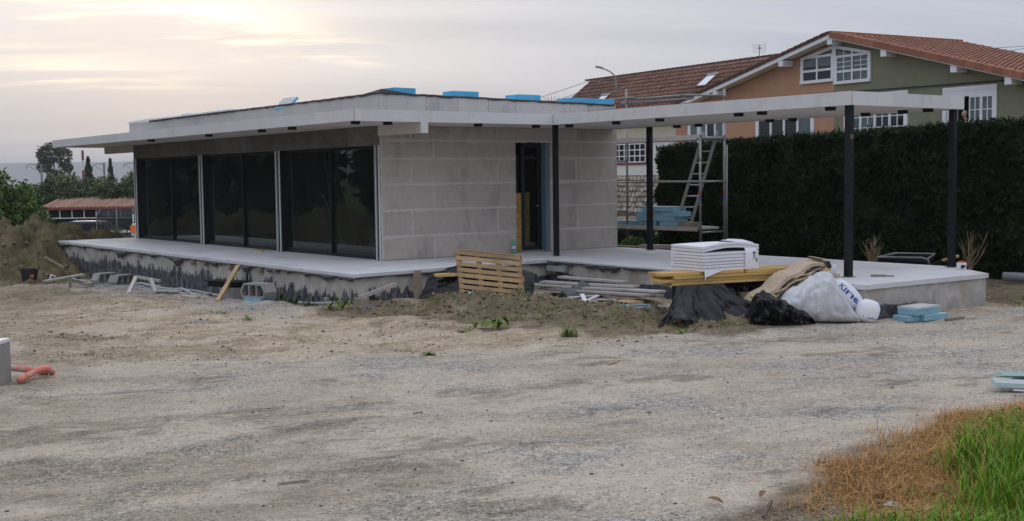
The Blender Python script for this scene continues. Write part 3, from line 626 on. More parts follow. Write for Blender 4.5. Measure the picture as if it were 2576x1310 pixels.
fascia((-1.40, 15.65), (-1.40, -1.51), [2.2, 5.4, 9.0, 12.6, 15.6], (-1, 0, 0))
fascia((-1.38, -1.49), (2.962, -1.49), [.16, 2.4], (0, -1, 0))
fascia((2.98, -1.51), (2.98, -8.46), [1.6, 3.95], (-1, 0, 0))
fascia((3.0, -8.44), (5.85, -8.44), [1.0, 2.45], (0, -1, 0))
fascia((5.83, -8.42), (5.83, 15.65), [3, 6, 9, 12, 15, 18, 21], (1, 0, 0)); fascia((-1.38, 15.63), (5.82, 15.63), [2.4, 4.8], (0, 1, 0))
mb = MB(); mb.beam((3.0, -2.5, ZT+.008), (3.0, -8.4, ZT+.012), .02, .012); mb.build('edge_cord', MT['tile_r'], H)
mb = MB(); mb.box(-.04, .10, -1.50, -.006, 2.86, ZR-.002); e = mb.build('beam', MT['soffit'], H)
mb = MB(); mb.box(-.045, .105, -1.515, -1.50, 2.855, ZR-.002); mb.build('end_cap', MT['white'], e)
mb = MB(); mb.box(-.04, .10, 13.14, 15.38, 2.86, ZR-.002); mb.build('beam', MT['soffit'], H)
def downlight(x, y):
    mb = MB(); mb.lathe((x, y, ZR-.055), [(.075, 0), (.082, .004), (.082, .055)], 14); d = mb.build('downlight', MT['steel'], H, smooth=False)
for p in ((-1.25, 1.1), (-1.25, 2.4), (-1.25, -1.3), (-.60, -1.3), (1.35, -1.3), (2.75, -1.25), (3.3, -1.6), (3.3, -2.95), (3.25, -4.15), (3.2, -6.05), (3.2, -6.55), (3.2, -7.9),
          (5.6, -2.8), (5.6, -2.2), (5.5, -4.7), (5.55, -5.2), (5.25, -7.0), (5.15, -7.8), (5.1, -8.3), (-1.25, 5.0), (-1.25, 8.4)): downlight(*p)
# parapet boards round the roof and the dark membrane turned over them
def pbox(a, b, nm='parapet_board', top=3.665):
    mb = MB(); x0, x1 = sorted((a[0], b[0])); y0, y1 = sorted((a[1], b[1])); mb.box(x0, x1, y0, y1, ZT+.0, top); return mb.build(nm, MT['parapet'], H)
xs = [.22, 1.25, 2.0, 2.75, 3.45, 4.9, 6.15]
for a, b in zip(xs[:-1], xs[1:]):
    p = pbox((a+.004, .30+random.uniform(-.004, .004)), (b-.004, .36), top=3.665-.012*a)
    mb = MB(); mb.lathe((b-.0, .30, 3.47), [(.02, -.02), (.028, 0), (.02, .02)], 8); mb.build('mortar_dab', MT['mortar'], p)
ys = [.30, 2.1, 4.6, 7.2, 10.2, 12.3, 14.0]
for a, b in zip(ys[:-1], ys[1:]): pbox((.22, a+.065 if a == .30 else a+.003), (.28, b-.003), top=3.665)
pbox((6.15, .30), (6.20, 14.0), top=3.59); pbox((.28, 13.95), (6.15, 14.0))
mb = MB()
def lip(a, b, za, zb, w):
    a = Vector((*a, 0)); b = Vector((*b, 0)); n_ = int((b-a).length/.12); t = (b-a).normalized(); nr = Vector((t.y, -t.x, 0)); vs = []; fs = []
    for i_ in range(n_+1):
        p = a.lerp(b, i_/n_); z_ = za+(zb-za)*i_/n_+.012*random.random(); d_ = .02+.025*random.random()
        vs += [p+nr*.02+Vector((0, 0, z_-d_)), p+nr*.03+Vector((0, 0, z_)), p+nr*.0+Vector((0, 0, z_+.014)), p-nr*w+Vector((0, 0, z_+.006))]
    for i_ in range(n_): fs += [(4*i_+j_, 4*i_+4+j_, 4*i_+5+j_, 4*i_+1+j_) for j_ in range(3)]
    mb.add(vs, fs)
lip((.22, 12.4), (.22, .30), 3.675, 3.68, .35); lip((.22, .30), (6.15, .30), 3.68, 3.60, .35)
mb.add([(.18, .9, 3.69), (.18, .28, 3.685), (.9, .26, 3.68), (.24, .30, 3.76), (.5, .8, 3.70)], [(0, 1, 3), (1, 2, 3), (3, 2, 4), (0, 3, 4)])
mb.build('roof_membrane', MT['membrane'], H)
mb = MB(); mb.beam((.235, 7.0, 3.705), (.235, 12.0, 3.705), .25, .03, n=10, jit=.02); mb.beam((.235, 12.2, 3.72), (.235, 14.0, 3.70), .10, .05, n=5, jit=.01); mb.build('membrane_sheet', MT['pvc'], H)
# steel columns of the canopy
for (x, y, w_) in ((3.14, -1.36, .085), (5.66, -1.34, .095), (3.07, -8.35, .095), (5.74, -8.33, .095)):
    mb = MB(); mb.box(x-w_/2, x+w_/2, y-w_/2, y+w_/2, ZS+.012, ZR-.002); c_ = mb.build('canopy_column', MT['steel'], H)
    mb = MB(); mb.box(x-w_*.8, x+w_*.8, y-w_*.8, y+w_*.8, ZS+.001, ZS+.011)
    mb.build('base_plate', MT['galv'], c_)
mb = MB(); mb.box(3.035, 3.10, -8.400, -8.3985, 2.55, 2.62); mb.build('sticker', MT['brown'], H)

# loose things in and on the house
for k, (a, b) in enumerate((((1.05, 3.70, .53), (.62, 3.35, 2.62)), ((.95, 3.05, .53), (.60, 3.45, 1.75)), ((1.25, 2.9, .53), (.62, 3.2, 2.45)), ((1.15, 2.75, .53), (.75, 3.05, 2.2)))):
    mb = MB(); mb.beam(a, b, .045, .03); mb.build('timber_pole', MT['whitestrip'], label=('longest of the pale poles leaning behind the window next to the block wall', 'shortest pale pole behind the window next to the block wall', 'second longest pale pole behind the window next to the block wall', 'pale pole nearest the cement bags behind the glass')[k], cat='pole', group='poles leaning behind the glass')
for c in range(2):
    for r in range(4):
        mb = MB(); x = .95+random.uniform(-.03, .03); y = 1.62-.62*c+random.uniform(-.03, .03); z = ZS+.005+r*.13
        mb.lathe((x, y, z), [(.20, 0), (.30, .03), (.31, .07), (.22, .125)], 12, (.75, 1)); mb.build('cement_bag', MT['bag'], smooth=True, label=('lowest', 'second', 'third', 'topmost')[r]+' cement bag of the '+('left', 'right')[c]+' stack indoors behind the glass', cat='bag', group='cement bags stacked behind the glass')
mb = MB(); mb.box(3.212, 3.40, .10, .118, ZS+.032, 1.72); mb.build('osb_board', MT['osb'], label='tall yellow chipboard sheet standing in the dark left half of the doorway', cat='board')
mb = MB(); mb.box(3.565, 3.74, .262, .277, ZS+.032, 1.74); mb.build('osb_board', MT['osb'], label='chipboard strip standing behind the glass of the entrance door', cat='board')
def foam(name, c, sx, sy, sz, rz, lab, mat='blue_s', tilt=(0, 0), group=None, cat='foam board'):
    ax = Matrix.Rotation(rz, 3, 'Z') @ Matrix.Rotation(tilt[0], 3, 'X') @ Matrix.Rotation(tilt[1], 3, 'Y')
    mb = MB(); mb.frame(Vector(c)+ax @ Vector((0, 0, sz/2)), ax.col[0], ax.col[1], ax.col[2], sx, sy, sz)
    mb.frame(Vector(c)+ax @ Vector((0, 0, sz+.003)), ax.col[0], ax.col[1], ax.col[2], sx-.01, sy-.01, .004)
    mb.mi = [0]*6+[1]*6
    return mb.build(name, [MT[mat], MT['foamtop']], label=lab, cat=cat, group=group)
RG = 'blue foam boards weighing down the roof edge'
foam('foam_board', (.90, .72, 3.695), .50, .40, .115, .05, 'small bright blue foam block on the roof next to the turned up black corner', group=RG)
foam('foam_board', (2.36, .72, 3.675), .62, .40, .115, .03, 'bright blue foam block on the roof edge, second from the black corner', group=RG)
foam('foam_board', (3.98, .75, 3.655), .60, .45, .115, .06, 'bright blue foam block on the roof edge roughly above the doorway', group=RG)
foam('foam_board', (5.72, .74, 3.625), 1.25, .45, .115, -.01, 'long bright blue foam board at the roof end nearest the brown tiled roof', group=RG)
foam('foam_board', (.36, 4.5, 3.70), .34, .55, .05, .1, 'tilted pair of blue and grey foam offcuts standing on the roof edge above the windows', tilt=(0, -.75), group=RG)
foam('foam_board', (.40, 10.0, 3.70), .3, .45, .05, 0, 'tiny blue foam piece lying far along the roof edge on the white sheet', group=RG)
mb = MB(); mb.beam((-.28, 4.55, ZS+.018), (-.16, 5.25, ZS+.018), .07, .035); mb.build('wood_offcut', MT['pallet'], label='short wood offcut lying on the terrace in front of the second pier', cat='wood offcut')
bt = thing('bottle', 'half full green plastic water bottle standing by the doorway', 'bottle', (3.03, -.12, ZS))
mb = MB(); mb.lathe((3.03, -.12, ZS+.001), [(.042, 0), (.045, .02), (.045, .10), (.043, .16), (.045, .20), (.030, .255), (.014, .29), (.014, .305)], 12); mb.build('body', MT['bottle'], bt, smooth=True)
mb = MB(); mb.lathe((3.03, -.12, ZS+.10), [(.0465, 0), (.0465, .06)], 12); mb.build('paper_label', MT['label'], bt)
mb = MB(); mb.lathe((3.03, -.12, ZS+.305), [(.016, 0), (.016, .022)], 10); mb.build('cap', MT['pvc'], bt)
ct = thing('paint_can', 'small white paint tub with an orange lid at the terrace corner', 'paint tub', (5.42, -8.72, ZS))
mb = MB(); mb.lathe((5.42, -8.72, ZS+.001), [(.070, 0), (.076, .10), (.074, .11)], 14); mb.build('tub', MT['pvc'], ct)
mb = MB(); mb.lathe((5.42, -8.72, ZS+.111), [(.045, 0), (.045, .025)], 12); mb.build('lid', MT['orange'], ct)
mb = MB(); mb.box(5.30, 5.355, -8.81, -8.785, ZS+.03, ZS+.08); mb.frame((5.375, -8.79, ZS+.06), Vector((.8, -.6, 0)), Vector((.6, .8, 0)), Vector((0, 0, 1)), .05, .012, .03); mb.build('print', MT['blacktxt'], ct)
mb = MB(); mb.beam((3.35, -8.55, ZS+.012), (3.62, -8.75, ZS+.012), .06, .012); mb.beam((3.40, -8.50, ZS+.02), (3.52, -8.68, ZS+.02), .02, .02); mb.build('metal_bracket', MT['oldwood'], label='small dark bracket lying flat on the terrace beside the front canopy column', cat='bracket')

# ------------------------------------------------------------------ scaffold behind the house
S = thing('scaffold', 'grey tube scaffold bay with two plank decks between house and hedge', 'scaffold', (7.7, 0, .1))
stand = {}
for (x, y, top) in ((7.3, 1.15, 4.05), (7.3, -1.19, 3.3), (8.05, 1.15, 3.0), (8.05, -1.19, 3.92)):
    mb = MB(); mb.tube([(x, y, .0), (x, y, top)], .026, 8); s_ = mb.build('standard', MT['galv'], S, smooth=True)
    mb = MB()
    for z in (.42, .9, 1.4, 1.9, 2.4, 2.9, 3.75):
        if z < top: mb.lathe((x, y, z), [(.058, -.006), (.058, .006)], 10)
    mb.build('rosette', MT['galv'], s_)
    if y < 0:
        mb = MB(); mb.tube([(x, y, 1.60), (x, y, 1.69)], .0275, 8); mb.build('red_band', MT['red'], s_); mb = MB(); mb.tube([(x, y, 1.50), (x, y, 1.595)], .0275, 8); mb.build('blue_band', MT['bluetape'], s_)
mb = MB(); mb.tube([(8.12, -1.19, .0), (8.12, -1.19, 2.7)], .026, 8); mb.build('standard', MT['galv'], S, smooth=True)
def led(a, b, nm='ledger', r=.024):
    mb = MB(); mb.tube([a, b], r, 8); mb.build(nm, MT['galv'], S, smooth=True)
for z in (1.9,):
    led((7.3, 1.9, z), (7.3, -1.19, z)); led((7.3, -1.19, z), (8.05, -1.19, z)); led((8.05, 1.15, z), (8.05, -1.19, z))
led((7.3, 1.9, 1.22), (7.3, 1.15, 1.22)); led((7.3, 1.9, 2.38), (7.3, 1.15, 2.38)); led((7.3, -1.19, .80), (8.05, -1.19, .80)); led((7.3, 1.15, .80), (8.05, 1.15, .80)); led((7.3, -1.19, 2.84), (8.05, -1.19, 2.84), r=.04)
led((7.3, 3.0, 3.80), (7.3, .9, 3.84)); led((7.3, 1.15, 3.80), (7.6, -.45, 3.82)); led((7.55, -.35, 3.82), (8.05, -1.19, 3.78)); led((7.34, 1.4, 3.72), (7.7, -.6, 3.74))
for i_, z in ((0, .88), (1, 2.84)):
    for k in range(3):
        x = 7.40+.25*k
        mb = MB(); mb.beam((x, 2.1, z), (x, -1.10+.02*k, z-.0), .23, .05); mb.build('deck_plank', MT['greywood'], S)
led((7.3, 1.15, 2.95), (7.3, 1.15, 3.35))
mb = MB(); mb.beam((7.24, 2.0, 2.86), (7.24, -1.15, 2.86), .03, .11); mb.build('toe_board', MT['greywood'], S); mb = MB(); mb.beam((7.24, 2.0, .87), (7.24, -1.15, .87), .03, .09); mb.build('toe_board', MT['greywood'], S)
LD = thing('ladder', 'aluminium ladder leaning from the lower to the upper scaffold deck', 'ladder', (7.65, -.4, .93))
A0, A1, B0, B1 = Vector((7.55, -.22, .97)), Vector((7.62, -.98, 2.98)), Vector((7.72, -.50, .97)), Vector((7.80, -1.22, 2.98))
for a, b in ((A0, A1), (B0, B1)):
    mb = MB(); mb.beam(a, b, .03, .07); mb.build('rail', MT['alu'], LD)
for k in range(8):
    t = .06+k*.122; mb = MB(); mb.tube([A0.lerp(A1, t), B0.lerp(B1, t)], .018, 6); mb.build('rung', MT['alu'], LD)
SG = 'pale blue foam boards stacked on the lower scaffold deck'
sp = [((7.50, 1.35, 0), .50, .5, 'half hidden grey blue foam board at the house end'), ((7.52, 1.0, 0), .45, 0, 'bottom layer foam board left of the dark column'),
      ((7.50, .48, 0), .6, 0, 'bottom layer foam board behind the dark column'), ((7.50, -.22, 0), .6, 0, 'bottom layer foam board reaching to the ladder foot'),
      ((7.48, .62, 1), .42, 0, 'second layer foam board on the left'), ((7.50, -.02, 1), .75, 0, 'second layer foam board on the right of the column'),
      ((7.50, .60, 2), .42, 0, 'third layer short foam board on the left'), ((7.52, -.10, 2), .80, 0, 'third layer foam board with chipped corner by the ladder'),
      ((7.50, .15, 3), .98, 0, 'topmost wide foam board with a pale upper face')]
for (c, w_, rz, lab) in sp:
    foam('foam_board', (c[0], c[1], .907+c[2]*.112), .42, w_, .10, random.uniform(-.04, .04), lab+' of the scaffold stack', 'blue_p', group=SG)
bx = MB(); bx.box(7.30, 7.46, -1.08, -.42, .907, 1.02); bx.build('tool_tray', MT['oldwood'], label='dark flat wooden tray on the scaffold deck under the ladder', cat='tray')
# timbers behind the slab
for k, (a, b, w_, h_, m_, lab) in enumerate((((6.4, 2.4, .42), (6.6, .9, .46), .2, .06, 'pallet', 'yellowish timber on top of the heap at the house corner'), ((6.35, 2.0, .36), (6.4, -1.6, .40), .18, .08, 'oldwood', 'long dark timber lying behind the terrace edge'),
      ((6.6, 1.2, .44), (6.7, -2.0, .46), .18, .07, 'oldwood', 'weathered timber in the middle of the heap behind the terrace'), ((6.5, -.2, .50), (6.6, -2.2, .54), .22, .08, 'greywood', 'grey stone like beam on the heap beside the white pack'),
      ((6.3, 1.2, .26), (6.3, -2.3, .28), .22, .12, 'oldwood', 'lowest mossy sleeper of the heap behind the terrace'))):
    mb = MB(); mb.beam(a, b, w_, h_, n=6, jit=.01); mb.build('timber', MT[m_], label=lab, cat='timber', group='old timbers heaped behind the terrace')
for k, (x, y) in enumerate(((6.75, .5), (6.75, -1.4))):
    mb = MB(); mb.box(x-.5, x+.1, y-.1, y+.1, gz(x, y)-.05, .215); mb.build('bearer_block', MT['oldwood'], label='short wooden bearer under the old timbers', cat='bearer', group='bearers under the old timbers')

# ------------------------------------------------------------------ pallet leaning behind the heap
UZ_ = Vector((0, 0, 1))
def cam3(lat, dep, z):      # plan point from a sideways and a forward distance of the viewpoint, for laying out offsets between things
    return Vector((CAM.x+math.cos(YAW)*lat+math.sin(YAW)*dep, CAM.y-math.sin(YAW)*lat+math.cos(YAW)*dep, z))
PB = Vector((-.36, -3.13, .11)); pe = Vector((.735, -.815, -.105)); pu = Vector((.02, .16, .745)); pn = pe.cross(pu).normalized()
if pn.dot(Vector((-.6, -.8, 0))) < 0: pn = -pn
PL = thing('wooden_pallet', 'worn wooden pallet standing on edge behind the soil heap', 'pallet', tuple(PB))
eN, uN = pe.normalized(), pu.normalized()
for k in range(8):
    v = .055+k*.125; c = PB+pe*.5+pu*v+pn*.052; lift = random.uniform(-.004, .004)
    mb = MB(); mb.frame(c+uN*lift, eN, uN, pn, pe.length*(1+random.uniform(-.01, .012)), .066, .018); mb.build('slat', MT['pallet'], PL)
for k, t in enumerate((.035, .345, .65, .965)):
    mb = MB(); mb.frame(PB+pe*t+pu*.5, uN, eN, pn, pu.length*.99, .078, .085); mb.build('stringer', MT['pallet'], PL)
for v in (.07, .5, .93):
    mb = MB(); mb.frame(PB+pe*.5+pu*v-pn*.052, eN, uN, pn, pe.length*1.04, .085, .018); mb.build('back_slat', MT['pallet'], PL)
mb = MB(); mb.frame(PB+pe*.5+pu*1.0-pn*.0, eN, uN, pn, pe.length*1.02, .02, .11); mb.build('edge_slat', MT['pallet'], PL)

# ------------------------------------------------------------------ soft things: sheets, bags
def sheet(name, fn, nu, nv, m, thick=.004, smooth=True, **k):
    vs = [fn(i/nu, j/nv) for j in range(nv+1) for i in range(nu+1)]
    F = [(j*(nu+1)+i, j*(nu+1)+i+1, (j+1)*(nu+1)+i+1, (j+1)*(nu+1)+i) for j in range(nv) for i in range(nu)]
    o = np_obj(name, vs, F, m, smooth=smooth, **k)
    md = o.modifiers.new('thickness', 'SOLIDIFY'); md.thickness = thick; return o
def pn1(x, s=0): return float(perlin(np.array([x]), np.array([s*3.7+.31]))[0])
def pn2(x, y, s=0): return float(fbm(np.array([float(x)]), np.array([float(y)]), 3, s)[0])
# two black wings of plastic either side of the pallet
def tarp_back(u, v):
    p = Vector((-.62, -2.55, 0)).lerp(Vector((.74, -3.82, 0)), u); top = .52-.04*math.cos(u*9)
    side = abs(u-.5)*2; w = Vector((-.55, -.35, 0))*(v*.55+.20*pn2(u*6, v*2.2, 3)*v+.10*(abs((u*9 % 1)-.5)*2-.5)*v); h = top*(1-v)**1.1*(1-.35*side**3)
    return tuple(p+w+Vector((0, 0, .05+h+.02*pn2(u*9, v*4, 5))))
sheet('plastic_sheet', tarp_back, 44, 14, MT['poly'], smooth=False, label='black plastic sheet bulging out behind the pallet on both sides', cat='plastic sheet')
mb = MB(); mb.beam((-.66, -2.82, .43), (-.05, -3.08, .44), .20, .045); mb.build('plank', MT['pine'], label='pale plank sticking out left behind the pallet top', cat='plank')
mb = MB(); mb.frame((-.80, -2.50, .24), Vector((.78, -.62, 0)), Vector((.62, .78, 0)), Vector((0, 0, 1)), .13, .04, .52); mb.build('board', MT['oldwood'], label='grey brown board standing upright against the terrace wall', cat='board')
def clear_rag(u, v):
    return (1.02+.5*u+.05*pn2(u*5, v*4, 2), -4.25-.35*u+.3*v, .04+.22*math.sin(math.pi*min(1, v*1.1))*(.4+.6*math.sin(3.1*u))*(1+.5*pn2(u*4, v*4, 7)))
sheet('plastic_rag', clear_rag, 14, 10, MT['rag'], smooth=False, label='crumpled grey plastic rag between pallet and grey boards', cat='plastic rag')

# heap of long grey boards along the terrace wall, on two hollow blocks
GG = 'long grey boards stacked along the terrace wall'
gb = [((1.15, -3.25, .10), (1.45, -5.6, .12), 'lowest grey board of the long stack, nearest the soil'), ((1.45, -3.3, .10), (1.75, -5.7, .12), 'lowest grey board on the wall side of the long stack'),
      ((1.2, -3.4, .145), (1.35, -5.85, .17), 'second layer grey board reaching furthest right'), ((1.5, -3.2, .145), (1.7, -5.55, .17), 'second layer grey board close to the wall'),
      ((1.1, -3.15, .19), (1.55, -5.3, .205), 'third layer grey board reaching furthest left'), ((1.4, -3.6, .19), (1.6, -5.9, .215), 'third layer grey board with a split end on the right'),
      ((1.25, -3.3, .235), (1.7, -5.2, .245), 'upper grey board lying askew on the long stack'), ((1.75, -3.2, .285), (1.95, -4.7, .27), 'topmost short grey board against the black painted wall')]
for a, b, lab in gb:
    mb = MB(); mb.beam(a, b, .19, .032, n=6, jit=.006, bow=-.006); mb.build('grey_board', MT['greywood'], label=lab, cat='board', group=GG)
for a, lab in (((1.12, -5.62), 'brown hollow clay block under the right end of the grey boards'), ((1.5, -3.6), 'block hidden under the left end of the grey boards')):
    t = thing('clay_block', lab, 'block', (a[0], a[1], gz(*a)))
    mb = MB(); mb.box(a[0]-.16, a[0]+.16, a[1]-.20, a[1]+.14, gz(*a)-.05, .085); mb.build('body', MT['pallet'], t)
    mb = MB()
    for k in range(3): mb.box(a[0]-.165, a[0]-.158, a[1]-.17+.1*k, a[1]-.11+.1*k, .02, .075)  # dark plates on the face stand in for shaded hollows
    mb.build('hollow_shade', MT['dark'], t, kind='stuff')
WS = 'white strips thrown on the soil beside the grey boards'
ws = [((.35, -5.1), (1.35, -4.75), .16, .24, 'longest white strip, rising from left to right over the others'), ((.75, -4.95), (.20, -5.70), .20, .10, 'wide white strip pointing down right toward the camera'), ((.25, -5.0), (.55, -5.55), .14, .12, 'white strip lying flat left of the wide one'),
      ((.3, -4.75), (.8, -4.85), .13, .14, 'short white strip at the top left of the scatter'), ((.15, -4.9), (.75, -4.8), .10, .15, 'broken white strip at the far left of the scatter'), ((.55, -5.3), (1.0, -5.05), .13, .18, 'short white strip crossing under the longest one'),
      ((.75, -5.45), (1.1, -5.25), .14, .15, 'white offcut nearest the brown block'), ((.0, -4.85), (.2, -5.0), .08, .09, 'small white chip at the left end of the scatter'), ((.6, -5.0), (1.15, -5.3), .10, .12, 'white strip mostly covered by the other strips')]
for (a, b, za, zb, lab) in ws:
    z0 = max(gz(*a), heap_z(*a)); mb = MB(); mb.beam((*a, z0+za*.55+.035), (*b, max(gz(*b), heap_z(*b))+zb*.45+.035), .065, .018, upv=(.1, .1, 1)); mb.build('white_strip', MT['whitestrip'], label=lab, cat='strip', group=WS)
mb = MB(); mb.beam((.80, -5.75, .03), (.95, -6.5, .03), .25, .05); mb.build('foam_board', MT['blue_p'], label='dusty blue foam board half buried under the grey boards', cat='foam board')
mb = MB(); mb.tube([(.75, -6.05, .03), (.85, -6.15, .08), (.9, -6.4, .09), (1.0, -6.9, .05)], .018, 8); mb.build('hose', MT['plasgrey'], smooth=True, label='grey hose curving over the blue board by the terrace wall', cat='hose')
mb = MB(); mb.frame((.48, -6.85, .085), Vector((.55, -.83, 0)), Vector((.83, .55, 0)), Vector((0, 0, 1)), .22, .12, .075)
mb.m = 1
for k, w_ in enumerate((.03, .012, .012, .028, .02)): mb.frame(Vector((.48, -6.85, .085))-Vector((.83, .55, 0))*.0605+Vector((.55, -.83, 0))*(-.07+.034*k)+Vector((0, 0, 0)), Vector((.55, -.83, 0)), Vector((.83, .55, 0)), Vector((0, 0, 1)), w_, .002, .018)
mb.build('foam_block', [MT['blue_p'], MT['blue_s']], label='pale blue foam block with blue print at the left foot of the black sheet', cat='foam block')

# ------------------------------------------------------------------ the big pile by the terrace corner
PG = 'yellow planks stacked under the white pack'
d1 = Vector((.973, -.232, 0)); d2 = Vector((.232, .973, 0)); o0 = Vector((.03, -7.60, 0))
pls = [(0, .00, .10, 2.9, 'bottom yellow plank at the front edge'), (0, .24, .25, 2.6, 'bottom yellow plank in the middle'), (0, .48, .2, 2.6, 'bottom yellow plank at the back'),
       (1, .02, -.10, 2.7, 'second layer yellow plank sticking out furthest left'), (1, .25, .0, 2.8, 'second layer yellow plank in the middle'), (1, .48, .15, 2.7, 'second layer yellow plank at the back'),
       (2, .00, .14, 2.75, 'third layer yellow plank at the front'), (2, .26, .05, 2.6, 'third layer yellow plank behind the front one'), (3, .02, -.04, 1.35, 'upper left yellow plank ending under the white pack'),
       (3, .00, 1.34, 1.6, 'upper right yellow plank running under the beige felt'), (3, .27, -.02, 2.8, 'upper yellow plank at the back carrying the white pack')]
for (ly, off, st, ln, lab) in pls:
    a = o0+d1*st+d2*(off+.10+random.uniform(-.015, .015)); b = a+d1*ln; z = .528+ly*.044+random.uniform(0, .004)
    mb = MB(); mb.beam(a+Vector((0, 0, z)), b+Vector((0, 0, z+.004)), .20, .040, n=4, jit=.004); mb.build('yellow_plank', MT['pine'], label=lab+' of the pile', cat='plank', group=PG)
# crate and bearer below the planks
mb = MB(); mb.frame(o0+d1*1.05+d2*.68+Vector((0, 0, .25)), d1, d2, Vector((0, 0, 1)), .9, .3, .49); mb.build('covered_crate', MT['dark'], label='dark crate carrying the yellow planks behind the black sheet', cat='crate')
mb = MB(); mb.frame(o0+d1*1.42+d2*.02+Vector((0, 0, .31)), d1, d2, Vector((0, 0, 1)), .34, .05, .10); mb.build('cardboard_piece', MT['oldwood'], label='dull brown board in the dark gap below the planks', cat='board')
mb = MB(); mb.frame(o0+d1*1.42+d2*.10+Vector((0, 0, .13)), d1, d2, Vector((0, 0, 1)), .10, .10, .28); mb.build('brick_prop', MT['oldwood'], label='prop under the brown board in the dark gap below the planks', cat='prop')
# white polystyrene pack, six boards, raised lid, film round the right end
K = thing('polystyrene_pack', 'film wrapped pack of white polystyrene sheets lying on the yellow planks', 'insulation pack', tuple(o0+d1*.8+d2*.3+Vector((0, 0, .69))))
kb = o0+d1*.60+d2*(-.03); kz = .685; k1 = Matrix.Rotation(R(8), 3, 'Z') @ d1; k2 = Matrix.Rotation(R(8), 3, 'Z') @ d2
for k in range(6):
    mb = MB(); h_ = .045; c = kb+k1*.52+k2*.36+Vector((0, 0, kz+k*h_+h_/2))
    mb.frame(c+k1*random.uniform(-.006, .006)+k2*random.uniform(-.006, .006), k1, k2, Vector((0, 0, 1)), 1.04, .72, h_-.007); mb.build('sheet', MT['eps'], K)
def lid(dz0, bow, tk):
    vs = []; n_ = 10
    for i_ in range(n_+1):
        u = i_/n_
        for (v, w_) in ((0, 0), (1, 0), (1, tk), (0, tk)):
            zz = dz0+bow*(.35+.65*math.sin(math.pi*(.12+.6*u)))*(.25+.75*v)+.05*math.sin(math.pi*u)*(1-v)
            vs.append(kb+k1*(1.04*u)+k2*(.72*v)+Vector((0, 0, kz+.270+zz+w_)))
    fs = [(4*i_+j_, 4*i_+(j_+1) % 4, 4*i_+4+(j_+1) % 4, 4*i_+4+j_) for i_ in range(n_) for j_ in range(4)]+[(3, 2, 1, 0), tuple(4*n_+j for j in range(4))]
    m_ = MB(); m_.add(vs, fs); m_.build('lid_sheet', MT['eps'], K)
lid(.003, .012, .036); lid(.042, .024, .036)
# film: closed sleeve round the right end with soft corners
def sleeve(t):
    prof = []; cs = [(0, -.012, .0), (1, -.012, 0)]
    pts = []; zt = .335+.04*math.sin(math.pi*min(1, .2+t*.55))
    for (a, b) in ((-.014, .0), (-.02, .12), (-.016, .22), (.0, .305), (.10, zt), (.35, zt+.035), (.7, zt+.04), (.95, .33), (1.012, .25), (1.015, .0)):
        pts.append((a, b))
    return pts
vs = []; nU = 9
for i_ in range(nU+1):
    u = .74+.31*i_/nU; sq = 1.0 if i_ < 7 else 1-.05*(i_-6)**1.5
    for (a, b) in sleeve(i_/nU): vs.append(tuple(kb+k1*(1.04*u+.008*math.sin(b*40+i_))+k2*(.36+(a-.5)*.72*sq)+Vector((0, 0, kz+max(.001, b*(.55+.45*sq)+.006*math.sin(i_*2.1+a*9))))))
npf = 10; fs = [(i_*npf+j_, i_*npf+j_+1, (i_+1)*npf+j_+1, (i_+1)*npf+j_) for i_ in range(nU) for j_ in range(npf-1)]; fs.append(tuple(nU*npf+j_ for j_ in range(npf)))
mb = MB(); mb.add(vs, fs); w = mb.build('film_wrap', MT['film'], K, smooth=True)
mb = MB()
fx = kb-k2*.022
for (a, z, w_, h_) in ((.90, .245, .035, .012), (.905, .225, .030, .012), (.885, .235, .010, .006), (.945, .13, .006, .055)): mb.frame(fx+k1*(1.04*a)+Vector((0, 0, kz+z)), k1, k2, Vector((0, 0, 1)), w_, .012, h_)
mb.build('print_mark', MT['blacktxt'], w)
mb = MB()
for r_ in range(4): mb.frame(fx+k1*(1.04*.90)+Vector((0, 0, kz+.20-.014*r_)), k1, k2, Vector((0, 0, 1)), .035, .010, .004)
mb.build('fine_print', MT['plasgrey'], w)
mb = MB(); mb.add([kb+k1*.0+k2*-.015+Vector((0, 0, kz+.03)), kb+k1*.36-k2*.02+Vector((0, 0, kz+.012)), kb+k1*.02-k2*.03+Vector((0, 0, kz-.075)), kb+k1*.005-k2*.03+Vector((0, 0, kz-.13))], [(0, 1, 2), (0, 2, 3)]); mb.build('loose_flap', MT['film'], K)
# black sheet below the planks and a dark backdrop for the void
def tarp_left(u, v):
    a = o0+d1*(.12+.78*u)-d2*.03; top = .50; spread = (u-.45)*.95*v**1.2-.06*v
    tri = lambda q: abs((q % 1.0)-.5)*2
    fold = (.16*(tri(u*3.1+.35*v)-.5)+.07*(tri(u*7.3-.6*v+.3)-.5))*v**.8+.09*pn2(u*4, v*2.5, 11)*v
    p = a+d1*(spread+.05*pn2(u*3+5, v*4, 13)*v)-d2*(.06+.42*v**1.3+fold); sag = .09*max(0, math.sin(u*9.5))**2*v**3
    return tuple(p+Vector((0, 0, top*(1-v)**.85+sag+.012)))
sheet('black_sheet', tarp_left, 40, 18, MT['poly'], smooth=False, label='black plastic sheet hanging from the yellow planks down to the soil', cat='plastic sheet')
def void_backdrop(u, v):
    a = o0+d1*(.80+1.05*u)+d2*.26; fold = .05*pn2(u*6, v*2.5, 17)
    return tuple(a-d2*(v*.30+fold)+Vector((0, 0, .515*(1-v)+.01)))  # sheet added as backdrop, its black stands for the dark void
sheet('black_sheet', void_backdrop, 30, 16, MT['poly'], label='black backdrop sheet added for the dark void behind the blue foam under the planks', cat='plastic sheet')
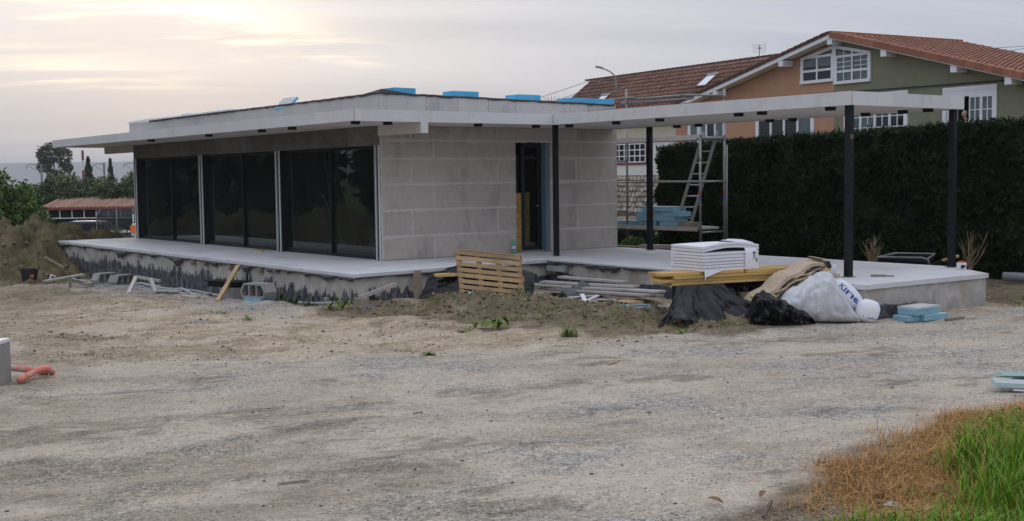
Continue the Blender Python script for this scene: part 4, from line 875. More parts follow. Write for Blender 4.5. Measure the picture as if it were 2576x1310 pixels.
mb = MB(); mb.frame((1.10, -8.05, .10), Vector((.90, -.43, .12)).normalized(), Vector((.43, .90, 0)), Vector((-.1, 0, 1)).normalized(), .40, .30, .075); mb.build('foam_board', MT['blue_s'], label='blue foam board lying in the dark gap between the two black sheets', cat='foam board')
mb = MB(); mb.beam((.52, -8.02, .23), (.76, -8.28, .03), .035, .025); mb.build('stick', MT['oldwood'], label='stick leaning on the soil below the hanging black sheet', cat='stick')
mb = MB(); mb.frame((1.02, -8.50, .355), Vector((.87, -.42, .24)).normalized(), Vector((.43, .9, 0)), Vector((-.2, .1, .97)).normalized(), .19, .45, .045); mb.build('plank_end', MT['pine'], label='pale plank end poking out above the crumpled black plastic', cat='plank')
# crumpled black plastic and big white bag, closed lumps with wrinkled skin
def lump(name, c, ax, half, dep, hfun, m, wr, fr, seed, nu=40, nv=22, smooth=True, ridged=False, **k):
    ax = Vector(ax).normalized(); ay = Vector((-ax.y, ax.x, 0)); c = Vector(c); vs = []; us = np.linspace(-1, 1, nu+1); 
    for u in us:
        h = hfun(u); e = max(.02, (1-abs(u)**3))**.5
        for j in range(nv):
            a = 2*math.pi*j/nv; ca, sa = math.cos(a), math.sin(a)
            yy = math.copysign(abs(ca)**.75, ca)*dep*(.45+.55*e); zz = (h*(.5+.5*math.copysign(abs(sa)**.7, sa)))
            w = 1+wr*((pn2(u*fr+seed, a*fr*.45+seed, seed)+.5*pn2(u*fr*2.4, a*fr*1.3+7, seed+3)) if not ridged else 1.1*(.45-2*abs(pn2(u*fr*1.2+a*.5, a*fr*.5+seed, seed)))+.5*pn2(u*fr*2.6, a*fr*1.2+7, seed+3))
            p = c+ax*(u*half)+ay*(yy*w)+Vector((0, 0, zz*(.55+.45*w))); vs.append((p.x, p.y, p.z))
    F = [(i*nv+j, i*nv+(j+1) % nv, (i+1)*nv+(j+1) % nv, (i+1)*nv+j) for i in range(nu) for j in range(nv)]
    mbq = MB(); mbq.add(vs, F+[tuple(range(nv-1, -1, -1)), tuple(nu*nv+j for j in range(nv))]); return mbq.build(name, m, smooth=smooth, **k)
pw = lambda xs, ys: (lambda u: float(np.interp(u, xs, ys)))
lump('black_plastic', (1.06, -8.78, .0), (.80, -.60, 0), .44, .26, pw([-1, -.8, -.5, -.1, .35, .8, 1], [.12, .40, .44, .36, .26, .15, .03]), MT['poly'], .30, 3.2, 5, 34, 22, smooth=False,
     label='crumpled black plastic heap in front of the white bag', cat='plastic sheet')
lump('bulk_bag', (1.60, -8.90, .0), (.80, -.60, 0), .60, .34, pw([-1, -.85, -.6, -.1, .15, .32, .45, .65, .85, 1], [.06, .22, .42, .60, .68, .69, .56, .36, .18, .03]), MT['bag'], .10, 2.6, 9, 76, 44, ridged=True,
     label='large collapsed white woven bulk bag at the terrace corner', cat='bulk bag')
mb = MB(); mb.tube([(1.83, -9.02, .62), (1.86, -9.04, .74), (1.87, -9.03, .78)], .045, 9, taper=.7); mb.build('bag_spout', MT['bag'], smooth=True, label='white twisted bag neck standing up beside the beige felt', cat='bag neck')
mb = MB(); mb.beam((1.84, -8.98, .74), (1.81, -8.96, .83), .06, .05); mb.build('tube_end', MT['bucket'], label='short black tube end standing behind the white bag neck', cat='tube')
# folded beige felt lying over the planks and the bag
FB = thing('folded_felt', 'thick folded bundle of beige felt sloping over planks and white bag', 'felt bundle', (1.5, -8.5, .3))
fa, fb_ = Vector((.98, -8.42, .27)), Vector((2.02, -8.72, .84)); fd = Vector((.40, .86, .02)); ft = (fb_-fa).normalized(); fnrm = ft.cross(fd).normalized()
if fnrm.z < 0: fnrm = -fnrm
for k in range(6):
    vs = []; n_ = 26; tk = (.050, .020, .018, .026, .018, .024)[k]; off = (.0, -.048, -.072, -.096, -.128, -.152)[k]; s0 = (.0, .06, .10, .22, .30, .42)[k]; e0 = (1.0, .99, .97, .93, .97, 1.03)[k]
    for i_ in range(n_+1):
        u = s0+(e0-s0)*i_/n_; p = fa.lerp(fb_, u); wv = .016*math.sin(u*17+k*1.9)+.012*pn1(u*8, k)
        drop = -.10*max(0, u-.86)**1.2*(3 if k == 0 else 1); swell = .055*math.sin(math.pi*min(1, u*1.05))
        for (v, w_) in ((0, 0), (.5, 0), (1, 0), (1, 1), (.5, 1), (0, 1)):
            vs.append(p+fd*(.50*v+.02*pn1(u*6+k, 9))+fnrm*(off+wv+swell+tk*(w_-1)+.02*pn1(u*5+v*3, k+4)*v)+Vector((0, 0, drop)))
    fs = [(6*i_+j_, 6*i_+(j_+1) % 6, 6*i_+6+(j_+1) % 6, 6*i_+6+j_) for i_ in range(n_) for j_ in range(6)]+[tuple(range(5, -1, -1)), tuple(6*n_+j for j in range(6))]
    mb = MB(); mb.add(vs, fs); mb.build('felt_layer', MT['brown' if k in (1, 4) else 'beige'], FB, smooth=False)
mb = MB(); cs = [(1.0, 0), (1.035, -.02), (1.05, -.06), (1.04, -.10), (1.0, -.13), (.93, -.14)]; vs = []
for (u, dd) in cs:
    p = fa.lerp(fb_, u)
    for v in (0, .5, 1): vs += [p+fd*(.5*v)+fnrm*(dd+.0), p+fd*(.5*v)+fnrm*(dd-.022)-ft*.022]
fs = []
for i_ in range(5):
    for j_ in range(2): a = i_*6+j_*2; fs += [(a, a+2, a+8, a+6), (a+1, a+7, a+9, a+3)]
    fs += [(i_*6, i_*6+6, i_*6+7, i_*6+1), (i_*6+4, i_*6+5, i_*6+11, i_*6+10)]
mb.add(vs, fs); mb.build('fold_end', MT['beige'], FB, smooth=True)
# small printed sacks
def text_mesh(s, size, m, place, name, parent=None):
    cu = bpy.data.curves.new(name, 'FONT'); cu.body = s; cu.size = size; cu.extrude = .001; cu.offset = .006*size*3; cu.resolution_u = 2
    o = bpy.data.objects.new(name, cu); COL.objects.link(o); dg = bpy.context.evaluated_depsgraph_get(); me = bpy.data.meshes.new_from_object(o.evaluated_get(dg)); bpy.data.objects.remove(o)
    for v in me.vertices: v.co = place(v.co.x, v.co.y, v.co.z)
    return link(name, me, m, parent)
def sack(c, r, tilt, lab, txt=None):
    t = thing('printed_sack', lab, 'sack', (c[0], c[1], 0)); rgt = Vector((.8, -.6, 0)); awy = Vector((.6, .8, 0)); ax = rgt*math.cos(tilt)-Vector((0, 0, 1))*math.sin(tilt); az = rgt*math.sin(tilt)+Vector((0, 0, 1))*math.cos(tilt)
    def S(th, ph, g=1.0):
        f_ = lambda q, e: math.copysign(abs(q)**e, q); x = f_(math.cos(ph), .8)*f_(math.cos(th), .7)*r[0]; y = f_(math.cos(ph), .8)*f_(math.sin(th), .7)*r[1]; z = f_(math.sin(ph), .75)*r[2]
        w = g*(1+.035*pn2(th*2.2, ph*2.5, 21)+.02*pn2(th*6, ph*5, 25)); return Vector(c)+ax*(x*w)-awy*(y*w)+az*(z*w)
    vs = []; nu, nv = 32, 18
    for j in range(nv+1):
        for i in range(nu): vs.append(S(2*math.pi*i/nu, -math.pi/2*.985+math.pi*.985*j/nv))
    for v in vs: v.z = max(v.z, gz(v.x, v.y)-.01)
    F = [(j*nu+i, j*nu+(i+1) % nu, (j+1)*nu+(i+1) % nu, (j+1)*nu+i) for j in range(nv) for i in range(nu)]
    mb = MB(); mb.add(vs, F); mb.build('sack_body', MT['sack'], t, smooth=True)
    return t, S
s1, S1 = sack((2.02, -9.13, .37), (.25, .13, .135), R(44), 'white sack with blue lettering leaning on the terrace corner')
s2, S2 = sack((2.10, -9.42, .155), (.16, .12, .16), R(15), 'small white sack with a blue stripe on the gravel below the lettered one')
t1 = thing('x', 'x', 'x'); bpy.data.objects.remove(t1)
o1 = Vector(rootloc(s1))
text_mesh('Kinesa', .17, MT['bluetxt'], lambda x, y, z: S1(math.pi*.74-x*2.9*1.35, y*2.3*1.45-.05, 1.02+z)-o1, 'lettering', s1)
mb = MB()
for (x0, y0, x1, y1) in ((.62, -.30, .48, -.42), (.48, -.42, .40, -.30), (.40, -.38, .24, -.40), (.22, -.30, .12, -.42), (.52, -.52, .14, -.50)):
    q = [S2(math.pi*x0, y0, 1.02), S2(math.pi*x1, y1, 1.02), S2(math.pi*x1, y1-.09, 1.02), S2(math.pi*x0, y0-.09, 1.02)]; mb.add(q, [(0, 1, 2, 3)])
mb.build('blue_stroke', MT['bluetxt'], s2)
# blue foam stack by the end of the terrace
BG = 'pale blue foam offcuts stacked at the terrace end'
for (c, sx, sy, sz, rz, lab, m) in (((2.75, -9.62, gz(2.7, -9.6)), .34, .26, .07, -.1, 'lower left blue foam offcut on the gravel', 'blue_p'), ((3.08, -9.72, gz(3, -9.7)), .52, .26, .075, -.05, 'lower right blue foam offcut on the gravel with a notched end', 'blue_p'),
      ((2.93, -9.66, gz(3, -9.7)+.085), .55, .30, .075, .0, 'middle foam sheet of the small stack beside the terrace wall', 'blue_p'), ((2.95, -9.65, gz(3, -9.7)+.168), .56, .33, .022, .03, 'top grey faced foam sheet of the small stack beside the terrace wall', 'foamtop')):
    foam('foam_offcut', c, sx, sy, sz, rz, lab, m, group=BG)
mb = MB(); mb.beam((3.1, -9.98, gz(3.1, -9.98)+.02), (3.45, -10.02, gz(3.4, -10)+.02), .06, .025); mb.build('wood_scrap', MT['oldwood'], label='thin dark wood scrap on the gravel before the foam stack', cat='wood scrap')
# behind the terrace on the right: wheelbarrow, pipe, dry bushes
WB = thing('wheelbarrow', 'dark wheelbarrow parked behind the terrace edge with a yellow grip showing', 'wheelbarrow', (6.45, -7.0, 0))
mb = MB(); mb.add([(6.15, -7.55, .52), (6.75, -7.35, .62), (6.75, -6.55, .60), (6.15, -6.6, .56), (6.3, -7.35, .22), (6.6, -7.3, .22), (6.6, -6.8, .22), (6.3, -6.85, .22)], [(0, 4, 5, 1), (1, 5, 6, 2), (2, 6, 7, 3), (3, 7, 4, 0), (7, 6, 5, 4)])
mb.build('tub', MT['steel'], WB)
mb = MB(); mb.tube([(6.15, -6.6, .565), (6.15, -7.5, .595), (6.2, -7.58, .57), (6.22, -7.6, .45)], .018, 8); mb.tube([(6.15, -6.6, .565), (6.75, -6.55, .605), (6.75, -7.35, .625), (6.25, -7.55, .58)], .016, 8); mb.build('rim', MT['galv'], WB, smooth=True)
for y_ in (-7.75,): mb = MB(); mb.tube([(6.3, -7.2, .33), (6.15, -8.0, .60)], .018, 8); mb.build('handle_bar', MT['steel'], WB); mb = MB(); mb.tube([(6.18, -7.88, .565), (6.10, -8.22, .66)], .026, 8); mb.build('grip', MT['pine'], WB, smooth=True)
mb = MB(); mb.lathe((6.45, -6.35, .18), [(.17, -.04), (.18, 0), (.17, .04)], 14); mb.build('wheel', MT['rubber'], WB)
mb = MB(); mb.beam((6.3, -7.35, .22), (6.3, -7.45, .0), .03, .03); mb.beam((6.6, -7.3, .22), (6.6, -7.4, 0), .03, .03); mb.build('leg', MT['steel'], WB)
mb = MB(); mb.tube([(8.75, -7.45, .12), (8.95, -8.6, .12), (9.1, -9.6, .12)], .085, 12); mb.build('grey_pipe', MT['plasgrey'], smooth=True, label='grey plastic pipe lying at the foot of the hedge', cat='pipe')
def twigs(name, x, y, h, n, lab, m='drystem', spread=.5, sub=3):
    mb = MB()
    for _ in range(n):
        a = random.uniform(0, 6.28); s_ = random.uniform(.2, 1)*spread; hh = h*random.uniform(.6, 1)
        p = [Vector((x, y, gz(x, y)))]
        for k in range(1, 6): p.append(p[0]+Vector((math.cos(a)*s_*(k/5)**1.4*h+random.uniform(-.02, .02), math.sin(a)*s_*(k/5)**1.4*h+random.uniform(-.02, .02), hh*k/5)))
        mb.tube(p, .012, 5, taper=.35)
        for _ in range(sub):
            q = p[random.randint(2, 4)]; b = random.uniform(0, 6.28); mb.tube([q, q+Vector((math.cos(b)*.07, math.sin(b)*.07, .10)), q+Vector((math.cos(b)*.1, math.sin(b)*.1, .2))], .005, 4, taper=.4)
    return mb.build(name, MT[m], label=lab, cat='dead shrub')
twigs('dead_shrub', 8.85, -4.5, .75, 14, 'brown dead shrub standing before the hedge between the two front columns', spread=.45)
twigs('dead_shrub', 8.75, -6.75, .92, 9, 'bare pale shrub with forked stems at the hedge beside the corner column', spread=.4)

# ------------------------------------------------------------------ debris along the glass side
bk = thing('rubber_bucket', 'black rubber bucket on the dirt before the earth mound', 'bucket', (-3.9, 9.3, gz(-3.9, 9.3)))
zb = gz(-3.9, 9.3)
mb = MB(); mb.lathe((-3.9, 9.3, zb), [(.15, 0), (.20, .32), (.205, .33), (.185, .33), (.14, .03)], 18); mb.build('tub', MT['bucket'], bk, smooth=False)
mb = MB(); 
for dx in (0, .055): mb.frame((-3.9-.02+dx*.8, 9.3-.185-dx*.15, zb+.17), Vector((.85, -.5, 0)), Vector((.5, .85, 0)), Vector((0, 0, 1)), .03, .02, .06)
mb.build('orange_mark', MT['orange'], bk)
for sx in (-1, 1): mb = MB(); mb.tube([(-3.9+sx*.19, 9.25, zb+.31), (-3.9+sx*.24, 9.3, zb+.36), (-3.9+sx*.19, 9.36, zb+.31)], .014, 6); mb.build('handle', MT['bucket'], bk)
mb = MB(); mb.beam((-3.65, 9.05, gz(-3.5, 9)+.06), (-2.65, 9.35, gz(-2.7, 9.3)+.10), .16, .05); mb.build('white_plank', MT['pinegrey'], label='white board lying flat between bucket and terrace', cat='board')
mb = MB(); mb.tube([(-3.45, 9.3, gz(-3.4, 9.3)+.10), (-3.4, 9.35, gz(-3.4, 9.3)+.22), (-3.3, 9.3, gz(-3.3, 9.3)+.14)], .02, 6); mb.build('white_hose_end', MT['pvc'], smooth=True, label='white bent hose end behind the white board', cat='hose')
mb = MB(); mb.beam((-3.0, 11.2, .22), (-2.75, 10.5, -.03), .05, .04); mb.build('stake', MT['oldwood'], label='dark stake leaning on the earth mound left of the terrace', cat='stake')
mb = MB(); mb.beam((-4.08, 5.68, gz(-4, 5.7)-.05), (-4.08, 5.68, gz(-4, 5.7)+.25), .06, .05); mb.build('stake', MT['oldwood'], label='short wooden stake standing upright in the churned dirt', cat='stake')
mb = MB(); mb.beam((-3.95, 5.75, gz(-4, 5.7)+.10), (-3.2, 7.0, gz(-3.2, 7)+.03), .10, .02); mb.beam((-3.95, 5.75, gz(-4, 5.7)+.10), (-3.6, 5.9, gz(-3.6, 5.9)+.05), .05, .02); mb.build('lath', MT['greywood'], label='grey lath lying behind the short stake', cat='lath')
# hollow concrete infill blocks: chamfered section with three cells
def vault(c, rz, ln, lab, flip=False, tilt=0):
    t = thing('hollow_block', lab, 'concrete block', (c[0], c[1], c[2])); Mx = Matrix.Rotation(rz, 3, 'Z') @ Matrix.Rotation(tilt, 3, 'X')
    outer = [(-.26, 0), (.26, 0), (.30, .10), (.22, .25), (-.22, .25), (-.30, .10)]; 
    cells = [[(-.245, .03), (-.10, .03), (-.10, .22), (-.20, .22), (-.265, .10)], [(-.075, .03), (.075, .03), (.075, .22), (-.075, .22)], [(.10, .03), (.245, .03), (.265, .10), (.20, .22), (.10, .22)]]
    mb = MB(); W_ = lambda x, y, z: Vector(c)+Mx @ Vector((x, y, -z+.25 if flip else z))
    n_ = len(outer); vs = [W_(x, -ln/2, z) for x, z in outer]+[W_(x, ln/2, z) for x, z in outer]; fs = [(i_, (i_+1) % n_, n_+(i_+1) % n_, n_+i_) for i_ in range(n_)]
    mb.add(vs, fs)
    # end faces as webs round the cells, cells lined inside
    bars = [([(-.26, 0), (.26, 0), (.245, .03), (-.245, .03)]), ([(-.22, .25), (-.20, .22), (.20, .22), (.22, .25)]), ([(-.26, 0), (-.245, .03), (-.265, .10), (-.30, .10)]), ([(-.30, .10), (-.265, .10), (-.20, .22), (-.22, .25)]),
            ([(.26, 0), (.30, .10), (.265, .10), (.245, .03)]), ([(.30, .10), (.22, .25), (.20, .22), (.265, .10)]), ([(-.10, .03), (-.075, .03), (-.075, .22), (-.10, .22)]), ([(.075, .03), (.10, .03), (.10, .22), (.075, .22)])]
    for sgn in (-1, 1):
        for b_ in bars: mb.add([W_(x, sgn*ln/2, z) for x, z in b_], [(0, 1, 2, 3)])
    for ce in cells:
        k = len(ce); mb.add([W_(x, -ln/2, z) for x, z in ce]+[W_(x, ln/2, z) for x, z in ce], [(i_, k+i_, k+(i_+1) % k, (i_+1) % k) for i_ in range(k)])
    mb.build('body', MT['conc'], t); return t
vault((-2.78, 7.42, gz(-2.8, 7.4)-.02), R(20), .22, 'left one of two hollow concrete blocks lying end to end before the terrace')
vault((-2.50, 7.15, gz(-2.5, 7.1)-.02), R(28), .25, 'right one of two hollow concrete blocks lying end to end before the terrace')
zz_ = gz(-2.7, -.3)
vault((-2.60, -.14, zz_+.10), R(-70)+R(0), .30, 'hollow concrete block standing on two blue foam pads beside the weeds')
for k in range(2): foam('foam_pad', (-2.60+.01*k, -.14, zz_-.01+k*.052), .36, .42, .048, R(20), ('upper' if k else 'lower')+' blue foam pad under the hollow concrete block', 'blue_p', group='foam pads under the concrete block', cat='foam pad')
# channel block: slab on a stem (upside down trough)
T = thing('channel_block', 'grey concrete channel block lying on its stem against the terrace wall', 'concrete block', (-2.45, 1.55, gz(-2.4, 1.5)))
zc = gz(-2.4, 1.5); a_ = Vector((-.35, .94, 0)); b_ = Vector((.94, .35, 0))
mb = MB(); mb.frame((-2.40, 1.62, zc+.34), a_, b_, Vector((0, 0, 1)), .75, .30, .10); mb.frame((-2.42, 1.60, zc+.395), a_, b_, Vector((0, 0, 1)), .90, .34, .022); mb.build('flange', MT['steel'], T)
mb = MB(); mb.frame((-2.45, 1.35, zc+.14), a_, b_, Vector((0, 0, 1)), .34, .26, .30); mb.build('stem', MT['conc'], T)
mb = MB(); mb.frame((-2.6, 2.15, zc+.06), a_, b_, Vector((0, 0, 1)), .16, .12, .15); mb.build('small_block', MT['conc'], label='small pale block on the ground left of the channel block', cat='block')
mb = MB(); mb.beam((-2.95, .83, gz(-2.9, .8)+.0), (-2.09, 1.82, .43), .075, .045); mb.build('prop_plank', MT['pallet'], label='yellow prop plank leaning against the terrace wall', cat='plank')
mb = MB(); mb.tube([(-2.03, 1.55, .42), (-2.06, 1.52, .2), (-2.06, 1.5, -.02)], .022, 6); mb.tube([(-2.05, 1.56, .36), (-2.12, 1.7, .40), (-2.10, 1.78, .33)], .010, 5); mb.build('black_conduit', MT['bucket'], smooth=True, label='black conduit hanging down the terrace wall behind the prop', cat='conduit')
mb = MB(); mb.lathe((-2.055, -1.62, .07), [(.055, -.05), (.06, 0)], 10); mb.build('drain_stub', MT['plasgrey'], H)
fr_ = thing('trestle', 'grey metal trestle frame lying tilted on the dirt before the terrace', 'frame', (-3.4, 3.5, gz(-3.4, 3.5)))
zf = gz(-3.4, 3.5)
for (a, b) in (((-3.72, 3.25, zf+.02), (-3.38, 3.75, zf+.30)), ((-3.38, 3.75, zf+.30), (-3.05, 3.35, zf+.22)), ((-3.20, 3.45, zf+.26), (-3.22, 3.15, zf+.02)), ((-3.72, 3.25, zf+.03), (-3.22, 3.15, zf+.03))):
    mb = MB(); mb.beam(a, b, .07, .05); mb.build('bar', MT['greywood'], fr_)
mb = MB(); mb.beam((-3.35, 3.7, zf+.05), (-2.9, 2.7, zf+.05), .18, .03); mb.build('white_board', MT['pinegrey'], label='white board lying on the dirt inside the tilted trestle frame', cat='board')
def hose(pts, r, m, lab, nm='pipe', cat='pipe'):
    P = [Vector((x, y, max(gz(x, y), -9)+r*.7+dz)) for x, y, dz in pts]; out = []
    for i in range(len(P)-1):
        for k in range(5):
            t = k/5; p0, p1, p2, p3 = P[max(0, i-1)], P[i], P[i+1], P[min(len(P)-1, i+2)]
            out.append(.5*((2*p1)+(p2-p0)*t+(2*p0-5*p1+4*p2-p3)*t*t+(3*p1-p0-3*p2+p3)*t**3))
    out.append(P[-1]); mb = MB(); mb.tube(out, r, 8); return mb.build(nm, MT[m], smooth=True, label=lab, cat=cat)
hose([(-2.3, 7.3, .02), (-2.6, 5.6, .02), (-2.55, 4.2, 0), (-2.75, 3.0, .02), (-3.0, 1.6, 0)], .030, 'plasgrey', 'long grey pipe lying along the foot of the terrace wall')
hose([(-2.25, 6.6, .02), (-2.35, 5.3, .06), (-2.6, 4.4, .01), (-2.4, 3.3, .05), (-2.2, 2.4, .02)], .024, 'plasgrey', 'thinner pale conduit snaking beside the long grey pipe', 'conduit', 'conduit')
hose([(-3.1, 8.9, .03), (-2.9, 8.2, .0), (-2.7, 7.9, .04), (-2.35, 8.6, .01)], .026, 'plasgrey', 'bent pale conduit on the rubble left of the hollow blocks', 'conduit', 'conduit')
hose([(-2.15, -.6, .03), (-2.2, -1.4, .0), (-2.15, -2.3, .02)], .03, 'plasgrey', 'short grey pipe along the wall foot right of the weeds')
mb = MB(); mb.frame((-2.02, -2.72, gz(-2, -2.7)+.05), Vector((.8, -.6, 0)), Vector((.6, .8, 0)), Vector((0, 0, 1)), .24, .14, .11); mb.build('brick', MT['oldwood'], label='brown brick lying at the near corner of the terrace', cat='brick')
mb = MB(); mb.beam((-1.98, -2.62, .14), (-1.28, -2.56, .30), .05, .06); mb.build('batten', MT['greywood'], label='grey batten fixed low on the terrace end wall', cat='batten')
for k in range(10):
    x, y = random.uniform(-3.4, -2.3), random.uniform(-.8, 5.5); mb = MB(); a = random.uniform(0, 3.14); mb.frame((x, y, gz(x, y)+.012), Vector((math.cos(a), math.sin(a), .05)).normalized(), Vector((-math.sin(a), math.cos(a), 0)), Vector((0, 0, 1)), random.uniform(.12, .45), random.uniform(.05, .14), .02)
    mb.build('board_scrap', MT['pinegrey' if k % 3 else 'greywood'], label='pale flat scrap trodden into the grey rubble along the terrace', cat='scrap', group='flat scraps in the rubble')
pud = MB(); pp = [(-5.35+.42*math.cos(a)*(1+.25*math.sin(3*a)), 4.0+.60*math.sin(a)*(1+.2*math.cos(2*a))) for a in np.linspace(0, 6.28, 30)[:-1]]
zp = gz(-5.35, 4.0)+.035; pud.add([(x, y, zp) for x, y in pp], [tuple(range(len(pp)))]); pud.build('water', MT['wet'], kind='structure', label='small bright puddle in the churned dirt')
bluer = MB(); 
for k in range(5): a = random.uniform(0, 3); bluer.frame((-2.25+.06*k, -3.25-.03*k, max(gz(-2.2, -3.2), heap_z(-2.2, -3.25))+.02), Vector((math.cos(a), math.sin(a), .3)).normalized(), Vector((-math.sin(a), math.cos(a), 0)), UZ_, .10, .04, .004)
bluer.build('blue_rag', MT['bluetape'], label='scrap of bright blue plastic on the dirt at the near terrace corner', cat='plastic scrap')
# foreground left: concrete post and coral conduits; right: pale foam fragments
zl = gz(-8.7, -6.7)
CBK = thing('concrete_post', 'grey concrete post base with a pale cap beside coral conduits', 'concrete post', (-8.72, -6.62, zl))
mb = MB(); mb.frame((-8.66, -6.66, zl+.185), Vector((.8, -.6, 0)), Vector((.6, .8, 0)), Vector((0, 0, 1)), .34, .30, .45); mb.build('body', MT['conc'], CBK)
mb = MB(); mb.frame((-8.66, -6.66, zl+.43), Vector((.8, -.6, 0)), Vector((.6, .8, 0)), Vector((0, 0, 1)), .35, .31, .035); mb.build('cap', MT['bead'], CBK)
hose([(-8.75, -6.1, .05), (-8.45, -6.25, .10), (-8.2, -6.4, .06), (-8.0, -6.38, .0)], .034, 'coral', 'upper coral corrugated conduit curving out of the ground', 'conduit', 'conduit')
hose([(-8.43, -6.92, .02), (-8.22, -6.72, .06), (-8.05, -6.55, .06), (-7.95, -6.40, .0)], .034, 'coral', 'lower coral corrugated conduit with a dusty cut end', 'conduit', 'conduit')
zr = gz(-1.2, -13.5)
FG = 'pale green foam fragments at the right edge'
for (c, sx, sy, rz, tl, lab) in (((-1.18, -13.62, zr+.05), .55, .16, -.75, (.12, .05), 'front pale green foam fragment with a white lower edge'), ((-.98, -13.52, zr+.10), .52, .18, -.6, (-.25, .04), 'middle pale green foam fragment resting on the front one'), ((-.72, -13.42, zr+.05), .40, .20, -.5, (-.35, 0), 'rear pale green foam fragment behind the others')):
    foam('foam_fragment', c, sx, sy, .035, rz, lab, 'teal', tilt=tl, group=FG, cat='foam fragment')
mb = MB(); mb.beam((-1.32, -13.60, zr+.025), (-1.0, -14.05, zr+.02), .03, .012); mb.build('white_edge_strip', MT['pvc'], label='thin white strip below the front pale green foam fragment', cat='strip')
mb = MB(); mb.beam((-6.28, -14.93, gz(-6.3, -14.9)+.02), (-6.08, -14.82, gz(-6, -14.8)+.05), .018, .016); mb.build('stick', MT['bark'], label='dark stick on the ground left of the dry grass', cat='stick')
for (x, y, a, ln) in ((-3.12, -9.95, .3, .26), (-8.2, -12.35, -.3, .20), (-6.2, -10.9, .2, .10)):
    mb = MB(); mb.beam((x, y, gz(x, y)+.012), (x+ln*math.cos(a), y+ln*math.sin(a), gz(x+ln*math.cos(a), y+ln*math.sin(a))+.012), .022, .010)
    mb.build('wood_splinter', MT['pallet' if x > -4 else 'oldwood'], label={-3.12: 'light wood splinter on the gravel before the soil heap', -8.2: 'thin dark splinter on the track near the lower edge', -6.2: 'small splinter in the middle of the track'}[x], cat='splinter')

# ------------------------------------------------------------------ foliage helpers
def leaves(P, size, aspect=2.2, up=.0, N0=None, spread=1.0, fold=True):
    """n small quads: centres P, random attitude biased to N0; returns V,F"""
    n = len(P); d = RNG.normal(size=(n, 3)); d[:, 2] += up; d /= np.linalg.norm(d, axis=1)[:, None]
    nr = RNG.normal(size=(n, 3))*spread
    if N0 is not None: nr = nr+N0
    w = np.cross(d, nr); w /= np.maximum(1e-6, np.linalg.norm(w, axis=1))[:, None]
    s = size*RNG.uniform(.6, 1.4, n)
    a = d*(s*aspect/2)[:, None]; b = w*(s/2)[:, None]
    Vv = np.stack([P-a, P+b-.15*a, P+a, P-b-.15*a], 1).reshape(-1, 3)
    return Vv, np.arange(4*n).reshape(-1, 4)
def blob_pts(c, r, n, shell=.55, nz=.25, seed=0):
    d = RNG.normal(size=(n, 3)); d /= np.linalg.norm(d, axis=1)[:, None]; k = RNG.uniform(shell, 1, n)**.7
    k = k*(1+nz*fbm(d[:, 0]*2.2+seed, d[:, 1]*2.2+d[:, 2]*2.7, 3, seed))
    return np.array(c)+d*k[:, None]*np.array(r)
def tree(name, x, y, z0, blobs, n, size, m, lab, cat='tree', trunk_r=.15, group=None, asp=1.8, core=None, up=0, lean=0):
    t = thing(name, lab, cat, (x, y, z0), group)
    Ps = [blob_pts(c, r, max(30, int(n*w)), seed=i*7+int(abs(x*3))) for i, (c, r, w) in enumerate(blobs)]
    P = np.concatenate(Ps)+np.array([x, y, z0])
    Vv, Ff = leaves(P, size, asp, up); np_obj('crown', Vv, Ff, MT[m], t)
    mb = MB(); top = max(c[2] for c, r, w in blobs)
    mb.tube([(x, y, z0-.3), (x+lean*.4, y, z0+top*.4), (x+lean, y, z0+top*.9)], trunk_r, 7, taper=.35)
    for c, r, w in blobs: mb.tube([(x+lean*.5, y, z0+max(.1, c[2]*.45)), (x+c[0]*.6, y+c[1]*.6, z0+c[2]*.75), (x+c[0], y+c[1], z0+c[2]+r[2]*.3)], trunk_r*.45, 5, taper=.3)
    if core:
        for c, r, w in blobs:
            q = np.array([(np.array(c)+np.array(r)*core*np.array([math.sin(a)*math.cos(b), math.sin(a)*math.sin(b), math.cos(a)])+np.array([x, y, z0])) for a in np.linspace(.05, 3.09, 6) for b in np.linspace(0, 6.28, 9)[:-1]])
            mb.m = 1; mb.add(q, [(i*8+j, i*8+(j+1) % 8, (i+1)*8+(j+1) % 8, (i+1)*8+j) for i in range(5) for j in range(8)])  # dark core, shade inside the crown put into its colour
        mb.build('branches_core', [MT['bark'], MT['hedge_core']], t)
    else: mb.build('trunk', MT['bark'], t)
    return t

# ------------------------------------------------------------------ clipped hedge on the right
HT = thing('hedge', 'tall clipped dark green conifer hedge running behind the canopy', 'hedge', (10.1, -6, 0))
hx0, hx1, hy0, hy1 = 9.45, 11.0, -17.0, 2.25
def hedge_top(y): return 2.70+.026*(2-y)
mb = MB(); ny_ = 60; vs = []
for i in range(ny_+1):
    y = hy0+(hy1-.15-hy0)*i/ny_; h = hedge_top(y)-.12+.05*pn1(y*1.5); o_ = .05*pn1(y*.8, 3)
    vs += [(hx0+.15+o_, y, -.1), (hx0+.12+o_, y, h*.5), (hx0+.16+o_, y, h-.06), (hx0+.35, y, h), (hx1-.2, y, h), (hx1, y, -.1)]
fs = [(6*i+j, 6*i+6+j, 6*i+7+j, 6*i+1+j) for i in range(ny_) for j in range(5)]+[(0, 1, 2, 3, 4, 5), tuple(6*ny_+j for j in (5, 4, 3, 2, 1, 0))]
mb.add(vs, fs); mb.build('shade_core', MT['hedge_core'], HT)  # solid filler, the hedge's inner shade is put into its colour
def hedge_face(n):
    y = RNG.uniform(hy0, hy1, n); z = RNG.uniform(.0, 1, n)**.9*(2.70+.026*(2-y)+.02); lump_ = .17*fbm(y*.9, z*1.1, 3, 51)+.09*fbm(y*3.2, z*3.2, 2, 53)
    x = hx0+.02-lump_+RNG.uniform(-.07, .14, n); P = np.stack([x, y, z], 1); return leaves(P, .042, 3.4, .35, np.array([-.8, -.3, .4]), .7)
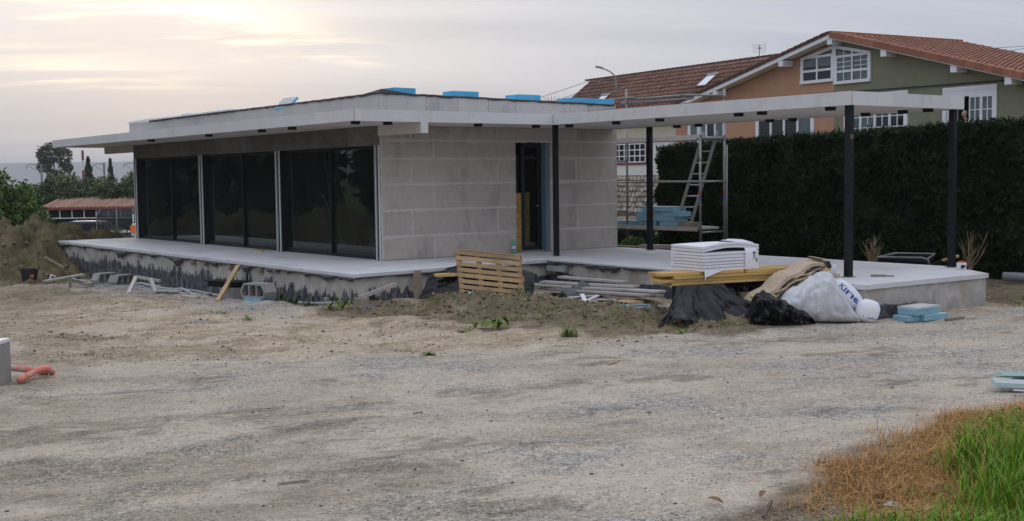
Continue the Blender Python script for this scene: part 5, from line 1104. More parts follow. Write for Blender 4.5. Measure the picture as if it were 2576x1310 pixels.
def hedge_topf(n):
    y = RNG.uniform(hy0, hy1, n); x = RNG.uniform(hx0-.05, hx1-.2, n); z = 2.70+.026*(2-y)-.02+.09*fbm(y*1.1, x*1.3, 3, 55)+RNG.uniform(-.10, .07, n)+.10*RNG.random(n)**7
    return leaves(np.stack([x, y, z], 1), .040, 3.6, 1.2, np.array([0, 0, .3]), 1)
def hedge_end(n):
    x = RNG.uniform(hx0-.1, hx1, n); z = RNG.uniform(0, 2.75, n); y = hy1+.12*fbm(x*2, z*1.6, 3, 57)+RNG.uniform(-.15, .07, n)
    return leaves(np.stack([x, y, z], 1), .042, 3.2, .3, np.array([0, .6, .3]), .8)
Vs, Fs = [], []; off = 0
def shoots(n):
    y = RNG.uniform(hy0, hy1, n); y = y[fbm(y*1.7, y*0, 3, 59) > -.05]; n = len(y); x = RNG.uniform(hx0-.05, hx0+.7, n); z = 2.70+.026*(2-y)+RNG.uniform(.0, .13, n)**1.0
    return leaves(np.stack([x, y, z], 1), .022, 7, 2.6, np.array([0, 0, .1]), 1)
for v_, f_ in (hedge_face(120000), hedge_topf(26000), hedge_end(16000), shoots(2600)): Vs.append(v_); Fs.append(f_+off); off += len(v_)
np_obj('foliage', np.concatenate(Vs), np.concatenate(Fs), MT['hedge'], HT)
# low clipped end of the hedge, shrub and lawn behind the house corner
tree('low_shrub', 10.6, 4.6, .1, [((0, 0, .35), (.6, .9, .42), 1)], 2600, .05, 'hedge', 'low dark clipped shrub continuing the hedge under the scaffold', 'shrub', .03, core=.8)
tree('low_shrub', 9.2, 3.0, .05, [((0, 0, .25), (.25, .35, .22), 1)], 900, .04, 'bush_g', 'small bright green shrub at the foot of the hedge end', 'shrub', .02)
tree('low_shrub', 15.5, 11.5, .1, [((0, 0, .55), (.6, .6, .6), 1)], 1500, .07, 'bush_d', 'dark rounded garden shrub beside the stone wall', 'shrub', .03, core=.7)
n = 9000; lx = RNG.uniform(9.5, 24, n); ly = lx*.9-4+RNG.uniform(-4, 7, n); P = np.stack([lx, ly, ground_h(lx, ly)+.03], 1); v_, f_ = leaves(P, .05, 2.5, 1.5)
np_obj('lawn_grass', v_, f_, MT['lawn'], kind='stuff', label='bright green lawn of the neighbour garden')

# ------------------------------------------------------------------ neighbouring house
HD = R(6.5); wv = Vector((math.sin(HD), math.cos(HD), 0)); nv_ = Vector((wv.y, -wv.x, 0)); W0 = Vector((26.33, 4.45, 0)); UZ = Vector((0, 0, 1))
def W(t, z, o=0): return W0+wv*t+nv_*o+UZ*z
NH = thing('neighbour_house', 'large gabled neighbour house half peach half olive green with terracotta roof', 'house', tuple(W(5, 0, 3)))
def rt_(t): return 7.52-(.229*(t-6.1) if t > 6.1 else .262*(6.1-t))
def wbox(mb, t0, t1, z0, z1, o0, o1): return mb.frame(W((t0+t1)/2, (z0+z1)/2, (o0+o1)/2), wv, nv_, UZ, t1-t0, o1-o0, z1-z0)
def wpoly(mb, pts, o0, o1):
    n_ = len(pts); vs = [W(t, z, o0) for t, z in pts]+[W(t, z, o1) for t, z in pts]
    mb.add(vs, [tuple(range(n_)), tuple(range(2*n_-1, n_-1, -1))]+[(i_, n_+i_, n_+(i_+1) % n_, (i_+1) % n_) for i_ in range(n_)])
mb = MB(); wpoly(mb, [(16.35, 0), (6.4, 0), (6.4, rt_(6.4)-.30), (6.4, rt_(6.4)-.3), (16.35, rt_(16.35)-.30)], 0, .3); mb.build('peach_wall', MT['peach'], NH)
OW = (-.98, 1.02, 3.25, 4.72)
mb = MB(); wpoly(mb, [(6.395, 0), (OW[1], 0), (OW[1], rt_(OW[1])-.3), (6.1, rt_(6.1)-.3), (6.395, rt_(6.395)-.3)], 0, .3)
wpoly(mb, [(OW[0], 0), (-9, 0), (-9, rt_(-9)-.3), (OW[0], rt_(OW[0])-.3)], 0, .3); wpoly(mb, [(OW[1], 0), (OW[0], 0), (OW[0], OW[2]), (OW[1], OW[2])], 0, .3); wpoly(mb, [(OW[1], OW[3]), (OW[0], OW[3]), (OW[0], rt_(OW[0])-.3), (OW[1], rt_(OW[1])-.3)], 0, .3)
mb.build('green_wall', MT['green_r'], NH)
mb = MB(); wbox(mb, -2.2, 2.2, 3.0, 5.1, 2.2, 2.3); wbox(mb, -2.2, -2.1, 3.0, 5.1, .3, 2.2); wbox(mb, 2.1, 2.2, 3.0, 5.1, .3, 2.2); wbox(mb, -2.2, 2.2, 2.9, 3.0, .3, 2.3); wbox(mb, -2.2, 2.2, 5.1, 5.2, .3, 2.3); mb.build('dark_room', MT['dark'], NH)  # room walls near black, indoor shade put into their colour
mb = MB(); wpoly(mb, [(16.3, 0), (-9, 0), (-9, rt_(-9)-.4), (6.1, rt_(6.1)-.4), (16.3, rt_(16.3)-.4)], 6.2, 6.5); mb.build('rear_wall', MT['cream'], NH)
# roof slopes: board, white verge, tiles
RF = MB(); wpoly(RF, [(16.4, rt_(16.4)-.14), (6.1, rt_(6.1)-.14), (-9.5, rt_(-9.5)-.14), (-9.5, rt_(-9.5)-.26), (6.1, rt_(6.1)-.26), (16.4, rt_(16.4)-.26)], -.55, 6.9)
RF = RF.build('roof', MT['soffit'], NH)
mb = MB(); wpoly(mb, [(16.45, rt_(16.45)-.13), (6.1, rt_(6.1)-.13), (-9.5, rt_(-9.5)-.13), (-9.5, rt_(-9.5)-.29), (6.1, rt_(6.1)-.29), (16.45, rt_(16.45)-.29)], -.60, -.555); mb.build('verge_board', MT['pvc'], RF)
# dark verge tiles on the left slope, stepped
mb = MB(); t = 16.6
sl_ = math.hypot(1, .229); ul = (wv+UZ*-.229).normalized(); nl = (UZ+wv*.229).normalized()
while t > 6.2:
    c = W(t-.2, rt_(t-.2)-.07+.01, .1); mb.frame(c-ul*.0+nl*.0, (ul+nl*.06).normalized(), nv_, nl, .42, 1.5, .12); t -= .36
mb.build('left_verge_tiles', MT['tile_dark'], RF, kind='stuff')
# right slope: verge tiles singly, the field of tiles as one mesh
ur = (-wv+UZ*-.262).normalized(); nr_ = (UZ-wv*.262).normalized(); S0 = W(6.1, 7.52-.12, 0)
vt = MB(); vt.add([Vector(q) for q in ((-.2, -.02, -.13), (.2, -.02, -.13), (.2, .22, -.13), (-.2, .22, -.13), (-.2, -.02, .085), (.2, -.02, .105), (.2, .22, .105), (-.2, .22, .085), (-.2, .10, .13), (.2, .10, .15))],
       [(0, 1, 5, 4), (1, 2, 6, 9, 5), (2, 3, 7, 6), (3, 0, 4, 8, 7), (4, 5, 9, 8), (8, 9, 6, 7)])
vme = bpy.data.meshes.new('verge_tile'); vme.from_pydata([tuple(v) for v in vt.v], [], vt.f); vme.materials.append(MT['tile_r']); Mr = Matrix((ur, nv_, nr_)).transposed().to_4x4()
nh0 = rootloc(NH)
for k in range(30):
    o = bpy.data.objects.new('verge_tile', vme); COL.objects.link(o); o.parent = RF; p = S0+ur*(.25+.385*k)+nv_*-.62
    o.matrix_local = Matrix.Translation(p-nh0) @ Mr
def tile_profile(k): return .045*abs(math.sin(k*math.pi))
vs, fs = [], []
for r in range(38):
    for c in range(24):
        p0 = S0+ur*(.1+.385*r)+nv_*(-.36+.30*c); b = len(vs)
        for k in range(5):
            q = nv_*(.30*k/4); h = .012+.055*math.sin(math.pi*k/4)
            vs += [p0+q+nr_*h, p0+q+ur*.42+nr_*(h+.035)]
        vs += [p0+ur*.42+nr_*.0, p0+ur*.42+nv_*.3]
        for k in range(4): fs.append((b+2*k, b+2*k+1, b+2*k+3, b+2*k+2))
        
mb = MB(); mb.add(vs, fs); mb.build('roof_tiles', MT['tile_r'], RF, kind='stuff')
mb = MB(); mb.beam(S0+nv_*-.6+nr_*.05, S0+nv_*6.9+nr_*.05, .24, .12); mb.build('ridge_cap', MT['tile_r'], RF)
for k, t in enumerate((15.9, 12.9, 8.8, 6.1, 3.4, .25, -1.95, -4.6)):
    mb = MB(); z = rt_(t)-.29-.11; mb.frame(W(t, z, -.30), wv, nv_, UZ, .26 if t < 14 else .30, .56, .24); mb.build('purlin_end', MT['pvc'], NH)
mb = MB(); mb.frame(S0+ur*10.0+nv_*2.2+UZ*.75, wv, nv_, UZ, .95, .95, 1.9); ch = mb.build('chimney', MT['pvc'], NH)
mb = MB(); mb.frame(S0+ur*10.0+nv_*2.2+UZ*1.78, wv, nv_, UZ, 1.1, 1.1, .10); mb.build('chimney_cap', MT['tile_dark'], ch)
# white trimmed windows standing on the render; panes, glazing bars and lace behind
def window(t0, t1, z0, z1, cols, rows, trim=.13, curt=(), blind=0, lab=None, bars=True, openleaf=None, side_only=False):
    mb = MB(); ob = -.05
    wbox(mb, t0-trim, t1+trim, z1, z1+trim*1.1, ob, -.001); wbox(mb, t0-trim, t0, z0-.02, z1, ob, -.001); wbox(mb, t1, t1+trim, z0-.02, z1, ob, -.001); wbox(mb, t0-trim*1.3, t1+trim*1.3, z0-.13, z0-.02, ob-.04, -.001)
    w = mb.build('window', MT['pvc'], NH)
    if blind: mb = MB(); wbox(mb, t0, t1, z1-blind, z1-.005, ob+.01, -.004); mb.build('blind_box', MT['pvc'], w)
    zt = z1-blind; cw = (t1-t0)/cols
    for c in range(cols):
        a, b = t0+cw*c, t0+cw*(c+1)
        if openleaf is not None and c in openleaf: continue
        f = .055; mb = MB(); o_ = -.045
        wbox(mb, a+.003, a+f, z0, zt, o_, -.006); wbox(mb, b-f, b-.003, z0, zt, o_, -.006); wbox(mb, a+f, b-f, z0, z0+f, o_, -.006); wbox(mb, a+f, b-f, zt-f, zt, o_, -.006)
        if bars and c in bars:
            wbox(mb, (a+b)/2-.018, (a+b)/2+.018, z0+f, zt-f, o_+.008, -.010)
            for r in range(1, rows): zz = z0+f+(zt-f-z0-f)*r/rows; wbox(mb, a+f, (a+b)/2-.018, zz-.016, zz+.016, o_+.008, -.010); wbox(mb, (a+b)/2+.018, b-f, zz-.016, zz+.016, o_+.008, -.010)
        mb.build('casement', MT['pvc'], w)
        mb = MB(); wbox(mb, a+f, b-f, z0+f, zt-f, -.024, -.020); mb.build('pane', MT['glass_far'], w)
        mb = MB(); wbox(mb, a+f*.5, b-f*.5, z0+f*.5, zt-f*.5, -.0040, -.0015); mb.build('lace_curtain' if c in curt else 'dark_backing', MT['curtain' if c in curt else 'dark'], w)  # dark panel on the solid wall, the unlit room painted by colour
    return w
window(7.60, 10.75, 2.75, 4.35, 4, 3, curt=(0,), bars=())
window(12.95, 15.3, 2.75, 4.45, 4, 3, curt=(0, 2, 3), bars=())
window(2.85, 5.72, 2.9, 4.90, 4, 4, curt=(3, 2), bars=(0, 1, 2, 3), blind=.30)
wr = window(-.98, 1.02, 3.25, 4.85, 4, 3, curt=(0, 1, 3), bars=(0, 1, 3), blind=.20, openleaf=(2,))
mb = MB(); wbox(mb, .46, .50, 3.28, 4.63, -.55, -.05); mb.build('open_leaf', MT['pvc'], wr)
# attic window under the gable: two halves with sloping heads
def gz_(t, d=0): return 7.02-d-(.19*(t-6.38) if t > 6.38 else .215*(6.38-t))
mb = MB()
for (ta, tb, zb_) in ((6.38, 8.22, 5.66), (4.50, 6.38, 5.52)):
    wpoly(mb, [(tb, gz_(tb)), (ta, gz_(ta)), (ta, gz_(ta, .12)), (tb, gz_(tb, .12))], -.06, -.001); wpoly(mb, [(tb, zb_+.09), (ta, zb_+.09), (ta, zb_-.03), (tb, zb_-.03)], -.09, -.001)
    for e, w_ in ((ta, .10), (tb-.10, .10)): wpoly(mb, [(e+w_, gz_(e+w_, .12)), (e, gz_(e, .12)), (e, zb_+.09), (e+w_, zb_+.09)], -.06, -.001)
aw = mb.build('attic_window', MT['pvc'], NH)
for (ta, tb, zb_, rows, nb, cm) in ((6.48, 8.12, 5.75, (6.12, 6.66), 0, 1), (4.60, 6.28, 5.61, (5.97, 6.55), 1, 2)):
    tm = (ta+tb)/2
    mb = MB(); wpoly(mb, [(tb, gz_(tb, .13)), (ta, gz_(ta, .13)), (ta, zb_), (tb, zb_)], -.014, -.0015); mb.build('dark_backing', MT['dark'], aw)  # dark panel in place of an unlit attic room
    mb = MB(); lo = rows[0]+(.14 if cm == 1 else -.34); wpoly(mb, [(tb-.03, gz_(tb, .2)), (ta+.03, gz_(ta, .2)), (ta+.03, lo), (tb-.03, lo+(.0 if cm == 2 else .03))], -.020, -.0155); mb.build('lace_curtain', MT['curtain'], aw)
    mb = MB(); wpoly(mb, [(tb, gz_(tb, .125)), (ta, gz_(ta, .125)), (ta, zb_), (tb, zb_)], -.030, -.027); mb.build('pane', MT['glass_far'], aw)
    mb = MB(); o_ = (-.060, -.0305)
    for z in rows: wbox(mb, ta, tb, z-.045, z+.045, *o_)
    for (z0_, z1_) in ((zb_, rows[0]-.045), (rows[0]+.045, rows[1]-.045)):
        for e in (ta, tm-.04, tb-.06): wbox(mb, e, e+(.08 if e == tm-.04 else .06), z0_, z1_, *o_)
    wpoly(mb, [(tm+.04, gz_(tm+.04, .13)), (tm-.04, gz_(tm-.04, .13)), (tm-.04, rows[1]+.045), (tm+.04, rows[1]+.045)], *o_)
    if nb:
        for (a, b) in ((ta, tm-.04), (tm+.04, tb)):
            m_ = (a+b)/2+.0
            for (z0_, z1_) in ((zb_, rows[0]-.045), (rows[0]+.045, rows[1]-.045)): wbox(mb, m_-.017, m_+.017, z0_, z1_, -.050, -.0305)
            wpoly(mb, [(m_+.017, gz_(m_+.017, .13)), (m_-.017, gz_(m_-.017, .13)), (m_-.017, rows[1]+.045), (m_+.017, rows[1]+.045)], -.050, -.0305)
            for zz in (6.15, 6.33): wbox(mb, a+.06, m_-.017, zz-.014, zz+.014, -.050, -.0305); wbox(mb, m_+.017, b-.06, zz-.014, zz+.014, -.050, -.0305)
    mb.build('glazing_bar', MT['pvc'], aw)
mb = MB(); mb.tube([W(6.3, 5.18, -.05), W(3, 5.13, -.06), W(-1.4, 5.08, -.05), W(-2.4, 5.2, -.1)], .022, 5); mb.build('wall_cable', MT['bucket'], NH)
# person leaning on the sill of the open window
def skin_body(name, joints, edges, m, parent):
    me = bpy.data.meshes.new(name); me.from_pydata([j[0] for j in joints], edges, []); me.update(); o = link(name, me, m, parent)
    sm = o.modifiers.new('skin', 'SKIN'); sm.use_smooth_shade = True
    for i, j in enumerate(joints): me.skin_vertices[0].data[i].radius = j[1]
    me.skin_vertices[0].data[0].use_root = True; ss = o.modifiers.new('sub', 'SUBSURF'); ss.levels = ss.render_levels = 2; return o
PT = .25; P0 = W(PT, 3.42, -.02); PE = thing('person', 'person in a pink shirt leaning on the sill of the open window', 'person', tuple(P0))
L_ = lambda t, z, o: tuple(W(PT+t, 3.42+z, -.02+o)-P0)
body = skin_body('body', [(L_(0, -.30, .32), (.17, .13)), (L_(0, .0, .27), (.18, .13)), (L_(0, .26, .16), (.19, .12)), (L_(0, .40, .10), (.09, .08)), (L_(0, .47, .07), (.055, .055)), (L_(.01, .53, .05), (.06, .07)), (L_(.015, .62, .03), (.088, .098)), (L_(.015, .70, .035), (.07, .08)),
     (L_(.17, .34, .12), (.065, .065)), (L_(.24, .14, .0), (.048, .048)), (L_(.10, .05, -.10), (.04, .036)), (L_(-.01, .05, -.11), (.035, .026)), (L_(-.17, .34, .12), (.065, .065)), (L_(-.24, .14, .0), (.048, .048)), (L_(-.12, .06, -.12), (.04, .036)), (L_(.0, .09, -.14), (.035, .026)), (L_(.012, .60, -.062), (.018, .018))],
     [(0, 1), (1, 2), (2, 3), (3, 4), (4, 5), (5, 6), (6, 7), (2, 8), (8, 9), (9, 10), (10, 11), (2, 12), (12, 13), (13, 14), (14, 15), (6, 16)], MT['skin'], PE)
skin_body('shirt', [(L_(0, -.32, .32), (.185, .145)), (L_(0, .0, .27), (.195, .145)), (L_(0, .26, .16), (.20, .135)), (L_(0, .385, .105), (.10, .09)), (L_(.17, .34, .12), (.085, .085)), (L_(.23, .19, .03), (.068, .068)), (L_(-.17, .34, .12), (.085, .085)), (L_(-.23, .19, .03), (.068, .068))],
     [(0, 1), (1, 2), (2, 3), (2, 4), (4, 5), (2, 6), (6, 7)], MT['shirt'], PE)
def ell(c, r, m, nm, parent, seg=10):
    mb = MB(); vs = []; c = Vector(c)
    for a in np.linspace(.02, math.pi-.02, 8):
        for b in np.linspace(0, 2*math.pi, seg+1)[:-1]: vs.append(c+wv*(r[0]*math.sin(a)*math.cos(b))+nv_*(r[1]*math.sin(a)*math.sin(b))+UZ*(r[2]*math.cos(a)))
    mb.add(vs, [(i*seg+j, i*seg+(j+1) % seg, (i+1)*seg+(j+1) % seg, (i+1)*seg+j) for i in range(7) for j in range(seg)]); return mb.build(nm, m, parent, smooth=True)
ell(P0+Vector(L_(.012, .665, .065)), (.094, .092, .085), MT['hair'], 'hair', PE)
for s_ in (-1, 1): ell(P0+Vector(L_(.015+s_*.034, .635, -.058)), (.012, .008, .008), MT['dark'], 'eye', PE, 6); ell(P0+Vector(L_(.015+s_*.092, .60, .04)), (.012, .022, .030), MT['skin'], 'ear', PE, 6)
ell(P0+Vector(L_(.013, .560, -.052)), (.024, .008, .006), MT['burg'], 'mouth', PE, 6)
# wing with the brown tiled roof, cream wall, burgundy window, stone base
NW = thing('neighbour_wing', 'side wing of the neighbour house with steep brown tiled roof and rubble stone base', 'house wing', tuple(W(22, 0, 3)))
EO, EZ, RO, RZ, T0, T1 = .5, 4.86, 4.0, 7.46, 13.6, 29.2
mb = MB(); wpoly(mb, [(T1-.4, 3.95), (T0, 3.95), (T0, EZ+.25), (T1-.4, EZ+.25)], 1.0, 1.3); mb.build('cream_wall', MT['cream'], NW)
mb = MB(); wpoly(mb, [(T1-.4, 2.06), (T0, 2.06), (T0, 3.948), (T1-.4, 3.948)], 1.0, 1.3); mb.build('white_wall', MT['whiterender'], NW)
mb = MB(); wpoly(mb, [(T1-.4, -.8), (T0, -.8), (T0, 2.058), (T1-.4, 2.058)], 1.02, 1.3); sb = mb.build('stone_wall', MT['joint'], NW)
for r in range(7):
    for c in range(26):
        tc_ = 17.0+.30*c+(.15 if r % 2 else 0)+random.uniform(-.03, .03); zc_ = .32+.265*r+random.uniform(-.03, .03); k = random.randint(5, 7); a0 = random.uniform(0, 6.28)
        pts = [(tc_-.155*random.uniform(.8, 1.08)*math.cos(a0+2*math.pi*i_/k), zc_+.128*random.uniform(.8, 1.1)*math.sin(a0+2*math.pi*i_/k)) for i_ in range(k)]
        mb = MB(); wpoly(mb, pts, .97+random.uniform(-.015, .015), 1.02); mb.build('stone', MT['stone'], sb)
wh = MB(); bt_ = (19.95, 22.6, 2.72, 3.62)
wbox(wh, bt_[0]-.14, bt_[1]+.14, bt_[2]-.14, bt_[3]+.14, .95, .999); wh = wh.build('window', MT['burg'], NW)
mb = MB(); wbox(mb, bt_[0], bt_[1], bt_[2], bt_[3], .940, .9495); mb.build('pane', MT['dark'], wh)
mb = MB()
for k in range(7): t = bt_[0]+(bt_[1]-bt_[0])*k/6; wbox(mb, t-.03, t+.03, bt_[2], bt_[3], .915, .935)
for k in range(4): z = bt_[2]+(bt_[3]-bt_[2])*k/3; wbox(mb, bt_[0], bt_[1], z-.025, z+.025, .905, .914)
mb.build('glazing_bar', MT['pvc'], wh)
mb = MB(); sw = [W(T0, EZ-.12, EO), W(T1, EZ-.12, EO), W(T1, RZ-.1, RO), W(T0, RZ-.1, RO), W(T0, EZ-.12, 2*RO-EO), W(T1, EZ-.12, 2*RO-EO)]; mb.add(sw, [(0, 1, 2, 3), (3, 2, 5, 4), (1, 5, 2), (0, 3, 4)]); wr_ = mb.build('roof', MT['tile_dark'], NW)
us = (nv_*(EO-RO)+UZ*(EZ-RZ)).normalized(); ns = us.cross(wv).normalized()
if ns.z < 0: ns = -ns
def tile_mesh():
    mbq = MB(); w_ = .315; vs = []
    for k in range(7):
        h = .012+.062*max(0, math.sin(math.pi*min(1, k/4.0))) if k <= 4 else .012-.008*(k-4)
        x = -w_/2+w_*k/6; vs += [(x, -.22, h-.012), (x, .20, h+.040), (x, .20, h+.008)]
    fs = []
    for k in range(6): a = 3*k; fs += [(a, a+1, a+4, a+3), (a+1, a+2, a+5, a+4)]
    mbq.add(vs, fs); me = bpy.data.meshes.new('roof_tile'); me.from_pydata(mbq.v, [], mbq.f); me.materials.append(MT['tile']); return me
tme = tile_mesh(); Mt = Matrix((wv, us, ns)).transposed().to_4x4(); ln = (Vector((0, RO-EO, RZ-EZ))).length; rows = int(ln/.36); cols = int((T1-T0)/.315); nw0 = rootloc(NW); rest = MB(); singles = []
for r in range(rows):
    for c in range(cols):
        p = W(T0+.16+.315*c, RZ, RO)+us*(.2+.36*r)+ns*.02; singles.append((r, c, p))
singles.sort(key=lambda q: (q[0] > 7, (q[2]-CAM).length))
for i_, (r, c, p) in enumerate(singles):
    Mx = Matrix.Translation(p) @ Mt @ Matrix.Rotation(random.uniform(-.012, .012), 4, 'Z')
    if i_ < 300: o = bpy.data.objects.new('roof_tile', tme); COL.objects.link(o); o.parent = wr_; o.matrix_local = Matrix.Translation(-nw0) @ Mx
    else: rest.add([Mx @ v.co for v in tme.vertices], [tuple(q.vertices) for q in tme.polygons])
rest.build('other_roof_tiles', MT['tile'], wr_, kind='stuff')
t = T0
k = 0
while t < T1:
    mb = MB(); mb.beam(W(t, RZ+.035, RO), W(t+.44, RZ+.055, RO), .22, .09); mb.build('ridge_tile', MT['tile_dark'], wr_); t += .40
for (t0_, r0_) in ((25.2, 2.55), (17.2, 1.75)):
    c = W(t0_, RZ, RO)+us*r0_+ns*.11; mb = MB(); mb.frame(c, wv, us, ns, .78, .98, .08); sk = mb.build('skylight', MT['tile_dark'], NW)
    mb = MB(); mb.frame(c+ns*.045, wv, us, ns, .62, .80, .012); mb.build('pane', MT['pvc'], sk)
    mb = MB(); mb.frame(c+ns*.06-us*.5, wv, us, ns, .85, .12, .04); mb.build('flashing', MT['plasgrey'], sk)
# farther roof at the right edge
FH = thing('far_house', 'dark tiled roof of another house just showing beyond the chimney', 'house', (38, 4, 0))
mb = MB(); c_ = Vector((42, 4.5, 5.2)); mb.add([c_+Vector((-2, -6, 0)), c_+Vector((-2, 5, .2)), c_+Vector((2, 5, 1.75)), c_+Vector((2, -6, 1.55)), c_+Vector((6, -6, 0)), c_+Vector((6, 5, 0))], [(0, 1, 2, 3), (3, 2, 5, 4), (1, 5, 2), (0, 3, 4)]); mb.build('roof', MT['tile_dark'], FH)
mb = MB(); mb.box(40.6, 47.4, -1, 9, 0, 5.3); mb.build('wall', MT['cream'], FH)
# lamp, wires, aerials beyond the roofs
SL = thing('street_lamp', 'grey street lamp with curved arm showing above the brown roof', 'street lamp', (31.5, 28.5, -.5))
mb = MB(); mb.tube([(31.5, 28.5, -.5), (31.5, 28.5, 7.0), (31.42, 28.56, 7.35), (31.25, 28.7, 7.55), (30.95, 28.95, 7.72)], .05, 7, taper=.6); mb.build('pole', MT['mast'], SL, smooth=True)
mb = MB(); mb.frame((30.82, 29.05, 7.77), Vector((-.75, .62, .22)).normalized(), Vector((.62, .75, 0)), Vector((.2, -.1, .97)).normalized(), .42, .18, .09); mb.build('lamp_head', MT['mast'], SL)
def wire(pts, lab, r=.014): mb = MB(); mb.tube(pts, r, 5); mb.build('overhead_wire', MT['mast'], label=lab, cat='wire', group='overhead wires')
wire([(19.5, 32.2, 3.6), (25.57, 27.76, 5.9), (27.7, 26.2, 6.75), (31.0, 26.0, 6.6)], 'upper wire rising from the new roof to the brown roof')
wire([(21, 31, 4.0), (26.3, 27.2, 5.78), (27.6, 26.3, 6.3), (31, 26, 6.2)], 'lower wire rising from the new roof to the brown roof')
wire([(42.8, 15.0, 8.05), (45, 13.4, 8.2), (52, 10, 8.6)], 'topmost wire running behind the white chimney')
wire([(43.2, 14.6, 7.80), (45, 13.4, 8.08), (52, 9, 8.5)], 'middle wire running behind the white chimney')
wire([(43.6, 14.3, 7.62), (45, 13.4, 7.80), (52, 9, 8.0)], 'lowest wire running behind the white chimney')
AN = thing('tv_aerial', 'television aerial on a mast above the dark verge of the gable', 'aerial', (34.5, 21.25, 5))
mb = MB(); mb.tube([(34.5, 21.25, 5.0), (34.5, 21.25, 8.42)], .02, 6); mb.build('mast', MT['mast'], AN)
mb = MB()
for k in range(7): mb.tube([(34.25, 21.44, 8.05+.065*k), (34.74, 21.07, 8.05+.065*k)], .005, 4)
for q in (-1, 1): mb.tube([(34.5+.25*q, 21.25-.19*q, 8.03), (34.5+.25*q, 21.25-.19*q, 8.46)], .006, 4)
mb.build('reflector', MT['mast'], AN, kind='stuff')
mb = MB(); mb.tube([(34.5, 21.25, 8.25), (34.3, 21.0, 8.27)], .02, 5); mb.tube([(34.42, 21.3, 8.25), (34.60, 21.2, 8.25)], .02, 5); mb.build('dipole', MT['mast'], AN)
A2 = MB(); A2.tube([(33.6, 21.9, 7.56), (34.25, 21.4, 7.62)], .014, 5); A2.tube([(34.0, 21.6, 7.58), (34.0, 21.6, 6.0)], .014, 5)
for k in range(5): A2.tube([(33.65+.12*k, 21.86-.09*k-.14, 7.57+.01*k), (33.65+.12*k, 21.86-.09*k+.14, 7.57+.01*k)], .006, 4)
A2.build('yagi_aerial', MT['mast'], label='small flat aerial left of the tall aerial', cat='aerial')
mb = MB()
for k in range(11):
    a = -1.3+2.6*k/10; p = Vector((14.3, 12.6, 4.45)); d = Vector((.8*math.sin(a), -.6*math.sin(a), math.cos(a)*.55+.1)); mb.tube([p, p+d*.32, p+d*.55-UZ*.06*abs(a)], .016, 4, taper=.3)
mb.tube([(14.3, 12.6, 0), (14.3, 12.6, 4.45)], .09, 7); mb.build('palm', MT['conifer'], label='palm whose frond tips just show over the new roof', cat='palm tree')

# ------------------------------------------------------------------ left background
def G0(x, y): return gz(x, y)
BL = 'leafy shrubs beyond the earth mound'
for (x, y, bl, n_, sz, m_, lab) in ((-1.4, 25.4, [((0, 0, 2.2), (1.5, 1.5, 2.1), 1), ((-1.2, .3, 1.2), (1.3, 1.3, 1.3), .5), ((.9, -.2, 1.2), (1.0, 1, 1.2), .4)], 9000, .085, 'bush_g', 'tall fresh green shrub at the left edge beyond the mound'),
        (.2, 25.2, [((0, 0, 1.5), (.9, .9, 1.4), 1), ((.3, -.3, .8), (.6, .6, .8), .4)], 6000, .08, 'bush_g', 'lower fresh green shrub right of the tall one'), (.9, 28.6, [((0, 0, 1.5), (1.0, .9, 1.4), 1)], 4500, .08, 'bush_o', 'olive green shrub between fresh green shrub and carport'), (-3.8, 26.5, [((0, 0, 2.0), (1.8, 1.6, 2.0), 1)], 6000, .09, 'bush_d', 'dark shrub at the far left edge')):
    tree('leafy_shrub', x, y, G0(x, y), bl, n_, sz, m_, lab, 'shrub', .06, BL, core=.62)
mt = 'mixed green trees behind the carport'
for k, (px_, py_, z_, r_, m_) in enumerate(((14.0, 74.5, 3.3, 2.2, 'bush_g'), (16.5, 73.5, 4.2, 1.9, 'bush_o'), (18.6, 71.5, 4.0, 1.9, 'bush_o'), (21.2, 69.5, 4.3, 2.0, 'bush_g'), (23.5, 67.5, 4.1, 2.0, 'bush_d'), (12.4, 66.0, 3.6, 1.8, 'bush_d'), (11.0, 77.0, 4.2, 2.4, 'bush_o'), (26.5, 65.0, 4.4, 2.2, 'bush_g'))):
    z0 = G0(px_, py_)
    tree('garden_tree', px_, py_, z0, [((0, 0, z_*.55), (r_, r_, z_*.5), 1), ((r_*.5, -r_*.3, z_*.4), (r_*.7, r_*.7, z_*.38), .5), ((-r_*.5, r_*.2, z_*.75), (r_*.5, r_*.5, z_*.3), .3)], 4200, .14, m_,
         ['bright green tree behind the left end of the carport', 'olive tree beside the street lamp', 'olive tree under the dark conifer', 'green tree between the two conifers', 'dark tree right of the thin conifer', 'dark green tree just left of the carport', 'olive tree far left behind the shrubs', 'green tree seen against the house corner'][k], 'tree', .12, mt, core=.6)
for k, (x, y, r_) in enumerate(((10.4, 55.5, 1.2), (11.6, 54.6, 1.6), (13.4, 53.3, 1.5), (15.2, 52.0, 1.7), (17, 50.7, 1.6))):
    tree('dark_bush', x, y, G0(x, y)+.8, [((0, 0, 1.3), (r_, 1.1, 1.15), 1)], 3800, .10, 'bush_d', ['dark green bush above the left end of the carport roof', 'wide dark green bush above the carport roof', 'dark green bush above the middle of the carport roof', 'large dark bush above the right part of the carport roof', 'dark bush meeting the corner of the new house'][k], 'bush', .08, 'dark bushes over the carport roof', core=.78)
tree('gum_tree', 42.5, 165.5, -2, [((-.6, .4, 8.3), (1.9, 1.9, 1.6), 1), ((1.2, -.9, 7.8), (1.2, 1.3, 1.6), .5), ((-1.2, .8, 6.4), (1.1, 1.1, .9), .3), ((.3, 0, 5.2), (1.4, 1.2, .8), .25), ((1.6, -1.2, 6.2), (.8, .8, .7), .2)], 1250, .24, 'gum', 'tall gum tree with open crown on the skyline', 'tree', .22)
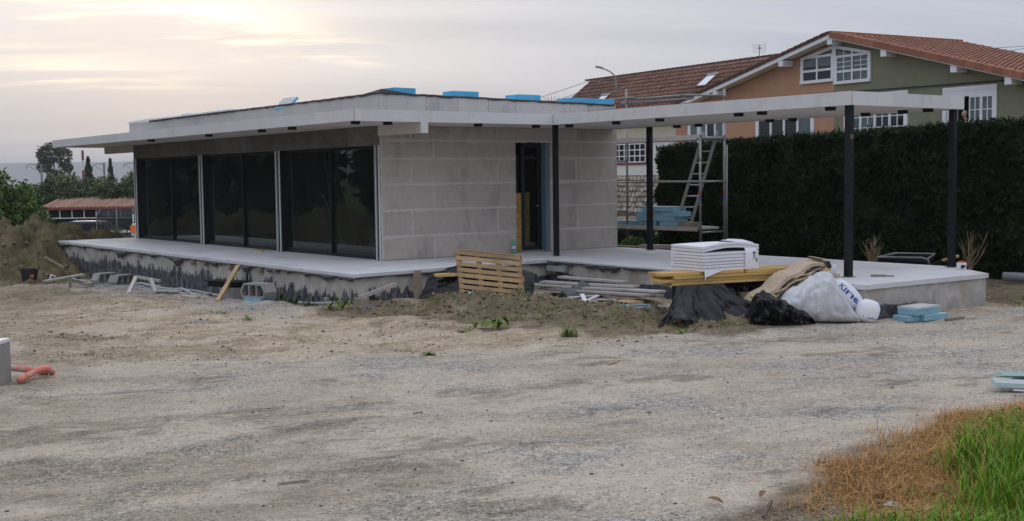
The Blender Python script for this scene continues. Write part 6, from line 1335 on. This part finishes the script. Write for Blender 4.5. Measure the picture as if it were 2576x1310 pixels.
def conifer(x, y, z0, h, r, lab, n):
    t = thing('conifer_tree', lab, 'conifer', (x, y, z0)); k = RNG.random(n)**.75; a = RNG.uniform(0, 6.28, n); ring = .55+.45*np.abs(np.sin(k*h*2.6)); rr = r*(1-k)**.85*ring*RNG.uniform(.3, 1, n)
    P = np.stack([x+rr*np.cos(a), y+rr*np.sin(a), z0+.3+k*h*.97-rr*.18], 1); v_, f_ = leaves(P, .18, 2.0, -.2); np_obj('crown', v_, f_, MT['conifer'], t); mb = MB(); mb.tube([(x, y, z0-.3), (x, y, z0+h)], .14, 6, taper=.2); mb.build('trunk', MT['bark'], t)
conifer(36.8, 132, -1.8, 6.9, 1.7, 'dark pointed conifer right of the striped chimney', 2600); conifer(39.0, 130.4, -1.8, 6.6, 1.1, 'thin pointed conifer near the house corner', 1500)
# carport with its strip of panes, brick, parked cars
cl, cr = Vector((8.55, 52.6, 0)), Vector((15.5, 47.45, 0)); ca = (cr-cl).normalized(); cb2 = Vector((-ca.y, ca.x, 0))
CP = thing('carport', 'long low carport with pale tiled roof and a strip of dark panes', 'carport', tuple(cl.lerp(cr, .5)-UZ*1.9))
LC = (cr-cl).length; cp0 = rootloc(CP)
mb = MB(); mb.add([cl+UZ*.60, cr+UZ*.60, cr+cb2*3.2+UZ*1.10, cl+cb2*3.2+UZ*1.10, cl+UZ*.46, cr+UZ*.46, cr+cb2*3.2+UZ*.96, cl+cb2*3.2+UZ*.96], [(0, 1, 2, 3), (7, 6, 5, 4), (0, 4, 5, 1), (1, 5, 6, 2), (2, 6, 7, 3), (3, 7, 4, 0)]); cro = mb.build('roof', MT['burg'], CP)
for k in range(int(LC/.26)):
    p = cl+ca*(.13+.26*k); mb = MB(); mb.tube([p+UZ*.60+cb2*-.05, p+cb2*3.2+UZ*1.11], .085, 7); mb.build('roof_tile', MT['ctile'], cro)
mb = MB(); mb.beam(cl-ca*.1+UZ*.55-cb2*.1, cr+ca*.1+UZ*.55-cb2*.1, .06, .12); mb.build('gutter', MT['burg'], CP)
for k in range(10):
    a = cl+ca*(.35+.70*k)+cb2*.25; mb = MB(); mb.frame(a+ca*.35+UZ*.23, ca, cb2, UZ, .66, .02, .36); pn_ = mb.build('pane', MT['dark'], CP); mb = MB(); mb.frame(a+UZ*.22-cb2*.03, ca, cb2, UZ, .055, .05, .44); mb.build('mullion', MT['pvc'], CP)
mb = MB(); mb.beam(cl+cb2*.2+UZ*-.005, cr+cb2*.2+UZ*-.005, .06, .055); mb.build('rail', MT['pvc'], CP)
mb = MB(); mb.frame(cl.lerp(cr, .5)+cb2*3.0+UZ*-.6, ca, cb2, UZ, LC, .1, 2.6); mb.build('rear_wall', MT['dark'], CP)  # near-black wall, the dark void under the roof put into colour
for k in range(8): a = cl+ca*(.05+LC*k/7*.99)+cb2*.25; mb = MB(); mb.frame(a+UZ*-.95, ca, cb2, UZ, .10, .10, 1.85); mb.build('post', MT['steel'], CP)
mb = MB(); mb.frame(cl+ca*1.75+cb2*2.6+UZ*-.42, ca, cb2, UZ, 1.1, .2, .45); mb.build('brick_pier', MT['brick'], CP)
def car(c, ax, lab, mat='carblue'):
    ax = Vector(ax).normalized(); ay = Vector((-ax.y, ax.x, 0)); t = thing('parked_car', lab, 'car', tuple(c)); c = Vector(c)
    lower = [(-2.1, .25), (-2.15, .6), (-2.05, .88), (-1.0, .95), (1.1, .93), (2.0, .78), (2.15, .5), (2.1, .25)]; upper = [(-2.0, .88), (-1.75, 1.38), (-1.3, 1.46), (.1, 1.46), (1.15, .93)]
    def ext(poly, w0, w1, nm, m):
        n_ = len(poly); mbq = MB(); vs = [c+ax*x-ay*w0*(1 if z < 1.0 else w1)+UZ*z for x, z in poly]+[c+ax*x+ay*w0*(1 if z < 1.0 else w1)+UZ*z for x, z in poly]
        mbq.add(vs, [tuple(range(n_)), tuple(range(2*n_-1, n_-1, -1))]+[(i_, n_+i_, n_+(i_+1) % n_, (i_+1) % n_) for i_ in range(n_)]); return mbq.build(nm, m, t)
    ext(lower, .86, 1, 'body', MT[mat]); ext(upper, .80, .85, 'cabin', MT[mat])
    win = [[(-1.68, .98), (-1.55, 1.33), (-.75, 1.36), (-.75, .97)], [(-.68, .97), (-.68, 1.36), (.05, 1.36), (.85, .97)]]
    for w_ in win:
        for s_ in (-1, 1): mb = MB(); mb.add([c+ax*x+ay*(s_*(.815-(z-.95)*.22))+UZ*z for x, z in w_], [tuple(range(len(w_)))]); mb.build('side_window', MT['dark'], t)
    mb = MB(); mb.add([c+ax*1.12+ay*q*.68+UZ*.97 for q in (-1, 1)]+[c+ax*.22+ay*q*.6+UZ*1.40 for q in (1, -1)], [(0, 1, 2, 3)]); mb.build('windscreen', MT['dark'], t)
    for x in (-1.35, 1.35):
        for s_ in (-1, 1):
            mb = MB(); prof = [(.20, -.1), (.31, -.09), (.32, 0), (.31, .09), (.20, .1)]; vs = []; sg = 14
            for r_, o_ in prof: vs += [c+ax*(x+r_*math.cos(2*math.pi*j/sg))+ay*(s_*.80+o_)+UZ*(.32+r_*math.sin(2*math.pi*j/sg)) for j in range(sg)]
            mb.add(vs, [(i*sg+j, i*sg+(j+1) % sg, (i+1)*sg+(j+1) % sg, (i+1)*sg+j) for i in range(4) for j in range(sg)]+[tuple(range(sg)), tuple(4*sg+j for j in range(sg))]); mb.build('wheel', MT['rubber'], t)
    for s_ in (-1, 1): mb = MB(); mb.frame(c+ax*2.08+ay*(s_*.6)+UZ*.62, ax, ay, UZ, .10, .36, .14); mb.build('headlight', MT['bead'], t)
car((8.9, 43.4, -1.40), (.80, -.60, 0), 'blue grey estate car parked behind the earth mound')
TR = thing('trampoline', 'trampoline with dark safety net on curved poles beside the parked car', 'trampoline', (6.9, 35.2, gz(6.9, 35.2)))
tc0 = Vector((6.95, 35.0, 0)); zt_ = gz(6.9, 35.2); tp = []
for k in range(6):
    a = 2*math.pi*k/6+.2; d = Vector((math.cos(a), math.sin(a), 0)); p = [tc0+d*.95+UZ*zt_, tc0+d*1.0+UZ*(zt_+.8), tc0+d*.98+UZ*(zt_+1.45), tc0+d*.80+UZ*(zt_+1.72)]; tp.append(p); mb = MB(); mb.tube(p, .022, 6); mb.build('net_pole', MT['mast'], TR, smooth=True)
mb = MB()
for k in range(6):
    a, b = tp[k], tp[(k+1) % 6]
    for j in range(1, 3): mb.add([a[j], b[j], b[j+1], a[j+1]], [(0, 1, 2, 3)])
mb.build('safety_net', MT['net'], TR)
mb = MB(); mb.lathe(tuple(tc0+UZ*(zt_+.62)), [(.88, 0), (.98, .03), (.88, .06)], 24); mb.build('jumping_mat', MT['bucket'], TR)
for k in range(4): a = math.pi/2*k+.5; d = Vector((math.cos(a), math.sin(a), 0)); mb = MB(); mb.tube([tc0+d*.85+UZ*(zt_+.62), tc0+d*.9+UZ*zt_], .025, 6); mb.build('leg', MT['mast'], TR)
PS = thing('play_slide', 'orange and white plastic garden toy behind the terrace corner', 'garden toy', (5.85, 29.6, gz(5.85, 29.6)))
zq = gz(5.85, 29.6)
mb = MB(); mb.frame((5.95, 29.5, zq+.75), Vector((.8, -.6, 0)), Vector((.6, .8, 0)), Vector((0, 0, 1)), .55, .3, .26); mb.build('orange_body', MT['orange'], PS)
mb = MB(); mb.frame((6.0, 29.47, zq+.96), Vector((.78, -.58, .12)).normalized(), Vector((.6, .8, 0)), Vector((-.1, .07, .99)).normalized(), .50, .32, .10); mb.build('white_top', MT['pvc'], PS)
for k in range(5): mb = MB(); mb.frame(Vector((5.75, 29.65, zq+.3))+Vector((.8, -.6, 0))*(.11*k), Vector((.8, -.6, 0)), Vector((.6, .8, 0)), UZ, .05, .06, .60); mb.build('white_bar', MT['pvc'], PS); mb = MB(); mb.frame(Vector((5.80, 29.61, zq+1.18))+Vector((.8, -.6, 0))*(.10*k), Vector((.8, -.6, 0)), Vector((.6, .8, 0)), UZ, .04, .05, .32); mb.build('white_slat', MT['pvc'], PS)
FN = thing('wire_fence', 'dark wire fence on posts in front of the parked car', 'fence', (7.2, 33, gz(7, 33)))
for k in range(7): p = Vector((4.6+.85*k, 36.2-.64*k, gz(4.6+.85*k, 36.2-.64*k))); mb = MB(); mb.tube([p, p+UZ*1.1], .03, 6); mb.build('post', MT['steel'], FN)
for z in (.35, .7, 1.05): mb = MB(); mb.tube([(4.6, 36.2, gz(4.6, 36.2)+z), (9.7, 32.36, gz(9.7, 32.36)+z)], .012, 5); mb.build('wire', MT['steel'], FN)
# road lamp with two arms, railway catenary masts, striped stack
LP = thing('double_lamp', 'tall road lamp with two outspread arms in front of the gum tree', 'street lamp', (21.7, 93.1, -2))
mb = MB(); mb.tube([(21.7, 93.1, -2), (21.7, 93.1, 4.35)], .06, 7, taper=.6); mb.build('pole', MT['galv'], LP)
for s_ in (-1, 1): mb = MB(); mb.tube([(21.7, 93.1, 4.3), (21.7+s_*.32, 93.1-s_*.24, 4.42), (21.7+s_*.62, 93.1-s_*.46, 4.44)], .035, 6); mb.build('arm', MT['galv'], LP); mb = MB(); mb.frame((21.7+s_*.62, 93.1-s_*.46, 4.42), Vector((.8, -.6, 0)), Vector((.6, .8, 0)), UZ, .38, .16, .08); mb.build('lamp_head', MT['mast'], LP)
for k, (x, y, w_, lab) in enumerate(((26.3, 114.8, -1.6, 'railway mast with its arm reaching left before the gum tree'), (31.7, 110.8, -1.2, 'railway mast between the two conifers'), (34.4, 108.8, -1.3, 'railway mast beside the house corner'))):
    t = thing('railway_mast', lab, 'mast', (x, y, -2), 'railway masts'); mb = MB(); mb.beam((x, y, -2), (x, y, 4.1), .16, .16); mb.build('post', MT['mast'], t)
    e = Vector((.8, -.6, 0))*w_; p = Vector((x, y, 4.0)); mb = MB(); mb.tube([p, p+e*.8+UZ*.02, p+e-UZ*.18, p+e*1.02-UZ*.5], .04, 5); mb.tube([p-UZ*.8, p+e*.9-UZ*.15], .03, 5); mb.build('arm', MT['mast'], t)
SK = thing('striped_stack', 'thin red and white banded stack on the skyline', 'chimney stack', (29.9, 112.15, -2))
for k in range(7): mb = MB(); mb.lathe((29.9, 112.15, -2+1.07*k), [(.13, 0), (.13, 1.065)], 8); mb.build('red_band' if k % 2 == 0 else 'white_band', MT['burg' if k % 2 == 0 else 'bead'], SK)
# dark tree belt to the left, outside the view: what the big panes mirror
for k, (x, y, h_) in enumerate(((-24, 30, 9), (-30, 36, 10), (-27, 42, 9), (-21, 47, 9), (-17, 41, 8), (-33, 28, 9), (-38, 22, 10), (-15, 52, 9), (-40, 14, 9), (-11, 58, 8), (-44, 20, 10), (-46, 8, 10), (-36, 33, 10), (-48, 26, 11), (-52, 14, 11), (-30, 47, 10), (-42, 32, 10))):
    tree('belt_tree', x, y, gz(x, y), [((0, 0, h_*.5), (3.6, 3.6, h_*.5), 1)], 1800, .5, 'bush_d', 'dark broad tree of the belt left of the site', 'tree', .25, 'tree belt left of the site', core=.9)
# hills
def ridge(name, D0, az0, az1, hts, m, lab, seed):
    a = np.linspace(az0, az1, 90); prof = np.interp(a, np.linspace(az0, az1, len(hts)), hts)*(1+.10*fbm(a*30, a*0+seed, 4, seed)); vs = []; 
    for q, h in zip(a, prof):
        for (r, z) in ((D0-500, -5), (D0-180, h*.62), (D0, h), (D0+500, h*.3), (D0+800, -5)): vs.append((CAM.x+r*math.sin(q), CAM.y+r*math.cos(q), z))
    F = [(5*i+j, 5*i+5+j, 5*i+6+j, 5*i+1+j) for i in range(89) for j in range(4)]; np_obj(name, vs, F, m, smooth=True, kind='structure', label=lab)
ridge('hills', 4600, R(-30), R(110), [60, 54, 58, 66, 74, 78, 60, 66, 58, 50, 46, 42, 40], MT['hill'], 'pale blue distant hills', 3)

# ------------------------------------------------------------------ verge in the foreground, weeds
def blades(P, h, w, lean, m, name, curl=.5, **k):
    n = len(P); a = RNG.uniform(0, 6.28, n); d = np.stack([np.cos(a), np.sin(a), np.zeros(n)], 1); sd = np.stack([-np.sin(a), np.cos(a), np.zeros(n)], 1)
    H_ = h*RNG.uniform(.45, 1.25, n); W_ = w*RNG.uniform(.6, 1.3, n); le = lean*RNG.uniform(.2, 1.3, n); vs = []
    for i in range(5):
        t = i/4; ww = W_*(1-t**1.6)*.5+.0004
        c = P+d*(le*H_*t**1.8)[:, None]+np.array([0, 0, 1])*(H_*(t-curl*np.clip(le, 0, 1.2)*t**2.6*.75))[:, None]+sd*(.25*H_*le*math.sin(t*3)*RNG.normal(size=n))[:, None]*.3
        vs += [c-sd*ww[:, None], c+sd*ww[:, None]]
    Vv = np.stack(vs, 1).reshape(-1, 3); q = np.array([[2*i, 2*i+1, 2*i+3, 2*i+2] for i in range(4)]); Ff = (q[None]+(np.arange(n)*10)[:, None, None]).reshape(-1, 4)
    return np_obj(name, Vv, Ff, MT[m], **k)
def plan(lat, dep): return CAM.x+math.cos(YAW)*lat+math.sin(YAW)*dep, CAM.y-math.sin(YAW)*lat+math.cos(YAW)*dep
def verge(n, d0, d1, seed):
    dep = RNG.uniform(6.2, 11.0, n*8); lat = RNG.uniform(.8, 5.2, n*8); e_dry = np.interp(dep, [6.4, 7.2, 7.8, 8.4, 9.2, 10.0, 10.3, 10.7], [2.0, 1.9, 1.9, 2.25, 2.95, 3.55, 4.1, 6]); e_gr = np.interp(dep, [6.2, 6.8, 7.0, 7.4, 7.9, 8.6, 9.4, 9.9], [1.35, 1.75, 2.30, 2.62, 2.85, 3.15, 3.65, 5.5])
    nz = .34*fbm(lat*2.0, dep*2.0, 4, 61); s = lat-(e_gr if d0 else e_dry)+nz
    keep = (s > 0) & (RNG.random(n*8) < np.clip(.25+s*2.2, 0, 1)) if d0 else (s > 0) & (lat-e_gr < .55) & (RNG.random(n*8) < np.clip(.20+s*1.8, 0, 1))
    lat, dep = lat[keep][:n], dep[keep][:n]; x, y = plan(lat, dep); return np.stack([x, y, ground_h(x, y)-.005], 1)
Pd = verge(11500, 0, 0, 1); blades(Pd[:8200], .15, .0052, 2.1, 'dry', 'dry_grass', .88, kind='stuff', label='tangle of straw brown dry grass at the track edge')
blades(Pd[8200:], .17, .0042, .95, 'dry', 'tall_dry_grass', .75, kind='stuff', label='taller bent straw stems standing in the dry grass')
Pg = verge(15000, 1, 0, 2); blades(Pg, .17, .0065, .85, 'grass', 'green_grass', .5, kind='stuff', label='lush green grass in the near right corner')
Pt = Pg[(np.hypot(Pg[:, 0]-plan(3.3, 7.6)[0], Pg[:, 1]-plan(3.3, 7.6)[1]) < .75)][:1500]; blades(Pt, .34, .010, .60, 'grass', 'tall_grass', .4, kind='stuff', label='tall broad green blades at the right edge')
n = 5000; lat = RNG.uniform(1.2, 4.6, n); dep = RNG.uniform(6.3, 9.6, n); e_gr = np.interp(dep, [6.2, 6.8, 7.0, 7.4, 7.9, 8.6, 9.4], [1.35, 1.75, 2.30, 2.62, 2.85, 3.15, 3.65]); kk = lat-e_gr+.2*fbm(lat*2.2, dep*2.2, 3, 61) > .05
x, y = plan(lat[kk], dep[kk]); v_, f_ = leaves(np.stack([x, y, ground_h(x, y)+RNG.uniform(.01, .11, kk.sum())], 1), .022, 1.7, .2, np.array([0, 0, 1.2])); np_obj('clover_leaves', v_, f_, MT['grass'], kind='stuff', label='small clover like leaves between the green blades')
n = 900; x = RNG.uniform(-9.5, .5, n); y = RNG.uniform(-9, 1, n); kk = (fbm(x*.8, y*.8, 3, 71) > .28) & (road_mask(x, y) < .1) & ~((x > -2.1) & (y > -2.6)); P = np.stack([x[kk], y[kk], ground_h(x[kk], y[kk])], 1); P = np.repeat(P, 5, 0)+RNG.normal(size=(len(P)*5, 3))*np.array([.05, .05, 0])
blades(P, .055, .006, .8, 'weed', 'sparse_weeds', .4, kind='stuff', label='sparse low weeds sprouting from the dirt')
n = 1100; x = RNG.uniform(-9, 1.5, n); y = RNG.uniform(11, 18, n); zz = np.array([mound_z(a, b) for a, b in zip(x, y)]); kk = (fbm(x*.9, y*.9, 3, 73) > .04) & (zz > ground_h(x, y)+.3); P = np.stack([x[kk], y[kk], zz[kk]], 1); P = np.repeat(P, 14, 0)+RNG.normal(size=(len(P)*14, 3))*np.array([.10, .10, .02])
blades(P, .13, .012, .8, 'weed', 'mound_weeds', .4, kind='stuff', label='light green weeds growing on the earth mound')
n = 2600; x = RNG.uniform(-3.6, 1.4, n); y = RNG.uniform(-8.8, -2.6, n); zz = np.array([heap_z(a, b) for a, b in zip(x, y)]); kk = (fbm(x*1.3, y*1.3, 3, 75) > .06) & (zz > ground_h(x, y)+.02); P = np.stack([x[kk], y[kk], zz[kk]], 1); P = np.repeat(P, 7, 0)+RNG.normal(size=(len(P)*7, 3))*np.array([.05, .05, .01])
blades(P, .075, .007, .9, 'weed', 'heap_weeds', .4, kind='stuff', label='small weeds scattered over the soil heap')
def leaf_mesh(L_, w_, arch):
    vs, fs = [], []; n_ = 6
    for i in range(n_+1):
        t = i/n_; ww = w_*math.sin(math.pi*min(1, .08+t*.92))**.8*.5; x = L_*t*(1-.15*arch*t); z = L_*(arch*t-arch*.95*t*t*1.1)+.004
        vs += [(x, -ww, z+ww*.25), (x, 0, z), (x, ww, z+ww*.25)]
    for i in range(n_): a = 3*i; fs += [(a, a+1, a+4, a+3), (a+1, a+2, a+5, a+4)]
    return vs, fs
def rosette(x, y, n_, L_, w_, lab, m='weed', cat='weed', arch=.9, name='weed'):
    z = max(gz(x, y), heap_z(x, y) if -4 < x < 2 and -9.2 < y < -2.3 else -9); t = thing(name, lab, cat, (x, y, z)); vs, fs = leaf_mesh(L_, w_, arch); me = None
    for k in range(n_):
        if me is None: me = bpy.data.meshes.new('leaf'); me.from_pydata(vs, [], fs); me.materials.append(MT[m])
        o = bpy.data.objects.new('leaf', me); COL.objects.link(o); o.parent = t; s = random.uniform(.6, 1.15); o.scale = (s, s, s*random.uniform(.7, 1.5)); o.rotation_euler = (random.uniform(-.2, .2), random.uniform(-.35, .25), 2*math.pi*k/n_+random.uniform(-.4, .4))
    return t
rosette(-2.10, -6.55, 9, .34, .10, 'broad leaved green dock plant at the front of the soil heap', arch=1.3); rosette(-2.30, -6.30, 7, .22, .05, 'small leafy weed left beside the broad dock plant')
rosette(-2.62, -6.45, 8, .14, .035, 'little weed at the left foot of the soil heap'); rosette(-1.0, -4.35, 7, .13, .06, 'pale round leaved rosette on top of the heap below the pallet', 'greyleaf'); rosette(-4.1, -7.9, 12, .12, .04, 'flat dark weed patch on the bare dirt before the heap', arch=.5)
rosette(-2.50, -2.95, 11, .40, .055, 'long leaved green plant at the near terrace corner', arch=1.4); rosette(-2.75, -3.05, 9, .26, .05, 'spreading weed left of the long leaved plant', arch=1.0); rosette(-2.45, -1.25, 10, .28, .07, 'bushy weed behind the hollow block', 'bush_d', arch=1.4); rosette(-2.20, -.25, 9, .40, .07, 'tall weed climbing the wall behind the hollow block', 'bush_d', arch=1.8)
rosette(-2.45, -1.75, 9, .22, .06, 'dark weed by the short pipe at the wall foot', 'bush_d', arch=1.3)
rosette(-4.16, -3.05, 9, .16, .045, 'yellowish weed on the dirt in front of the concrete block'); rosette(-4.2, -2.3, 7, .15, .045, 'weed with a reddish base left of the yellowish one'); rosette(-.15, -7.9, 9, .18, .045, 'fresh weed at the left foot of the black sheet'); rosette(-.5, -8.45, 9, .16, .04, 'low green weed at the right end of the heap near the gravel')
rosette(5.6, -9.6, 9, .22, .04, 'low green weed behind the terrace end', arch=1.1)
P = np.array([[-1.85, -7.75, heap_z(-1.85, -7.75)]]); P = np.repeat(P, 130, 0)+RNG.normal(size=(130, 3))*np.array([.05, .05, .0]); blades(P, .24, .008, .9, 'weed', 'grass_clump', .45, label='dense green grass clump at the front foot of the soil heap', cat='grass clump')
def fallen(x, y, L_, w_, m, lab, rz, tilt=.2, z=.02):
    vs, fs = leaf_mesh(L_, w_, .35); me = bpy.data.meshes.new('fallen_leaf'); me.from_pydata(vs, [], fs); o = link('fallen_leaf', me, MT[m], None, (x, y, gz(x, y)+z)); o.rotation_euler = (tilt, -.15, rz); props(o, lab, 'leaf', 'fallen leaves in the verge')
for (lt, dp, L_, w_, m, lab, rz) in ((2.45, 7.15, .13, .07, 'greyleaf', 'pale grey curled leaf in front of the green grass', .3), (2.36, 7.22, .14, .08, 'greyleaf', 'darker grey green leaf under the pale curled one', 2.2), (1.85, 7.0, .14, .05, 'deadleaf', 'purplish dead leaf lying by the black twig', 2.8), (1.55, 7.55, .12, .04, 'deadleaf', 'reddish brown dead leaf at the left tip of the dry grass', .4), (2.65, 7.55, .18, .05, 'deadleaf', 'long orange dead leaf leaning on the green grass', .9), (2.05, 6.85, .10, .05, 'deadleaf', 'pinkish dead leaf at the lower edge', 1.2), (2.15, 8.35, .06, .03, 'deadleaf', 'tiny brown leaf on the gravel', .2), (1.3, 7.45, .12, .04, 'deadleaf', 'brown leaf left of the dry grass', 1.9)):
    x, y = plan(lt, dp); fallen(x, y, L_, w_, m, lab, rz, random.uniform(-.3, .5))

# ------------------------------------------------------------------ air
hz = MB(); hz.box(-5700, 5700, -5700, 5700, -6.2, 110)
haze = hz.build('haze', bpy.data.materials.new('air'), kind='stuff', label='thin evening haze')
m = haze.data.materials[0]; m.use_nodes = True; N = m.node_tree.nodes; L = m.node_tree.links; N.clear()
vp = nn('ShaderNodeVolumePrincipled'); vp.inputs['Color'].default_value = (.80, .83, .89, 1); vp.inputs['Density'].default_value = .00030; vp.inputs['Anisotropy'].default_value = .2
L.new(vp.outputs[0], nn('ShaderNodeOutputMaterial').inputs['Volume'])
